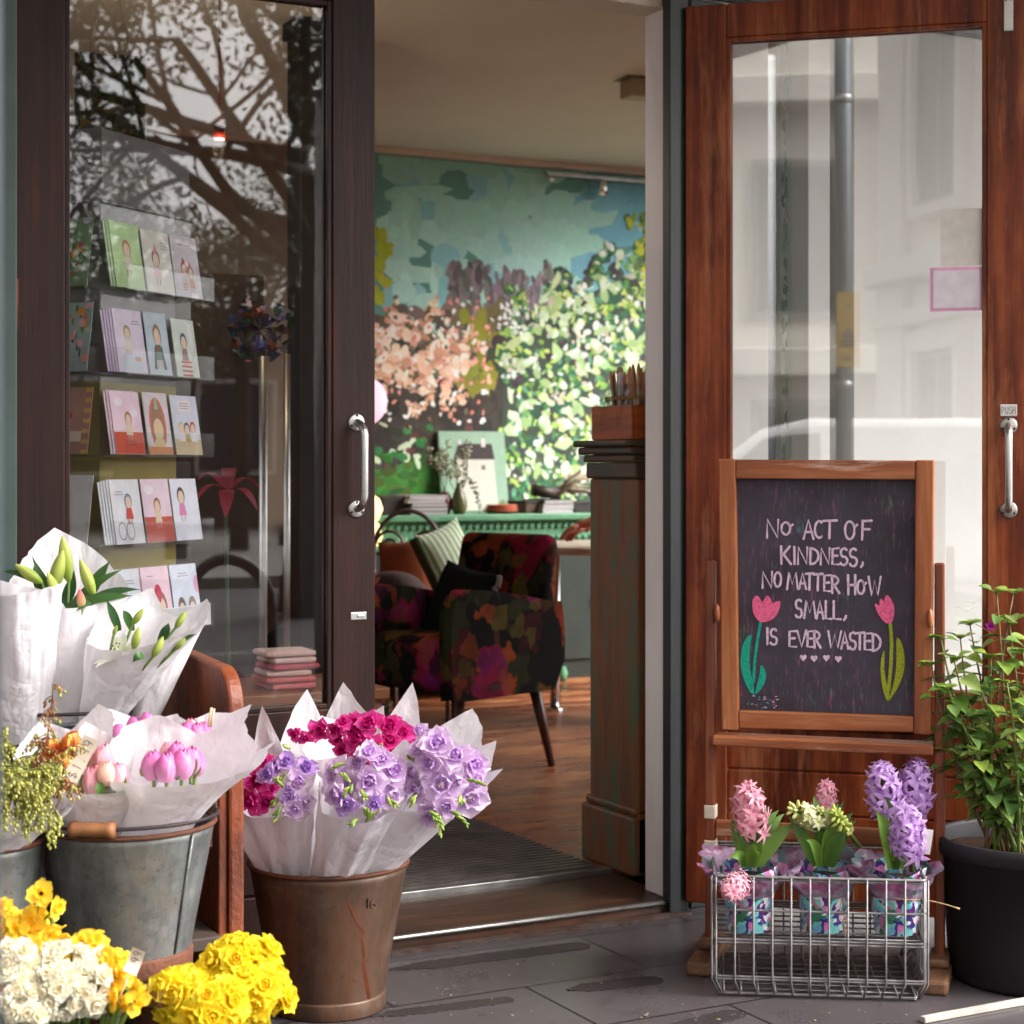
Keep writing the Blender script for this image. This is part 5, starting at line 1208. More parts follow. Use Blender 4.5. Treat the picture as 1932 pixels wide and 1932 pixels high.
# ------------------------------------------------------------------ the street the glass looks back at
def refl(x, y, d):
    """a point seen in the closed door's glass at picture point (x, y), d metres of sight line away"""
    p = W(x, y, d); return Vector((p.x, .043 - p.y, p.z))
def refl2(p):
    q = p - lnrm * (2 * (p - hinge).dot(lnrm)); return q
rnd = random.Random(101)
tb_ = refl(582, 0, 14.6); tree = thing('street_tree', 'large old street tree with spreading twiggy branches', 'tree', (tb_.x, tb_.y, -.1))
M['bark'] = pmat('bark', [lin((52, 44, 40)), lin((84, 74, 66))], 12, (4, 4, 1), .9, bmp=.6)
trunk = MB(); crown = MB(); twigs = []
def limb(p, d, r, l, lev):
    pts = [p]; rs = [r]; q = p; dd = d.normalized()
    n = 5
    for i in range(n):
        dd = (dd + Vector((rnd.uniform(-.22, .22), rnd.uniform(-.22, .22), rnd.uniform(-.12, .16)))).normalized()
        q = q + dd * l / n; pts.append(q); rs.append(r * (1 - .45 * (i + 1) / n))
    trunk.tube(pts, rs, 9 if lev < 2 else 5)
    if lev >= 4:
        twigs.append((pts[2], pts[-1])); return
    for k in range(3 if lev < 3 else 4):
        i = rnd.choice([2, 3, 4, 5]); a = rnd.uniform(0, 6.3); s_ = dd.cross(Vector((0, 0, 1)))
        if s_.length < .1: s_ = Vector((1, 0, 0))
        s_.normalize(); u_ = s_.cross(dd); nd = (dd * .55 + (s_ * math.cos(a) + u_ * math.sin(a)) * .85 + Vector((0, 0, -.05))).normalized()
        limb(pts[i], nd, rs[i] * .62, l * rnd.uniform(.58, .8), lev + 1)
trunk.tube([(0, 0, 0), (.03, 0, 1.2), (0, .05, 2.6), (-.05, .05, 3.5)], [.26, .15, .13, .11], 14)
for i, (a, el) in enumerate(((2.9, .35), (3.3, .6), (2.2, .5), (4.2, .4), (.5, .5), (1.2, .9), (5.2, .5), (2.7, .12), (3.6, .2), (2.5, .75), (1.8, .25), (4.6, .8), (3.1, 1.1))):
    limb(Vector((-.03, .05, 2.7 + .12 * i)), Vector((math.cos(a) * math.cos(el), math.sin(a) * math.cos(el), math.sin(el))), .062, 2.1, 1)
trunk.build('trunk', M['bark'], tree)
for (a, b_) in twigs:
    for k in range(84):
        f = rnd.random(); c = a.lerp(b_, f * 1.15) + Vector((rnd.gauss(0, .14), rnd.gauss(0, .14), rnd.gauss(0, .12))); s_ = rnd.uniform(.022, .05)
        u = Vector((rnd.uniform(-1, 1), rnd.uniform(-1, 1), rnd.uniform(-1, 1))).normalized(); v = u.cross(Vector((rnd.uniform(-1, 1), rnd.uniform(-1, 1), rnd.uniform(-1, 1)))).normalized() * .45
        crown.add([c - u * s_, c + v * s_, c + u * s_, c - v * s_], [(0, 1, 2, 3)], mul(lin(rnd.choice([(74, 84, 50), (60, 70, 44), (92, 98, 60)])), 1))
crown.build('crown', M['leaf_a'], tree, smooth=False)
def far_tree(x, d, h, r, seed, label):
    r_ = random.Random(seed); p = refl(x, HY, d); t = thing('street_tree', label, 'tree', (p.x, p.y, 0), 0, 'trees across the road')
    mb = MB(); mb.tube([(0, 0, 0), (.05, 0, h * .4), (0, .05, h * .8)], [.14, .10, .04], 8)
    cl = []
    for i in range(26):
        v = Vector((r_.gauss(0, 1), r_.gauss(0, 1), r_.gauss(0, .8))).normalized() * r * r_.random() ** .4; c = Vector((0, 0, h * .72)) + Vector((v.x, v.y, v.z * .75)); cl.append(c)
        if i % 3 == 0: mb.tube([(0, 0, h * .45), Vector((0, 0, h * .5)).lerp(c, .5), c], [.05, .035, .01], 5)
    mb.build('trunk', M['bark'], t); mb = MB()
    for c0 in cl:
        for k in range(70):
            c = c0 + Vector((r_.gauss(0, .22), r_.gauss(0, .22), r_.gauss(0, .18))) * r * .7; s_ = r_.uniform(.04, .08); u = Vector((r_.uniform(-1, 1), r_.uniform(-1, 1), r_.uniform(-1, 1))).normalized(); v = u.cross(Vector((r_.uniform(-1, 1), .3, r_.uniform(-1, 1)))).normalized() * .5
            mb.add([c - u * s_, c + v * s_, c + u * s_, c - v * s_], [(0, 1, 2, 3)], lin(r_.choice([(70, 82, 50), (58, 68, 44), (86, 92, 58)])))
    mb.build('crown', M['leaf_a'], t, smooth=False)
for a in ((455, 24, 5.4, 1.7, 1, 'bushy tree across the road reflected beside the trunk of the big tree'), (330, 22, 4.6, 1.4, 2, 'smaller round tree across the road reflected above the card rack'), (230, 25, 5.6, 1.9, 3, 'broad tree across the road reflected over the wall picture'), (540, 26, 6.2, 1.8, 4, 'tall tree across the road reflected near the lock stile')): far_tree(*a)
# low dark building across the road
hb = refl(300, HY, 30)
bld = thing('low_building', 'low dark brick building across the road', 'building', (hb.x, hb.y - 1.5, 0))
brick_m = pmat('dark_brick', [lin((66, 54, 48)), lin((88, 70, 60))], 8, rough=.9)
mb = MB(); mb.bx(-22, 12, -4, 0, 0, 3.6); mb.build('wall', brick_m, bld, smooth=False)
mb = MB(); mb.bx(-22.3, 12.3, -4.3, .3, 3.605, 3.85); mb.build('roof', plain('roof_sheet', lin((70, 70, 72)), .6), bld, smooth=False)
for i in range(12):
    x = -20.5 + i * 2.7; mb = MB(); mb.bx(x, x + 1.5, .002, .05, .9, 2.6); f_ = mb.build('window', plain('window_frame_white', lin((190, 186, 180)), .5), bld, smooth=False)
    mb = MB(); mb.bx(x + .08, x + 1.42, .0505, .056, .98, 2.52); mb.build('pane', plain('dark_pane', lin((50, 56, 62)), .15), f_, smooth=False)
for i, (x, d, r, h, lb) in enumerate(((606, 9.4, .034, 3.0, 'slim grey street pole beside the tree trunk'),)):
    p = refl(x, HY, d); sp_ = thing('street_pole', lb, 'pole', (p.x, p.y, 0)); mb = MB(); mb.tube([(0, 0, 0), (0, 0, h)], r, 16); mb.build('shaft', M['steel_worn'], sp_); mb = MB(); mb.lathe([(0, h + .03), (r + .006, h + .02), (r + .006, h - .01)], 16); mb.build('cap', M['black'], sp_)
# bicycle hoop on the pavement
p = refl(430, HY, 7.2); bh = thing('bike_hoop', 'dark steel bicycle hoop standing on the pavement', 'bike hoop', (p.x, p.y, 0), R(12))
mb = MB(); mb.tube([(-.17, 0, 0), (-.17, 0, .52)] + [(-.17 * math.cos(PI * k / 12), 0, .52 + .2 * math.sin(PI * k / 12)) for k in range(13)] + [(.17, 0, 0)], .024, 12); mb.build('hoop', plain('dark_steel', lin((62, 58, 56)), .5), bh)
for s in (-.17, .17): mb = MB(); mb.lathe([(0, .008), (.06, .008), (.06, 0)], 16, (s, 0, 0)); mb.build('base_plate', M['steel_worn'], bh)
# pale stone building that the open door reflects
stone = pmat('pale_stone', [lin((214, 208, 198)), lin((226, 221, 212))], .6, rough=.8)
stone_d = pmat('window_stone_dark', [lin((126, 130, 124)), lin((146, 148, 140))], 1, rough=.5)  # darker stone tone that sets the windows off
s0 = (210 - CX) / FPX; dv = (FWD + RGT * s0).normalized()
P1 = W(1683, HY, 17.0); P1.z = 0
O1 = refl2(P1); A1 = refl2(P1 - dv) - O1; A1.z = 0; A1.normalize()
N1 = Vector((-A1.y, A1.x, 0)); 
sgn = 1 if N1.dot(hinge - O1) > 0 else -1
# local frame: x along A1, y so that z is up; the seen side is y * sgn
b1 = thing('stone_building', 'pale classical stone building with rows of tall windows', 'building', (O1.x, O1.y, 0), math.atan2(A1.y, A1.x))
def BX(mb, x0, x1, y0, y1, z0, z1): mb.bx(x0, x1, min(sgn * y0, sgn * y1), max(sgn * y0, sgn * y1), z0, z1)
mb = MB(); BX(mb, 0, 4.6, -8, 0, 0, 9.5); mb.build('wall', stone, b1, smooth=False)
mb = MB(); BX(mb, -.18, 4.6, .002, .22, 2.75, 2.95); BX(mb, -.18, 4.6, .002, .12, 2.35, 2.5); BX(mb, -.2, 4.6, .002, .3, 6.2, 6.5); BX(mb, -.12, .42, .002, .10, 0, 9.5); mb.build('cornice', stone, b1, smooth=False, bevel=.02)
for zf, (za, zb) in enumerate(((.7, 2.1), (3.4, 5.4), (6.9, 8.8))):
    for i in range(3):
        x = .7 + i * 1.35; mb = MB(); BX(mb, x, x + .82, .003, .07, za, zb); wn = mb.build('window', stone_d, b1, smooth=False)
        mb = MB(); BX(mb, x - .1, x, .003, .13, za - .1, zb + .14); BX(mb, x + .82, x + .92, .003, .13, za - .1, zb + .14); BX(mb, x, x + .82, .003, .14, zb, zb + .14); BX(mb, x, x + .82, .003, .15, za - .1, za); mb.build('frame', stone, wn, smooth=False)
        mb = MB(); BX(mb, x + .06, x + .39, .0705, .075, za + .06, zb - .06); BX(mb, x + .43, x + .76, .0705, .075, za + .06, zb - .06); mb.build('pane', plain('pale_pane', lin((70, 78, 76)), .2), wn, smooth=False)
P2 = W(1500, HY, 25.0); P2.z = 0; O2 = refl2(P2); dirv = (hinge - O2); dirv.z = 0; dirv.normalize()
b2 = thing('stone_building', 'pale rendered building with a columned front further down the street', 'building', (O2.x, O2.y, 0), math.atan2(dirv.y, dirv.x) + PI / 2)
mb = MB(); mb.bx(-6, 12, 0, 6, 0, 11); mb.build('wall', stone, b2, smooth=False)
mb = MB(); mb.bx(-6, 12, -.5, -.002, 2.3, 2.7); mb.bx(-6, 12, -.4, -.002, 6, 6.4); mb.build('cornice', stone, b2, smooth=False, bevel=.03)
for i in range(6):
    x = -4.5 + i * 3; mb = MB(); mb.lathe([(.34, 0), (.34, .2), (.27, .25), (.24, 2.1), (.3, 2.2), (.34, 2.295)], 24, (x, -.42, 0)); mb.lathe([(.26, 2.705), (.26, 5.99)], 24, (x, -.2, 0)); mb.build('column', stone, b2)
    mb = MB(); mb.bx(x + .9, x + 2.1, -.06, -.003, 3.1, 5.3); mb.bx(x + .9, x + 2.1, -.06, -.003, .3, 2.0); wn = mb.build('window', stone_d, b2, smooth=False)
    mb = MB(); mb.bx(x + 1.0, x + 2.0, -.066, -.061, 3.2, 5.2); mb.bx(x + 1.0, x + 2.0, -.066, -.061, .4, 1.9); mb.build('pane', plain('pale_pane', lin((70, 78, 76)), .2), wn, smooth=False)
# white van and signposted pole in that reflection
P3 = W(1655, HY, 13.0); O3 = refl2(P3); d3 = hinge - O3; d3.z = 0
van = thing('parked_van', 'small white panel van parked at the kerb', 'van', (O3.x, O3.y, 0), math.atan2(d3.y, d3.x) + PI / 2)
prof = [(-1.9, .3), (-1.95, .75), (-1.86, 1.1), (-1.66, 1.34), (-1.2, 1.40), (.4, 1.40), (.75, 1.33), (1.25, .96), (1.85, .82), (1.98, .6), (1.95, .3)]
k = len(prof); mb = MB(); mb.add([(x, -.8, z) for x, z in prof] + [(x, .8, z) for x, z in prof], [tuple(range(k)), tuple(reversed(range(k, 2 * k)))] + [(i, k + i, k + (i + 1) % k, (i + 1) % k) for i in range(k)])
mb.build('body', plain('white_car_paint', lin((226, 226, 222)), .3), van, bevel=.06, seg=3)
for s in (-1, 1):
    mb = MB(); mb.add([(x, s * .803, z) for x, z in ((.35, .92), (1.12, .92), (.72, 1.27), (.35, 1.30))], [(0, 1, 2, 3)]); mb.build('side_window', plain('van_glass', lin((90, 96, 96)), .1), van, smooth=False)
    for x in (-1.25, 1.25):
        mb = MB(); mb.lathe([(0, -.08), (.2, -.09), (.3, -.08), (.31, 0), (.3, .08), (0, .08)], 28, (x, s * .74, .31), Matrix.Rotation(PI / 2, 3, 'X')); wh = mb.build('wheel', plain('tyre', (.02, .02, .02), .7), van)
        mb = MB(); mb.lathe([(0, .1), (.18, .098), (.19, .09)], 24, (x, s * .755, .31), Matrix.Rotation(-s * -PI / 2, 3, 'X')); mb.build('rim', M['steel_worn'], wh)
    mb = MB(); mb.ball((1.93, s * .55, .68), .09, 12, 8, sc=(.5, 1.3, .8)); mb.build('headlight', plain('lamp_glass', lin((220, 220, 220)), .1), van)
P4 = W(1590, HY, 7.6); O4 = refl2(P4); d4 = hinge - O4
sg = thing('sign_pole', 'grey street pole carrying a tall yellow sign', 'sign pole', (O4.x, O4.y, 0), math.atan2(d4.y, d4.x) + PI / 2)
mb = MB(); mb.tube([(0, 0, 0), (0, 0, 4)], .035, 18); mb.build('pole', plain('galv_pole', lin((96, 104, 110)), .45, .3), sg)
zt, zb = CH + (HY - 547) * 7.5 / FPX, CH + (HY - 692) * 7.5 / FPX
mb = MB(); mb.bx(-.075, .03, -.045, -.041, zb, zt); sgp = mb.build('sign_plate', plain('yellow_sign', lin((214, 170, 40)), .5), sg, smooth=False)
mb = MB()
for i, (zz, ww) in enumerate(((.83, .02), (.52, .016), (.47, .05), (.42, .05), (.36, .06), (.30, .06), (.12, .03))): mb.bx(-.022 - ww / 2, -.022 + ww / 2, -.0465, -.0455, zb + (zt - zb) * zz - .006, zb + (zt - zb) * zz + .004)
mb.build('sign_marks', plain('sign_ink', lin((90, 76, 40)), .6), sgp, smooth=False)
for zz in (1.4, 2.6, 3.2): mb = MB(); mb.lathe([(.036, zz), (.04, zz + .005), (.04, zz + .03), (.036, zz + .035)], 18); mb.build('band', M['steel_worn'], sg)
# ------------------------------------------------------------------ chalkboard on its stand
M['oak'] = pmat('orange_worn_oak', [(.28, lin((104, 50, 22))), (.5, lin((150, 82, 42))), (.74, lin((182, 118, 72)))], 4, (7, 7, .7), .5, bmp=.2, bscale=10, wear=lin((196, 160, 134)), wear_scale=3, wear_at=(.62, .74), wear_stretch=(9, 9, 1))
M['oak_h'] = pmat('orange_worn_oak_rail', [(.28, lin((104, 50, 22))), (.5, lin((150, 84, 46))), (.74, lin((186, 128, 88)))], 4, (.7, 7, 7), .5, bmp=.2, bscale=10, wear=lin((200, 164, 146)), wear_scale=3, wear_at=(.58, .7), wear_stretch=(1, 9, 9))
BYAW = R(-17)                                   # right side nearer
bo = C3(1559, 1127, 3.93)
st = cthing('chalkboard_stand', 'worn timber stand holding a chalkboard lettered about kindness', 'chalkboard', (bo.x, bo.y, 0), BYAW)
org = world(bo.x, bo.y, 0); bn = Vector((math.sin(-TH + BYAW), -math.cos(-TH + BYAW), 0)); bd = Vector((math.cos(-TH + BYAW), math.sin(-TH + BYAW), 0))
def BP(x, y, off=0.0):
    p = PP(x, y, org + bn * off, bn); return ((p - org).dot(bd), p.z)
def quadbar(mb, TL, TR, BR, BL, y0, y1):
    vs = [(x, y, z) for y in (y0, y1) for (x, z) in (BL, BR, TR, TL)]
    mb.add(vs, [(0, 1, 2, 3), (7, 6, 5, 4), (0, 4, 5, 1), (1, 5, 6, 2), (2, 6, 7, 3), (3, 7, 4, 0)])
FT, BTH = .018, .012                         # frame stands proud of the slate
oTL, oTR, oBR, oBL = BP(1355, 866, FT), BP(1762, 868, FT), BP(1757, 1387, FT), BP(1361, 1377, FT)
iTL, iTR, iBR, iBL = BP(1387, 903, FT), BP(1727, 905, FT), BP(1724, 1352, FT), BP(1393, 1341, FT)
e = .0006
for q in ((oTL, (iTL[0], oTL[1]), (iBL[0], oBL[1]), oBL), ((iTR[0], oTR[1]), oTR, oBR, (iBR[0], oBR[1]))):
    mb = MB(); quadbar(mb, *q, -FT, BTH); mb.build('frame_stile', M['oak'], st, smooth=False, bevel=.003)
for q in (((iTL[0] + e, oTL[1] - .001), (iTR[0] - e, oTR[1] - .001), (iTR[0] - e, iTR[1]), (iTL[0] + e, iTL[1])), ((iBL[0] + e, iBL[1]), (iBR[0] - e, iBR[1]), (iBR[0] - e, oBR[1] + .004), (iBL[0] + e, oBL[1] + .004))):
    mb = MB(); quadbar(mb, *q, -FT + .001, BTH - .001); mb.build('frame_rail', M['oak_h'], st, smooth=False, bevel=.003)
def slate_mat():
    m, t, b = new_mat('smudged_chalkboard')
    mp = coords(t); n = noise_node(t, mp, 5, 5, .6); r = ramp(t, n.outputs['Fac'], [(.35, lin((44, 36, 46))), (.7, lin((70, 62, 78)))])
    c = r.outputs[0]
    mp2 = coords(t, (60, 60, 9)); n2 = noise_node(t, mp2, 2.4, 6, .75); r2 = ramp(t, n2.outputs['Fac'], [(.54, 0.0), (.64, .75)])
    mp3 = coords(t); n3 = noise_node(t, mp3, 14, 2, .5); r3 = ramp(t, n3.outputs['Color'], [(.35, lin((60, 120, 130))), (.5, lin((150, 60, 110))), (.62, lin((90, 130, 80)))])
    n4 = noise_node(t, mp3, 6, 3); r4 = ramp(t, n4.outputs['Fac'], [(.38, 0.0), (.55, 1.0)])
    f = t.nodes.new('ShaderNodeMath'); f.operation = 'MULTIPLY'; t.links.new(r2.outputs[0], f.inputs[0]); t.links.new(r4.outputs[0], f.inputs[1])
    c = mix_rgb(t, f.outputs[0], c, r3.outputs[0])
    t.links.new(c, b.inputs['Base Color']); b.inputs['Roughness'].default_value = .75; return m
mb = MB(); quadbar(mb, (iTL[0] - .004, iTL[1] + .004), (iTR[0] + .004, iTR[1] + .004), (iBR[0] + .004, iBR[1] - .004), (iBL[0] - .004, iBL[1] - .004), 0.0, .004)
mb.build('slate_panel', slate_mat(), st, smooth=False)
def chalk(name):
    m, t, b = new_mat(name); a = t.nodes.new('ShaderNodeVertexColor'); a.layer_name = 'Col'
    mp = coords(t); n = noise_node(t, mp, 220, 3, .8); r = ramp(t, n.outputs['Fac'], [(.34, .55), (.52, 1.0)]); c = mix_rgb(t, 1, a.outputs[0], r.outputs[0], 'MULTIPLY'); t.links.new(c, b.inputs['Base Color']); b.inputs['Roughness'].default_value = .95; b.inputs['Specular IOR Level'].default_value = .1; return m
M['chalk'] = chalk('chalk')
def c4(cx, cy): return BP((2500 + cx / 1.932) / (3787 / 1932), (1650 + cy / 1.932) / (3787 / 1932))
PINK = lin((222, 194, 214))
LET = [('N', 650, 735, 525, 655), ('o', 752, 830, 540, 632), ('A', 912, 983, 528, 662), ('C', 990, 1052, 535, 655), ('T', 1050, 1150, 530, 658), ('o', 1206, 1290, 532, 664), ('F', 1322, 1398, 532, 668),
       ('K', 747, 820, 716, 842), ('I', 835, 858, 722, 842), ('N', 870, 942, 722, 842), ('D', 956, 1020, 728, 845), ('N', 1034, 1100, 728, 846), ('E', 1116, 1164, 728, 845), ('S', 1172, 1228, 730, 850), ('S', 1238, 1296, 732, 858), (',', 1322, 1340, 832, 862),
       ('N', 617, 690, 897, 1014), ('O', 702, 752, 902, 1005), ('M', 795, 870, 902, 1022), ('A', 880, 930, 905, 1020), ('T', 928, 984, 908, 1025), ('T', 985, 1048, 912, 1028), ('E', 1056, 1104, 920, 1036), ('R', 1112, 1168, 926, 1050), ('H', 1228, 1284, 922, 1058), ('o', 1296, 1356, 955, 1056), ('W', 1376, 1464, 932, 1066),
       ('S', 852, 902, 1097, 1224), ('M', 916, 998, 1104, 1228), ('A', 1006, 1054, 1106, 1232), ('L', 1068, 1112, 1106, 1234), ('L', 1124, 1176, 1106, 1236), (',', 1200, 1220, 1212, 1242),
       ('I', 640, 668, 1300, 1414), ('S', 672, 724, 1306, 1418), ('E', 808, 858, 1318, 1432), ('V', 866, 930, 1318, 1432), ('E', 938, 980, 1320, 1434), ('R', 986, 1034, 1322, 1440), ('W', 1088, 1180, 1322, 1442), ('A', 1182, 1232, 1326, 1448), ('S', 1238, 1288, 1330, 1452), ('T', 1286, 1346, 1332, 1452), ('E', 1346, 1398, 1334, 1456), ('D', 1404, 1462, 1342, 1464)]
mb = MB(); rnd = random.Random(4)
for (ch, xa, xb, ya, yb) in LET:
    sk = rnd.uniform(-.03, .03)
    for s_ in GL[ch]:
        pts = []
        for (u, v) in s_:
            x, z = c4(xa + (xb - xa) * u + sk * (v - .5) * 60 + rnd.uniform(-1, 1), yb + (ya - yb) * v + rnd.uniform(-1, 1)); pts.append((x, -.0012, z))
        mb.ribbon(pts, [.0049 * (1 + .12 * math.sin(i * 1.3)) for i in range(len(pts))], (0, -1, 0), PINK)
mb.build('chalk_lettering', M['chalk'], st, smooth=False)
for (hx_, hy_) in ((910, 1510), (987, 1516), (1075, 1512), (1160, 1520)):
    mb = MB(); pts = []
    for k in range(24):
        a = 2 * PI * k / 24; x = 16 * math.sin(a) ** 3; y = 13 * math.cos(a) - 5 * math.cos(2 * a) - 2 * math.cos(3 * a) - math.cos(4 * a)
        px, pz = c4(hx_ + x * 1.55, hy_ - y * 1.75); pts.append((px, -.0012, pz))
    mb.add(pts, [tuple(range(24))], PINK); mb.build('chalk_heart', M['chalk'], st, smooth=False)
def smoothpoly(p, it=2):
    for _ in range(it):
        q = []
        for i in range(len(p)):
            a, b_ = p[i], p[(i + 1) % len(p)]; q += [(a[0] * .78 + b_[0] * .22, a[1] * .78 + b_[1] * .22), (a[0] * .22 + b_[0] * .78, a[1] * .22 + b_[1] * .78)]
        p = q
    return p
def cpoly(mb, pts, col, off): 
    q = smoothpoly(pts, 2); v = [c4(*k) for k in q]; mb.add([(x, -off, z) for x, z in v], [tuple(range(len(v)))], lin(col))
def cline(mb, pts, w_, col, off): mb.ribbon([(*c4(*k), )[0:1] + (-off,) + (c4(*k)[1],) for k in pts], w_, (0, -1, 0), lin(col))
teal, olive, rose = (40, 164, 140), (156, 166, 48), (232, 104, 146)
mb = MB()
cpoly(mb, [(542, 1335), (500, 1370), (470, 1440), (460, 1530), (465, 1600), (490, 1680), (530, 1760), (560, 1778), (556, 1700), (530, 1600), (525, 1480), (535, 1400)], teal, .0012)
cpoly(mb, [(606, 1555), (635, 1590), (647, 1640), (635, 1690), (600, 1750), (558, 1780), (575, 1720), (595, 1650)], teal, .0014)
cline(mb, [(606, 1250), (592, 1330), (576, 1430), (562, 1550), (556, 1680)], .0062, teal, .0016)
cpoly(mb, [(545, 1140), (548, 1100), (560, 1074), (578, 1064), (598, 1080), (618, 1120), (638, 1080), (656, 1064), (678, 1090), (688, 1124), (720, 1108), (750, 1104), (745, 1150), (725, 1200), (690, 1240), (640, 1258), (600, 1255), (565, 1220), (550, 1180)], rose, .0018)
mb.build('chalk_tulip', M['chalk'], st, smooth=False)['label'] = 'pink chalk tulip with teal leaves'
mb = MB()
cpoly(mb, [(1490, 1450), (1468, 1500), (1460, 1600), (1470, 1700), (1490, 1780), (1515, 1834), (1530, 1770), (1505, 1700), (1487, 1600), (1490, 1520)], olive, .0012)
cpoly(mb, [(1573, 1362), (1600, 1380), (1625, 1440), (1636, 1530), (1628, 1620), (1590, 1720), (1515, 1836), (1530, 1780), (1560, 1680), (1575, 1580), (1576, 1480)], olive, .0014)
cline(mb, [(1530, 1265), (1538, 1340), (1541, 1430), (1536, 1560), (1520, 1740)], .0072, olive, .0016)
cpoly(mb, [(1416, 1128), (1438, 1124), (1456, 1146), (1453, 1100), (1468, 1086), (1486, 1112), (1494, 1072), (1514, 1062), (1540, 1095), (1557, 1130), (1562, 1190), (1550, 1250), (1530, 1272), (1500, 1264), (1468, 1235), (1440, 1190)], rose, .0018)
mb.build('chalk_tulip', M['chalk'], st, smooth=False)['label'] = 'pink chalk tulip with olive green leaves'
mb = MB()
for i in range(34):
    x, y = rnd.uniform(500, 740), rnd.uniform(1775, 1870); 
    if y < 1830 and x > 600 and rnd.random() < .5: continue
    cline(mb, [(x, y), (x + rnd.uniform(4, 18), y + rnd.uniform(-8, 8))], .002, rnd.choice([(40, 130, 116), (200, 80, 130), (210, 196, 206), (110, 150, 190), (36, 100, 90)]), .0011)
mb.build('chalk_smudges', M['chalk'], st, smooth=False)
# stand: two posts with feet, three rails
pL, pR = BP(1341, 1300)[0], BP(1773, 1300)[0]
ztop = BP(1341, 1058)[1]; ztopR = BP(1775, 1062)[1]
M['oak_d'] = pmat('dark_worn_oak', [(.3, lin((74, 34, 16))), (.55, lin((122, 58, 28))), (.78, lin((158, 92, 54)))], 4, (7, 7, .7), .5, bmp=.2, bscale=10)
for x, zt in ((pL, ztop), (pR, ztopR)):
    mb = MB(); mb.bx(x - .0105, x + .0105, -.014, .014, .045, zt); po = mb.build('post', M['oak_d'], st, smooth=False, bevel=.004)
    mb = MB(); mb.bx(x - .026, x + .026, -.15, .13, .0, .03); mb.v = [(a, b_, c if c < .01 or abs(b_) > .2 else c) for a, b_, c in mb.v]; mb.bx(x - .022, x + .022, -.055, .055, .0305, .05); mb.build('foot', pmat('scuffed_oak', [lin((90, 58, 38)), lin((124, 88, 62))], 7, (5, 1, 5), .6, bmp=.3, wear=lin((92, 82, 74)), wear_scale=9, wear_at=(.6, .7)), st, smooth=False, bevel=.007)
    mb = MB(); mb.ball((x + (.018 if x < 0 else -.018), -.022, BP(1757, 1165)[1]), .012, 12, 8, sc=(.6, .8, 1.7)); mb.build('pivot_knob', M['oak'], st)
mb = MB(); zl = BP(1560, 1392)[1]; mb.bx(pL + .011, pR - .011, -.044, .022, zl - .022, zl); mb.build('chalk_ledge', M['oak_h'], st, smooth=False, bevel=.004)
mb = MB(); zr = BP(1560, 1558)[1]; mb.bx(pL + .011, pR - .011, -.008, .012, zr - .036, zr); mb.build('lower_rail', M['oak_h'], st, smooth=False, bevel=.004)
tape = pmat('cream_tape', [lin((206, 192, 172)), lin((226, 214, 196))], 20, rough=.6)
for (y0, y1) in ((1517, 1543), (1583, 1612)):
    za, zb = BP(1341, y1)[1], BP(1341, y0)[1]; mb = MB(); mb.bx(pL - .0125, pL + .0125, -.016, .016, za, zb); mb.build('tape_band', tape, st, smooth=False, bevel=.003)

# ------------------------------------------------------------------ wire basket
KYAW = R(-6)
f0 = C3(1348, HY, 3.715); f1 = C3(1742, HY, 3.66)
KW = .424; KD = .34; KH = .246
kb = C3(1546, HY, 3.69)
bas = cthing('wire_basket', 'galvanised wire basket of three wrapped hyacinth pots under the chalkboard', 'basket', (kb.x, kb.y, 0), KYAW)
M['wire'] = pmat('galvanised_wire', [lin((104, 100, 100)), lin((144, 140, 140))], 40, rough=.5, metal=.4)
r_ = .0025
def rect_rod(mb, x0, x1, y0, y1, z, r, rc=.012):
    pts = []
    for (cx, cy, a0) in ((x1 - rc, y1 - rc, 0), (x0 + rc, y1 - rc, 90), (x0 + rc, y0 + rc, 180), (x1 - rc, y0 + rc, 270)):
        for k in range(5): pts.append((cx + rc * math.cos(R(a0 + k * 22.5)), cy + rc * math.sin(R(a0 + k * 22.5)), z))
    mb.tube(pts, r, 8, True)
hw = KW / 2
mb = MB()
rect_rod(mb, -hw, hw, 0, KD, KH, r_ * 1.35); rect_rod(mb, -hw + .002, hw - .002, .002, KD - .002, KH - .006, r_)
for z in (.178, .118, .112): rect_rod(mb, -hw, hw, 0, KD, z, r_ * (1.05))
for z in (.038, .043): rect_rod(mb, -hw, hw, 0, KD, z, r_ * 1.1)
rect_rod(mb, -hw + .014, hw - .014, .012, KD - .012, .006, r_ * 1.25)
mb.build('hoop_rods', M['wire'], bas)
for face in ('front', 'back'):
    mb = MB(); y = 0 if face == 'front' else KD; o = -.0045 if face == 'front' else .0045
    for i in range(12):
        x = -hw + .004 + (KW - .008) * i / 11; mb.tube([(x, y + o, KH), (x, y + o, .036), (x * .94, y - o * 1.2, .006)], r_ * .9, 7)
    mb.build('side_rods', M['wire'], bas)
for s in (-1, 1):
    mb = MB()
    for i in range(9):
        y = .004 + (KD - .008) * i / 8; mb.tube([(s * (hw + .0045), y, KH), (s * (hw + .0045), y, .036), (s * (hw - .012), y, .006)], r_ * .9, 7)
    mb.build('side_rods', M['wire'], bas)
mb = MB()
for i in range(12):
    x = -hw + .02 + (KW - .04) * i / 11; mb.tube([(x, .012, .010), (x, KD - .012, .010)], r_ * .8, 6)
for i in range(9): mb.tube([(-hw + .016, .012 + (KD - .024) * i / 8, .0035 + .0005), (hw - .016, .012 + (KD - .024) * i / 8, .004)], r_ * .8, 6)
for i in range(7): mb.tube([(-hw, .05 + .045 * i, .112), (hw, .05 + .045 * i, .112)], r_ * .8, 6)
mb.build('floor_grid', M['wire'], bas)

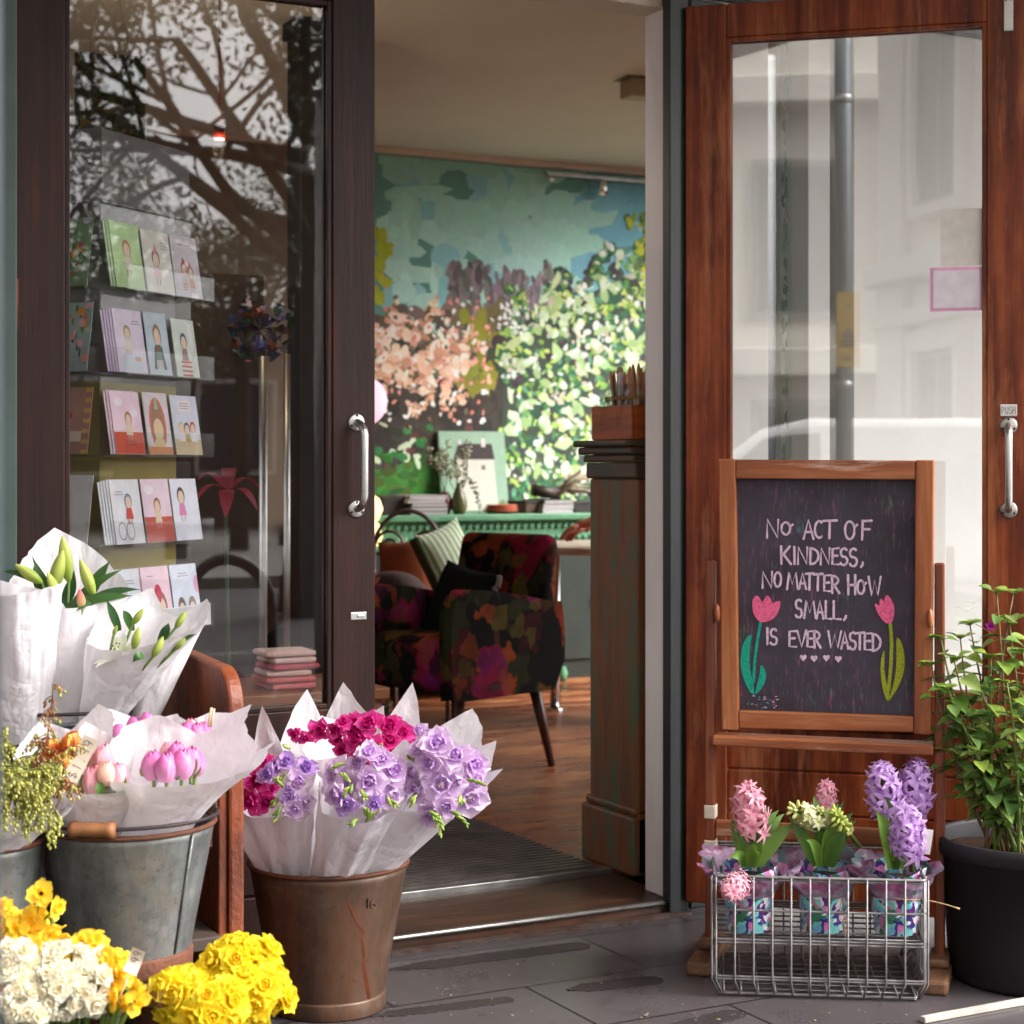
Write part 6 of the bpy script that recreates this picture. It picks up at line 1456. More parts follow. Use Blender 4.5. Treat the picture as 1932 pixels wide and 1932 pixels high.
# ------------------------------------------------------------------ paper, petals and blooms
def paper(mb, T, r0, r1, prof, seed=0, p=1.0, wob=.10, nphi=96, nv=20, ell=(1, 1), col=None, pleat=0, B=(0, 0, 0)):
    """sheet wrapped into a leaning cone from B to T; prof = [(angle from the viewer, height fraction)], linear between entries"""
    prof = sorted(prof); T = Vector(T); B = Vector(B)
    ks = [(a + d, h) for d in (-360, 0, 360) for a, h in prof]
    def top(a):
        for (a0, h0), (a1, h1) in zip(ks, ks[1:]):
            if a0 <= a <= a1: return h0 + (h1 - h0) * (a - a0) / max(1e-6, a1 - a0)
        return 1
    def fn(u, v):
        a = u * 360 - 180; t = top(a); h = v * t
        q = R(a)
        r = r0 + (r1 - r0) * (h ** p if h > 0 else 0)
        n = mnoise.noise(Vector((math.sin(q) * 1.6, math.cos(q) * 1.6, h * 2.2 + seed * 7.3)))
        n2 = mnoise.noise(Vector((math.sin(q) * 5, math.cos(q) * 5, h * 5 + seed * 3.1)))
        n3 = abs(mnoise.noise(Vector((math.sin(q) * 8, math.cos(q) * 8, h * 1.4 + seed * 1.7))))
        r *= 1 + wob * (1.1 * n + .35 * n2 + .5 * n3) * (.4 + h)
        if pleat: r *= 1 + .16 * (abs(((a * pleat / 180 + seed + .4 * n) % 2) - 1) - .5) * (1.1 - .5 * h)
        c = B.lerp(T, h)
        return c + Vector((math.sin(q) * r * ell[0], -math.cos(q) * r * ell[1], 0))
    mb.grid(fn, nphi, nv, True, col)
def paper_mat(name, c, tr, crease=.5, scale=9):
    m, t, b = new_mat(name)
    mp = coords(t); n = noise_node(t, mp, 14, 4)
    r = ramp(t, n.outputs['Fac'], [(.3, mul(c, .95)), (.7, c)]); cc_ = r.outputs[0]
    t.links.new(cc_, b.inputs['Base Color']); b.inputs['Roughness'].default_value = .55; b.inputs['Specular IOR Level'].default_value = .25
    def ridge(vec, sc, dist):
        q = noise_node(t, vec, sc, 3, .55, dist); m1 = t.nodes.new('ShaderNodeMath'); m1.operation = 'SUBTRACT'; m1.inputs[1].default_value = .5; t.links.new(q.outputs['Fac'], m1.inputs[0])
        m2 = t.nodes.new('ShaderNodeMath'); m2.operation = 'ABSOLUTE'; t.links.new(m1.outputs[0], m2.inputs[0]); return m2.outputs[0]
    r1, r2 = ridge(coords(t, (1, 1, .6)), scale, .6), ridge(coords(t, (1, 1, .8), (.4, .3, 0)), scale * 2.6, .4)
    mx = t.nodes.new('ShaderNodeMath'); mx.operation = 'MULTIPLY_ADD'; mx.inputs[1].default_value = .35; t.links.new(r2, mx.inputs[0]); t.links.new(r1, mx.inputs[2])
    bump(t, b, mx.outputs[0], crease, .03); translucent(t, b, cc_, tr); return m
M['paper'] = paper_mat('white_wrapping_paper', lin((238, 233, 236)), .25, .55, 8)
M['petal'] = amat('petal', .5, .42, .08, 120, spec=.25)
M['petal_thick'] = amat('waxy_petal', .42, .2, .08, 90, spec=.35)
M['green'] = amat('fresh_leaf', .42, .22, .16, 60, spec=.4)
def petal(mb, M4, L, Wd, cup, curl, c0, c1, nu=6, nv=8, tipw=.35, ruf=0, rs=0, notch=0):
    def fn(u, v):
        x = 2 * u - 1
        wv = Wd * (math.sin(PI * min(1, (v * .86 + .07))) ** .65) * (1 - (1 - tipw) * max(0, v - .75) / .25 * .6)
        z = cup * x * x * Wd + curl * L * v * v + ruf * .45 * math.sin(x * 4 + rs) * v * Wd
        return M4 @ Vector((x * wv, L * v * (1 - .10 * abs(x) ** 2.5 * v), z))
    mb.grid(fn, nu, nv, False, lambda u, v: mixc(c0, c1, v))
def flower(layers, seed, thick=False):
    """layers: (count, length, width, tilt deg (0 flat, 90 upright), cup, curl, start radius, z, colour in, colour out, ruffle)"""
    r_ = random.Random(seed); mb = MB()
    for (n, L, Wd, tilt, cup, curl, r0, z0, ca, cb, ruf) in layers:
        ph = r_.uniform(0, 6.3)
        for k in range(n):
            a = ph + 2 * PI * k / n + r_.uniform(-.10, .10); tl = R(tilt + r_.uniform(-7, 7)); s = r_.uniform(.9, 1.08)
            m = Matrix.Rotation(a, 4, 'Z') @ Matrix.Translation((0, r0, z0)) @ Matrix.Rotation(tl, 4, 'X')
            d = r_.uniform(.92, 1.05)
            petal(mb, m, L * s, Wd * s, cup, curl, mul(ca, d), mul(cb, d), ruf=ruf, rs=r_.uniform(0, 6))
    return mb
def protos(name, makers, m):
    out = []
    for mk in makers:
        o = mk.build(name, m, None); me = o.data; bpy.data.objects.remove(o); out.append(me)
    return out
def place(me, name, parent, loc, direction, scale=1.0, spin=0.0):
    o = bpy.data.objects.new(name, me); COL.objects.link(o); o.parent = parent
    q = Vector(direction).normalized().to_track_quat('Z', 'Y') @ Quaternion((0, 0, 1), spin)
    sc = scale if isinstance(scale, (tuple, list)) else (scale,) * 3
    o.matrix_local = Matrix.LocRotScale(Vector(loc), q, Vector(sc)); return o
def fre(c0, c1, deep, seed):                     # double freesia
    c0, c1, deep = lin(c0), lin(c1), lin(deep)
    return flower([(3, .021, .0115, 22, .35, -.15, .004, 0, mixc(c0, deep, .3), c1, .05), (3, .020, .011, 36, .4, -.1, .004, .001, c0, c1, .05), (4, .015, .008, 56, .5, 0, .003, .002, deep, c0, .06), (3, .011, .006, 74, .6, .1, .002, .003, deep, mixc(c0, deep, .4), .05)], seed)
LIL = protos('bloom', [fre((226, 192, 232), (242, 222, 242), (206, 166, 224), s) for s in (1, 2, 3)] + [flower([(4, .017, .010, 66, .6, .1, .003, 0, lin((212, 176, 226)), lin((232, 206, 238)), .05), (3, .014, .008, 78, .6, .1, .002, .002, lin((196, 152, 216)), lin((220, 188, 232)), .05)], 21), flower([(5, .024, .013, 12, .3, -.2, .004, 0, lin((214, 176, 226)), lin((244, 226, 244)), .08), (4, .016, .009, 48, .5, 0, .003, .002, lin((206, 166, 224)), lin((232, 206, 238)), .06), (3, .010, .006, 72, .6, .1, .002, .003, lin((220, 196, 140)), lin((224, 196, 232)), .05)], 22)], M['petal'])
LILD = protos('bloom', [fre((194, 152, 220), (220, 188, 234), (166, 120, 204), s) for s in (4, 5)], M['petal'])
MAG = protos('bloom', [fre((222, 40, 146), (238, 96, 178), (188, 18, 108), s) for s in (6, 7, 8)], M['petal'])
def tulip(c0, c1, cedge, seed):
    mb = MB(); r_ = random.Random(seed); c0, c1, ce = lin(c0), lin(c1), lin(cedge)
    H, Rr = .058, .0215
    def rad(v): return Rr * (math.sin(PI * min(1, .11 + .81 * v ** .95)) ** .6) * (1.0 - .22 * max(0, v - .6) / .4)
    for ring in (1, 0):
        for k in range(3):
            a0 = k * 2 * PI / 3 + ring * PI / 3 + .3 + seed; off = 1.06 if ring == 0 else .97; hh = H * (1.0 if ring == 0 else .97) * r_.uniform(.96, 1.03)
            def fn(u, v, a0=a0, off=off, hh=hh):
                x = 2 * u - 1; wv = 1.25 * (1 - max(0, (v - .55) / .45) ** 2.6 * .86); a = a0 + x * wv
                r = rad(v) * off * (1 + .05 * abs(x) ** 2)
                return (r * math.cos(a), r * math.sin(a), hh * v * (1 - .05 * x * x))
            mb.grid(fn, 8, 9, False, lambda u, v: mixc(mixc(c0, c1, min(1, v * 1.4)), ce, abs(2 * u - 1) ** 2 * .7))
    return mb
TUP = protos('tulip_head', [tulip((244, 190, 196), (232, 138, 160), (246, 206, 206), s) for s in (1, 2)], M['petal_thick'])
TUC = protos('tulip_head', [tulip((246, 206, 190), (240, 168, 150), (248, 210, 196), s) for s in (3,)], M['petal_thick'])
TUM = protos('tulip_head', [tulip((232, 170, 206), (208, 98, 164), (236, 160, 204), s) for s in (4, 5)], M['petal_thick'])
def orange_tulip(seed):
    c = lin((238, 130, 50)); d = lin((206, 84, 30)); e_ = lin((246, 180, 80))
    return flower([(4, .038, .020, 58, .5, .25, .006, 0, d, c, .05), (4, .036, .019, 68, .5, .3, .005, .004, c, e_, .08), (4, .030, .016, 78, .5, .25, .004, .008, d, e_, .1), (3, .022, .012, 84, .5, .2, .002, .010, c, e_, .1)], seed)
TOR = protos('tulip_head', [orange_tulip(1), orange_tulip(2)], M['petal_thick'])
def daff(seed, cp=(254, 224, 76), cc=(250, 200, 44)):
    a, b_ = lin(cp), lin(cc)
    mb = flower([(3, .0155, .0085, 8, .15, .05, .0035, 0, mixc(a, b_, .4), a, .03), (3, .0155, .0085, 14, .15, .05, .0035, .0006, mixc(a, b_, .4), a, .03)], seed)
    mb.lathe([(.0025, .000), (.0045, .003), (.0058, .007), (.0066, .0085)], 12, col=b_); return mb
DAF = protos('bloom', [daff(s) for s in (1, 2, 3)], M['petal'])
def ddaff(seed, c=(254, 232, 64), d=(253, 216, 46)):
    c, d = lin(c), lin(d)
    return flower([(6, .025, .0125, 6, .2, -.05, .005, 0, mixc(d, c, .5), mul(c, 1.05), .03), (6, .020, .0105, 30, .3, .0, .004, .002, d, c, .04), (5, .014, .008, 52, .4, .1, .003, .004, mul(d, .95), c, .05), (4, .010, .006, 72, .5, .1, .002, .005, mul(d, .9), d, .05)], seed)
DDF = protos('bloom', [ddaff(s) for s in (1, 2, 3)], M['petal'])
def wdaff(seed):
    c, d = lin((252, 248, 234)), lin((246, 232, 192))
    return flower([(5, .014, .0075, 12, .25, 0, .003, 0, c, c, .08), (5, .012, .0065, 34, .3, .05, .003, .0015, d, c, .1), (4, .009, .0055, 58, .4, .1, .002, .003, d, c, .12), (3, .006, .004, 76, .4, 0, .001, .004, d, d, .1)], seed)
WDF = protos('bloom', [wdaff(s) for s in (1, 2, 3)], M['petal'])
def leafblade(mb, pts, w_, nrm, col, fold=.25, tip=None):
    """strap or lance leaf following pts"""
    pts = [Vector(p) for p in pts]; n = len(pts); vs = []
    for i, p in enumerate(pts):
        t = (pts[min(n - 1, i + 1)] - pts[max(0, i - 1)]).normalized(); s = t.cross(Vector(nrm))
        if s.length < 1e-4: s = Vector((1, 0, 0))
        s.normalize(); up = s.cross(t); f = i / (n - 1); ww = w_ * (math.sin(PI * min(1, .12 + .86 * f)) ** .7) * (.001 + 1 - f ** 6)
        vs += [p - s * ww + up * ww * fold, p, p + s * ww + up * ww * fold]
    fs = []; cs = []
    for i in range(n - 1):
        for k in (0, 1): fs.append((i * 3 + k, i * 3 + k + 1, (i + 1) * 3 + k + 1, (i + 1) * 3 + k)); cs.append(mixc(col, tip, i / (n - 1)) if tip else col)
    mb.add(vs, fs, cs)
def bez(a, b_, c, n=8):
    a, b_, c = Vector(a), Vector(b_), Vector(c); return [a * (1 - t) ** 2 + b_ * 2 * t * (1 - t) + c * t * t for t in [i / n for i in range(n + 1)]]

# hyacinths
def hya(c0, c1, cd_, n, H, Rr, seed, bud=0.0, L=.0135):
    mb = MB(); r_ = random.Random(seed); c0, c1, cd_ = lin(c0), lin(c1), lin(cd_)
    for i in range(n):
        f = i / (n - 1); a = i * 2.399 + r_.uniform(-.2, .2); z = H * f; el = R(-15 + 85 * f ** 2.4 + r_.uniform(-12, 12))
        rad = Rr * (1 - .45 * f ** 3)
        d = Vector((math.cos(a) * math.cos(el), math.sin(a) * math.cos(el), math.sin(el))); p = Vector((math.cos(a) * .006, math.sin(a) * .006, z)) + d * (rad - .018 + r_.uniform(-.004, .006))
        q = d.to_track_quat('Z', 'Y').to_matrix().to_4x4()
        m = Matrix.Translation(p) @ q
        if f > 1 - bud:
            mb.ball(p, .0055, 6, 5, mixc(c0, cd_, .25), 0, (.8, .8, 1.8), q.to_3x3()); continue
        s = r_.uniform(.85, 1.1) * (1 - .3 * f ** 4)
        mb.tube([m @ Vector((0, 0, -.012)), m @ Vector((0, 0, 0))], [.0028, .0042], 6, col=mixc(cd_, c0, .6), caps=False)
        for k in range(6):
            mm_ = m @ Matrix.Rotation(k * PI / 3, 4, 'Z') @ Matrix.Rotation(R(46), 4, 'X')
            petal(mb, mm_, L * s, .0048 * s, .3, -.75, mixc(c0, cd_, .35), mul(c1, r_.uniform(.9, 1.05)), 2, 4)
    mb.tube([(0, 0, -.05), (0, 0, H * .9)], .005, 7, col=lin((110, 130, 60)))
    return mb
HYP = protos('flower_spike', [hya((240, 166, 190), (248, 200, 210), (222, 126, 162), 30, .088, .034, s, .06, .025) for s in (1, 2)], M['petal'])
HYV = protos('flower_spike', [hya((204, 150, 216), (226, 190, 234), (140, 112, 198), 28, .080, .034, s, 0, .025) for s in (3, 4, 5)], M['petal'])
HYY = protos('flower_spike', [hya((226, 230, 160), (240, 238, 204), (196, 206, 110), 30, .07, .028, 6, .5, .017), hya((206, 216, 120), (226, 226, 160), (176, 190, 90), 36, .062, .022, 7, .85, .010)], M['petal'])
def sleeve_mat():
    m, t, b = new_mat('printed_pansy_film')
    mp = coords(t); n = noise_node(t, mp, 24, 2)
    ad = t.nodes.new('ShaderNodeMixRGB'); ad.blend_type = 'ADD'; ad.inputs[0].default_value = .06; t.links.new(mp.outputs[0], ad.inputs[1]); t.links.new(n.outputs['Color'], ad.inputs[2])
    vo = t.nodes.new('ShaderNodeTexVoronoi'); vo.inputs['Scale'].default_value = 70; t.links.new(ad.outputs[0], vo.inputs['Vector'])
    sp_ = t.nodes.new('ShaderNodeSeparateColor'); t.links.new(vo.outputs['Color'], sp_.inputs[0])
    r = ramp(t, sp_.outputs[0], [(0, lin((90, 30, 110))), (.16, lin((56, 44, 130))), (.28, lin((110, 176, 200))), (.46, lin((60, 120, 90))), (.58, lin((226, 222, 228))), (.74, lin((206, 120, 170))), (.86, lin((120, 196, 196)))]); r.color_ramp.interpolation = 'CONSTANT'
    d = ramp(t, vo.outputs['Distance'], [(.0, .35), (.16, 1.0)]); c = mix_rgb(t, 1, r.outputs[0], d.outputs[0], 'MULTIPLY')
    t.links.new(c, b.inputs['Base Color']); b.inputs['Roughness'].default_value = .28; n3 = noise_node(t, mp, 22, 3); bump(t, b, n3.outputs['Fac'], .5, .02); return m
M['sleeve'] = sleeve_mat()
def sleeve_in():
    m, t, b = new_mat('lilac_film'); mp = coords(t); n = noise_node(t, mp, 18, 3); r = ramp(t, n.outputs['Fac'], [(.36, lin((122, 150, 150))), (.48, lin((176, 150, 176))), (.62, lin((150, 84, 120)))]); t.links.new(r.outputs[0], b.inputs['Base Color']); b.inputs['Roughness'].default_value = .3; bump(t, b, noise_node(t, mp, 26, 3).outputs['Fac'], .5, .02); translucent(t, b, r.outputs[0], .3); return m
M['film'] = sleeve_in()
ZKF = .117
def hyacinth(label, px, d, tpx, seed, heads, leaves, flare):
    b0 = C3(px, HY, d); t = cthing('hyacinth_pot', label, 'hyacinth', (b0.x, b0.y, ZKF))
    loc = lambda x, y, dd=0: C3(x, y, d + dd) - Vector((b0.x, b0.y, ZKF))
    mb = MB(); paper(mb, (0, .0, .145), .044, .060, [(-180, .98), (-120, .9), (-60, .95), (0, .84), (60, .94), (120, .9)], seed, wob=.07, nphi=72, nv=16); mb.lathe([(0, .001), (.044, .001)], 32); mb.build('printed_sleeve', M['sleeve'], t)
    mb = MB(); paper(mb, (0, .0, .138), .054, flare, [(-180, 1.05), (-140, 1.28), (-100, .9), (-70, 1.12), (-30, .74), (0, .66), (40, .8), (75, 1.2), (110, .95), (145, 1.25)], seed + 20, wob=.2, nphi=72, nv=12, B=(0, 0, .075)); mb.build('film_collar', M['film'], t)
    mb = MB(); zt_ = .078; pts = [((.0565) * math.sin(q), -(.0565) * math.cos(q), zt_ + .006 * math.sin(q + seed)) for q in [2 * PI * k / 40 for k in range(40)]]; mb.tube(pts, .0012, 5, True)
    if seed == 2: mb.tube(bez((.03, -.054, zt_), (.015, -.07, zt_ - .05), (.035, -.066, zt_ - .045), 7)[:-1] + bez((.035, -.066, zt_ - .045), (.05, -.066, zt_ - .03), (.03, -.056, zt_), 7) + [Vector((.034, -.06, zt_ - .06)), Vector((.037, -.06, zt_ - .12))], .0012, 5)
    if seed == 3: mb.tube(bez((.04, -.05, zt_), (.08, -.075, zt_ - .002), (.112, -.085, zt_ - .012), 6), [.0013] * 6 + [.0026], 6)
    mb.build('twine', plain('jute_twine', lin((190, 156, 116)), .9), t)
    mb = MB(); mb.lathe([(0, .11), (.046, .11)], 24); mb.build('soil', plain('potting_soil', lin((50, 38, 32)), .95), t)
    rr = random.Random(seed)
    for (x, y, dd, w_, bend) in leaves:
        tp = loc(x, y, dd); bs = Vector((tp.x * .22, .0 + dd * .2, .13)); mid = bs.lerp(tp, .5) + Vector((-tp.x * .25 + bend, -.01, .03)); mb = MB(); g_ = lin(rr.choice([(88, 124, 48), (106, 140, 56), (76, 110, 44)]))
        leafblade(mb, bez(bs, mid, tp, 9), w_ * 1.35, (tp.x * .3, -1, .2), mul(g_, 1.1), .35, g_); mb.build('leaf', M['green'], t)
    for (mesh, x, y, dd, dirv_, sc) in heads: place(mesh, 'flower_spike', t, loc(x, y, dd), dirv_, sc, rr.uniform(0, 6))
    return t
h1 = hyacinth('wrapped pot of pink hyacinths at the post end of the wire basket', 1412, 3.80, 0, 1,
  [(HYP[0], 1421, 1566, 0, (-.16, -.1, 1), 1.05), (HYP[1], 1397, 1664, -.085, (-.45, -.9, -.12), .78)],
  [(1380, 1545, .01, .010, -.01), (1452, 1520, .02, .010, 0), (1470, 1528, .03, .011, .0), (1498, 1555, .01, .012, .02), (1440, 1590, -.03, .010, 0), (1376, 1620, -.03, .009, 0), (1480, 1535, .04, .010, .01), (1430, 1600, -.04, .012, 0)], .098)
h2 = hyacinth('wrapped pot of cream and pale yellow hyacinths in the middle of the wire basket', 1553, 3.80, 0, 2,
  [(HYY[0], 1540, 1548, -.01, (-1, -.2, .55), .95), (HYY[0], 1564, 1552, .0, (-.5, -.5, .7), .66), (HYY[1], 1598, 1566, -.02, (-.62, -.2, .8), .95), (HYP[1], 1556, 1535, .06, (.1, .1, 1), .72)],
  [(1487, 1540, .01, .010, -.02), (1535, 1500, .03, .010, 0), (1560, 1522, .02, .012, .0), (1582, 1515, .03, .010, 0), (1610, 1533, .02, .012, 0), (1617, 1548, .0, .012, .0), (1600, 1570, -.03, .013, 0), (1520, 1585, -.04, .008, 0), (1578, 1548, -.01, .012, 0), (1592, 1512, .05, .010, 0)], .104)
h3 = hyacinth('wrapped pot of violet hyacinths nearest the black plant pot in the wire basket', 1690, 3.78, 0, 3,
  [(HYV[0], 1672, 1524, .02, (-.12, 0, 1), 1.08), (HYV[1], 1722, 1520, .05, (.12, 0, 1), 1.08), (HYV[2], 1716, 1600, -.06, (-.16, -.25, 1), 1.05)],
  [(1650, 1500, .02, .011, 0), (1668, 1495, .0, .012, 0), (1690, 1528, .0, .012, 0), (1740, 1520, .03, .010, 0), (1745, 1580, -.01, .008, 0), (1700, 1545, .04, .010, 0), (1652, 1530, -.02, .012, 0), (1690, 1620, -.05, .008, .0)], .085)
mb = MB(); q = C3(1748, 1588, 3.80) - Vector((C3(1690, HY, 3.78).x, 3.78, ZKF)); mb.box(q, (.022, .001, .052), Matrix.Rotation(R(8), 3, 'Y')); mb.build('plant_label', plain('label_card', lin((216, 208, 208)), .6), h3, smooth=False)

# ------------------------------------------------------------------ black pot with a leafy plant
pc_ = C3(1952, HY, 3.86); PR = .205
pot = cthing('potted_plant', 'leafy green plant with a tiny magenta bloom in a large black nursery pot', 'potted plant', (pc_.x, pc_.y, 0))
mb = MB(); mb.lathe([(0, .002), (PR * .84, .002), (PR * .86, .012), (PR * .955, .262), (PR * .96, .262), (PR * 1.0, .266), (PR * 1.01, .285), (PR * 1.0, .298), (PR * .965, .30), (PR * .95, .292), (PR * .93, .25), (PR * .9, .2)], 64)
mb.build('pot', pmat('black_nursery_plastic', [lin((34, 32, 35)), lin((46, 43, 46))], 9, rough=.5, spec=.15, wear=lin((80, 76, 76)), wear_scale=30, wear_at=(.72, .76)), pot)
mb = MB(); mb.grid(lambda u, v: (math.cos(u * 2 * PI) * v * PR * .935, math.sin(u * 2 * PI) * v * PR * .935, .262 + .012 * mnoise.noise(Vector((u * 9, v * 4, 1)))), 40, 10, True); mb.build('soil', pmat('dark_soil', [lin((30, 22, 18)), lin((58, 42, 34))], 60, rough=.95, bmp=.4, spec=.05), pot)
rnd = random.Random(61)
def P_(x, y, dd=0): return C3(x, y, 3.86 + dd) - Vector((pc_.x, pc_.y, 0))
stems = [(1880, 1120, .0, .0), (1905, 1180, .05, .01), (1775, 1205, -.02, -.02), (1800, 1245, -.05, 0), (1850, 1300, -.06, 0), (1930, 1230, -.04, .02), (1960, 1160, .02, .03), (1800, 1330, .06, 0), (1940, 1330, -.10, .02), (1830, 1180, .08, -.01), (1990, 1280, -.02, .03), (1870, 1240, -.02, 0), (1912, 1120, .06, 0), (1900, 1290, -.09, 0), (1845, 1420, -.08, -.02), (1758, 1255, -.03, -.03), (1788, 1300, -.06, -.02), (1768, 1350, .0, -.03), (1812, 1205, .03, -.02), (1835, 1360, .05, 0), (1960, 1400, -.1, .02), (1790, 1420, -.02, -.03)]
base = Vector((-.075, -.03, .26)); leaf_mb = []
def ovate(mb, p, d, nrm, L, col):
    d = Vector(d).normalized(); s = d.cross(Vector(nrm)); s = s.normalized() if s.length > 1e-4 else Vector((1, 0, 0)); up = s.cross(d); n = 7; vs = []
    for i in range(n):
        f = i / (n - 1); ww = L * .34 * (math.sin(PI * f ** .72) ** .85 if 0 < f < 1 else 0) * (1 + .05 * math.sin(f * 40)); c = p + d * L * f - up * L * .35 * f * f
        vs += [c - s * ww + up * ww * .35, c - s * ww * .5 + up * ww * .10, c, c + s * ww * .5 + up * ww * .10, c + s * ww + up * ww * .35]
    fs = [(i * 5 + k, i * 5 + k + 1, (i + 1) * 5 + k + 1, (i + 1) * 5 + k) for i in range(n - 1) for k in range(4)]
    mb.add(vs, fs, [mul(col, 1 - .10 * (k in (1, 2))) for i in range(n - 1) for k in range(4)])
greens = [(100, 136, 52), (124, 156, 64), (86, 120, 50), (146, 168, 72), (76, 108, 48), (112, 144, 74), (132, 152, 80)]
nl = 0
for i, (x, y, dd, bo_) in enumerate(stems):
    tp = P_(x, y, dd); b0 = base + Vector((rnd.uniform(-.05, .07), rnd.uniform(-.05, .05), 0)); mid = b0.lerp(tp, .5) + Vector((bo_ + rnd.uniform(-.02, .02), rnd.uniform(-.02, .02), .02)); pts = bez(b0, mid, tp, 12)
    mb = MB(); mb.tube(pts, [.0042 * (1 - .6 * k / 12) for k in range(13)], 7, col=lin((112, 130, 60) if i % 3 else (128, 104, 66))); sm = mb.build('stem', M['green'], pot)
    lm = MB()
    n = 9
    for k in range(n):
        f = .26 + .74 * k / (n - 1); j = f * 12; i0 = min(11, int(j)); p = pts[i0].lerp(pts[i0 + 1], j - i0)
        for s in (0, 1):
            a = k * 1.57 + s * PI + rnd.uniform(-.5, .5); el = rnd.uniform(-.35, .35) + (.4 if k == n - 1 else 0); d = Vector((math.cos(a) * math.cos(el), math.sin(a) * math.cos(el), math.sin(el)))
            Lf = rnd.uniform(.030, .056) * (1.0 if k < n - 1 else .6); pe = p + d * .012
            lm.tube([p, pe], .0011, 4, col=lin((120, 140, 70)), caps=False); ovate(lm, pe, d, (rnd.uniform(-.3, .3), rnd.uniform(-.5, .1), 1), Lf, lin(rnd.choice(greens)))
    for k in range(5):
        a = rnd.uniform(0, 6.3); ovate(lm, tp, (math.cos(a) * .8, math.sin(a) * .8, .55), (0, 0, 1), rnd.uniform(.02, .034), lin(rnd.choice([(150, 176, 76), (132, 166, 66)])))
    lm.build('leaves', M['green'], sm)
mb = MB(); q = P_(1868, 1182, -.03)
for k in range(5):
    m = Matrix.Translation(q) @ Matrix.Rotation(R(60), 4, 'X') @ Matrix.Rotation(k * 2 * PI / 5, 4, 'Z') @ Matrix.Rotation(R(20), 4, 'X'); petal(mb, m, .013, .005, .2, 0, lin((140, 20, 120)), lin((190, 50, 170)))
mb.build('bloom', M['petal'], pot)
for i in range(9):
    mb = MB(); x, y = rnd.uniform(1840, 1935), rnd.uniform(1170, 1380); p = P_(x, y, -.03); mb.tube(bez(p, p + Vector((.02, 0, -.01)), p + Vector((rnd.uniform(.02, .06), 0, rnd.uniform(-.02, .04))), 5), .0009, 4, col=lin((176, 130, 96))); mb.build('dry_stem', M['green'], pot)
# ------------------------------------------------------------------ old bench of buckets
def galv_mat(name, a, b_, c, brown, at):
    m, t, bs = new_mat(name)
    mp = coords(t); vo = t.nodes.new('ShaderNodeTexVoronoi'); vo.inputs['Scale'].default_value = 60; t.links.new(mp.outputs[0], vo.inputs['Vector']); sp_ = t.nodes.new('ShaderNodeSeparateColor'); t.links.new(vo.outputs['Color'], sp_.inputs[0])
    n = noise_node(t, mp, 7, 8, .7); r = ramp(t, n.outputs['Fac'], [(.3, a), (.55, b_), (.75, c)])
    sr = ramp(t, sp_.outputs[0], [(0, .86), (1, 1.08)]); cc_ = mix_rgb(t, 1, r.outputs[0], sr.outputs[0], 'MULTIPLY')
    n2 = noise_node(t, coords(t, (1, 1, .45)), 5, 8, .7); r2 = ramp(t, n2.outputs['Fac'], [(at, 0.0), (at + .16, .85)]); cc_ = mix_rgb(t, r2.outputs[0], cc_, brown)
    n5 = noise_node(t, coords(t, (5, 5, .7)), 4, 6, .7); cc_ = mix_rgb(t, 1, cc_, ramp(t, n5.outputs['Fac'], [(.32, .62), (.62, 1.12)]).outputs[0], 'MULTIPLY')
    n3 = noise_node(t, mp, 70, 4, .8); r3 = ramp(t, n3.outputs['Fac'], [(.58, 0.0), (.68, .75)]); cc_ = mix_rgb(t, r3.outputs[0], cc_, mul(a, .4))
    t.links.new(cc_, bs.inputs['Base Color']); rr = ramp(t, r2.outputs[0], [(0, .55), (1, .08)]); t.links.new(rr.outputs[0], bs.inputs['Metallic']); bs.inputs['Roughness'].default_value = .48
    bump(t, bs, n.outputs['Fac'], .15, .006); return m
M['galv'] = galv_mat('weathered_galvanised', lin((88, 90, 88)), lin((118, 120, 118)), lin((154, 154, 150)), lin((112, 96, 76)), .54)
M['galv_d'] = galv_mat('dull_dark_zinc', lin((72, 76, 78)), lin((92, 96, 98)), lin((112, 114, 114)), lin((84, 78, 72)), .62)
M['zinc_rust'] = galv_mat('brown_rusted_zinc', lin((66, 54, 44)), lin((94, 78, 66)), lin((124, 110, 98)), lin((84, 52, 32)), .44)
M['rust_d'] = pmat('dark_rust', [lin((70, 40, 28)), lin((112, 64, 40))], 18, rough=.75, bmp=.4, metal=.15)
M['bail'] = plain('bail_steel', lin((66, 56, 58)), .5, .6)
M['grip'] = pmat('turned_wood_grip', [lin((120, 76, 48)), lin((160, 108, 70))], 10, (1, 5, 5), .5, bmp=.2)
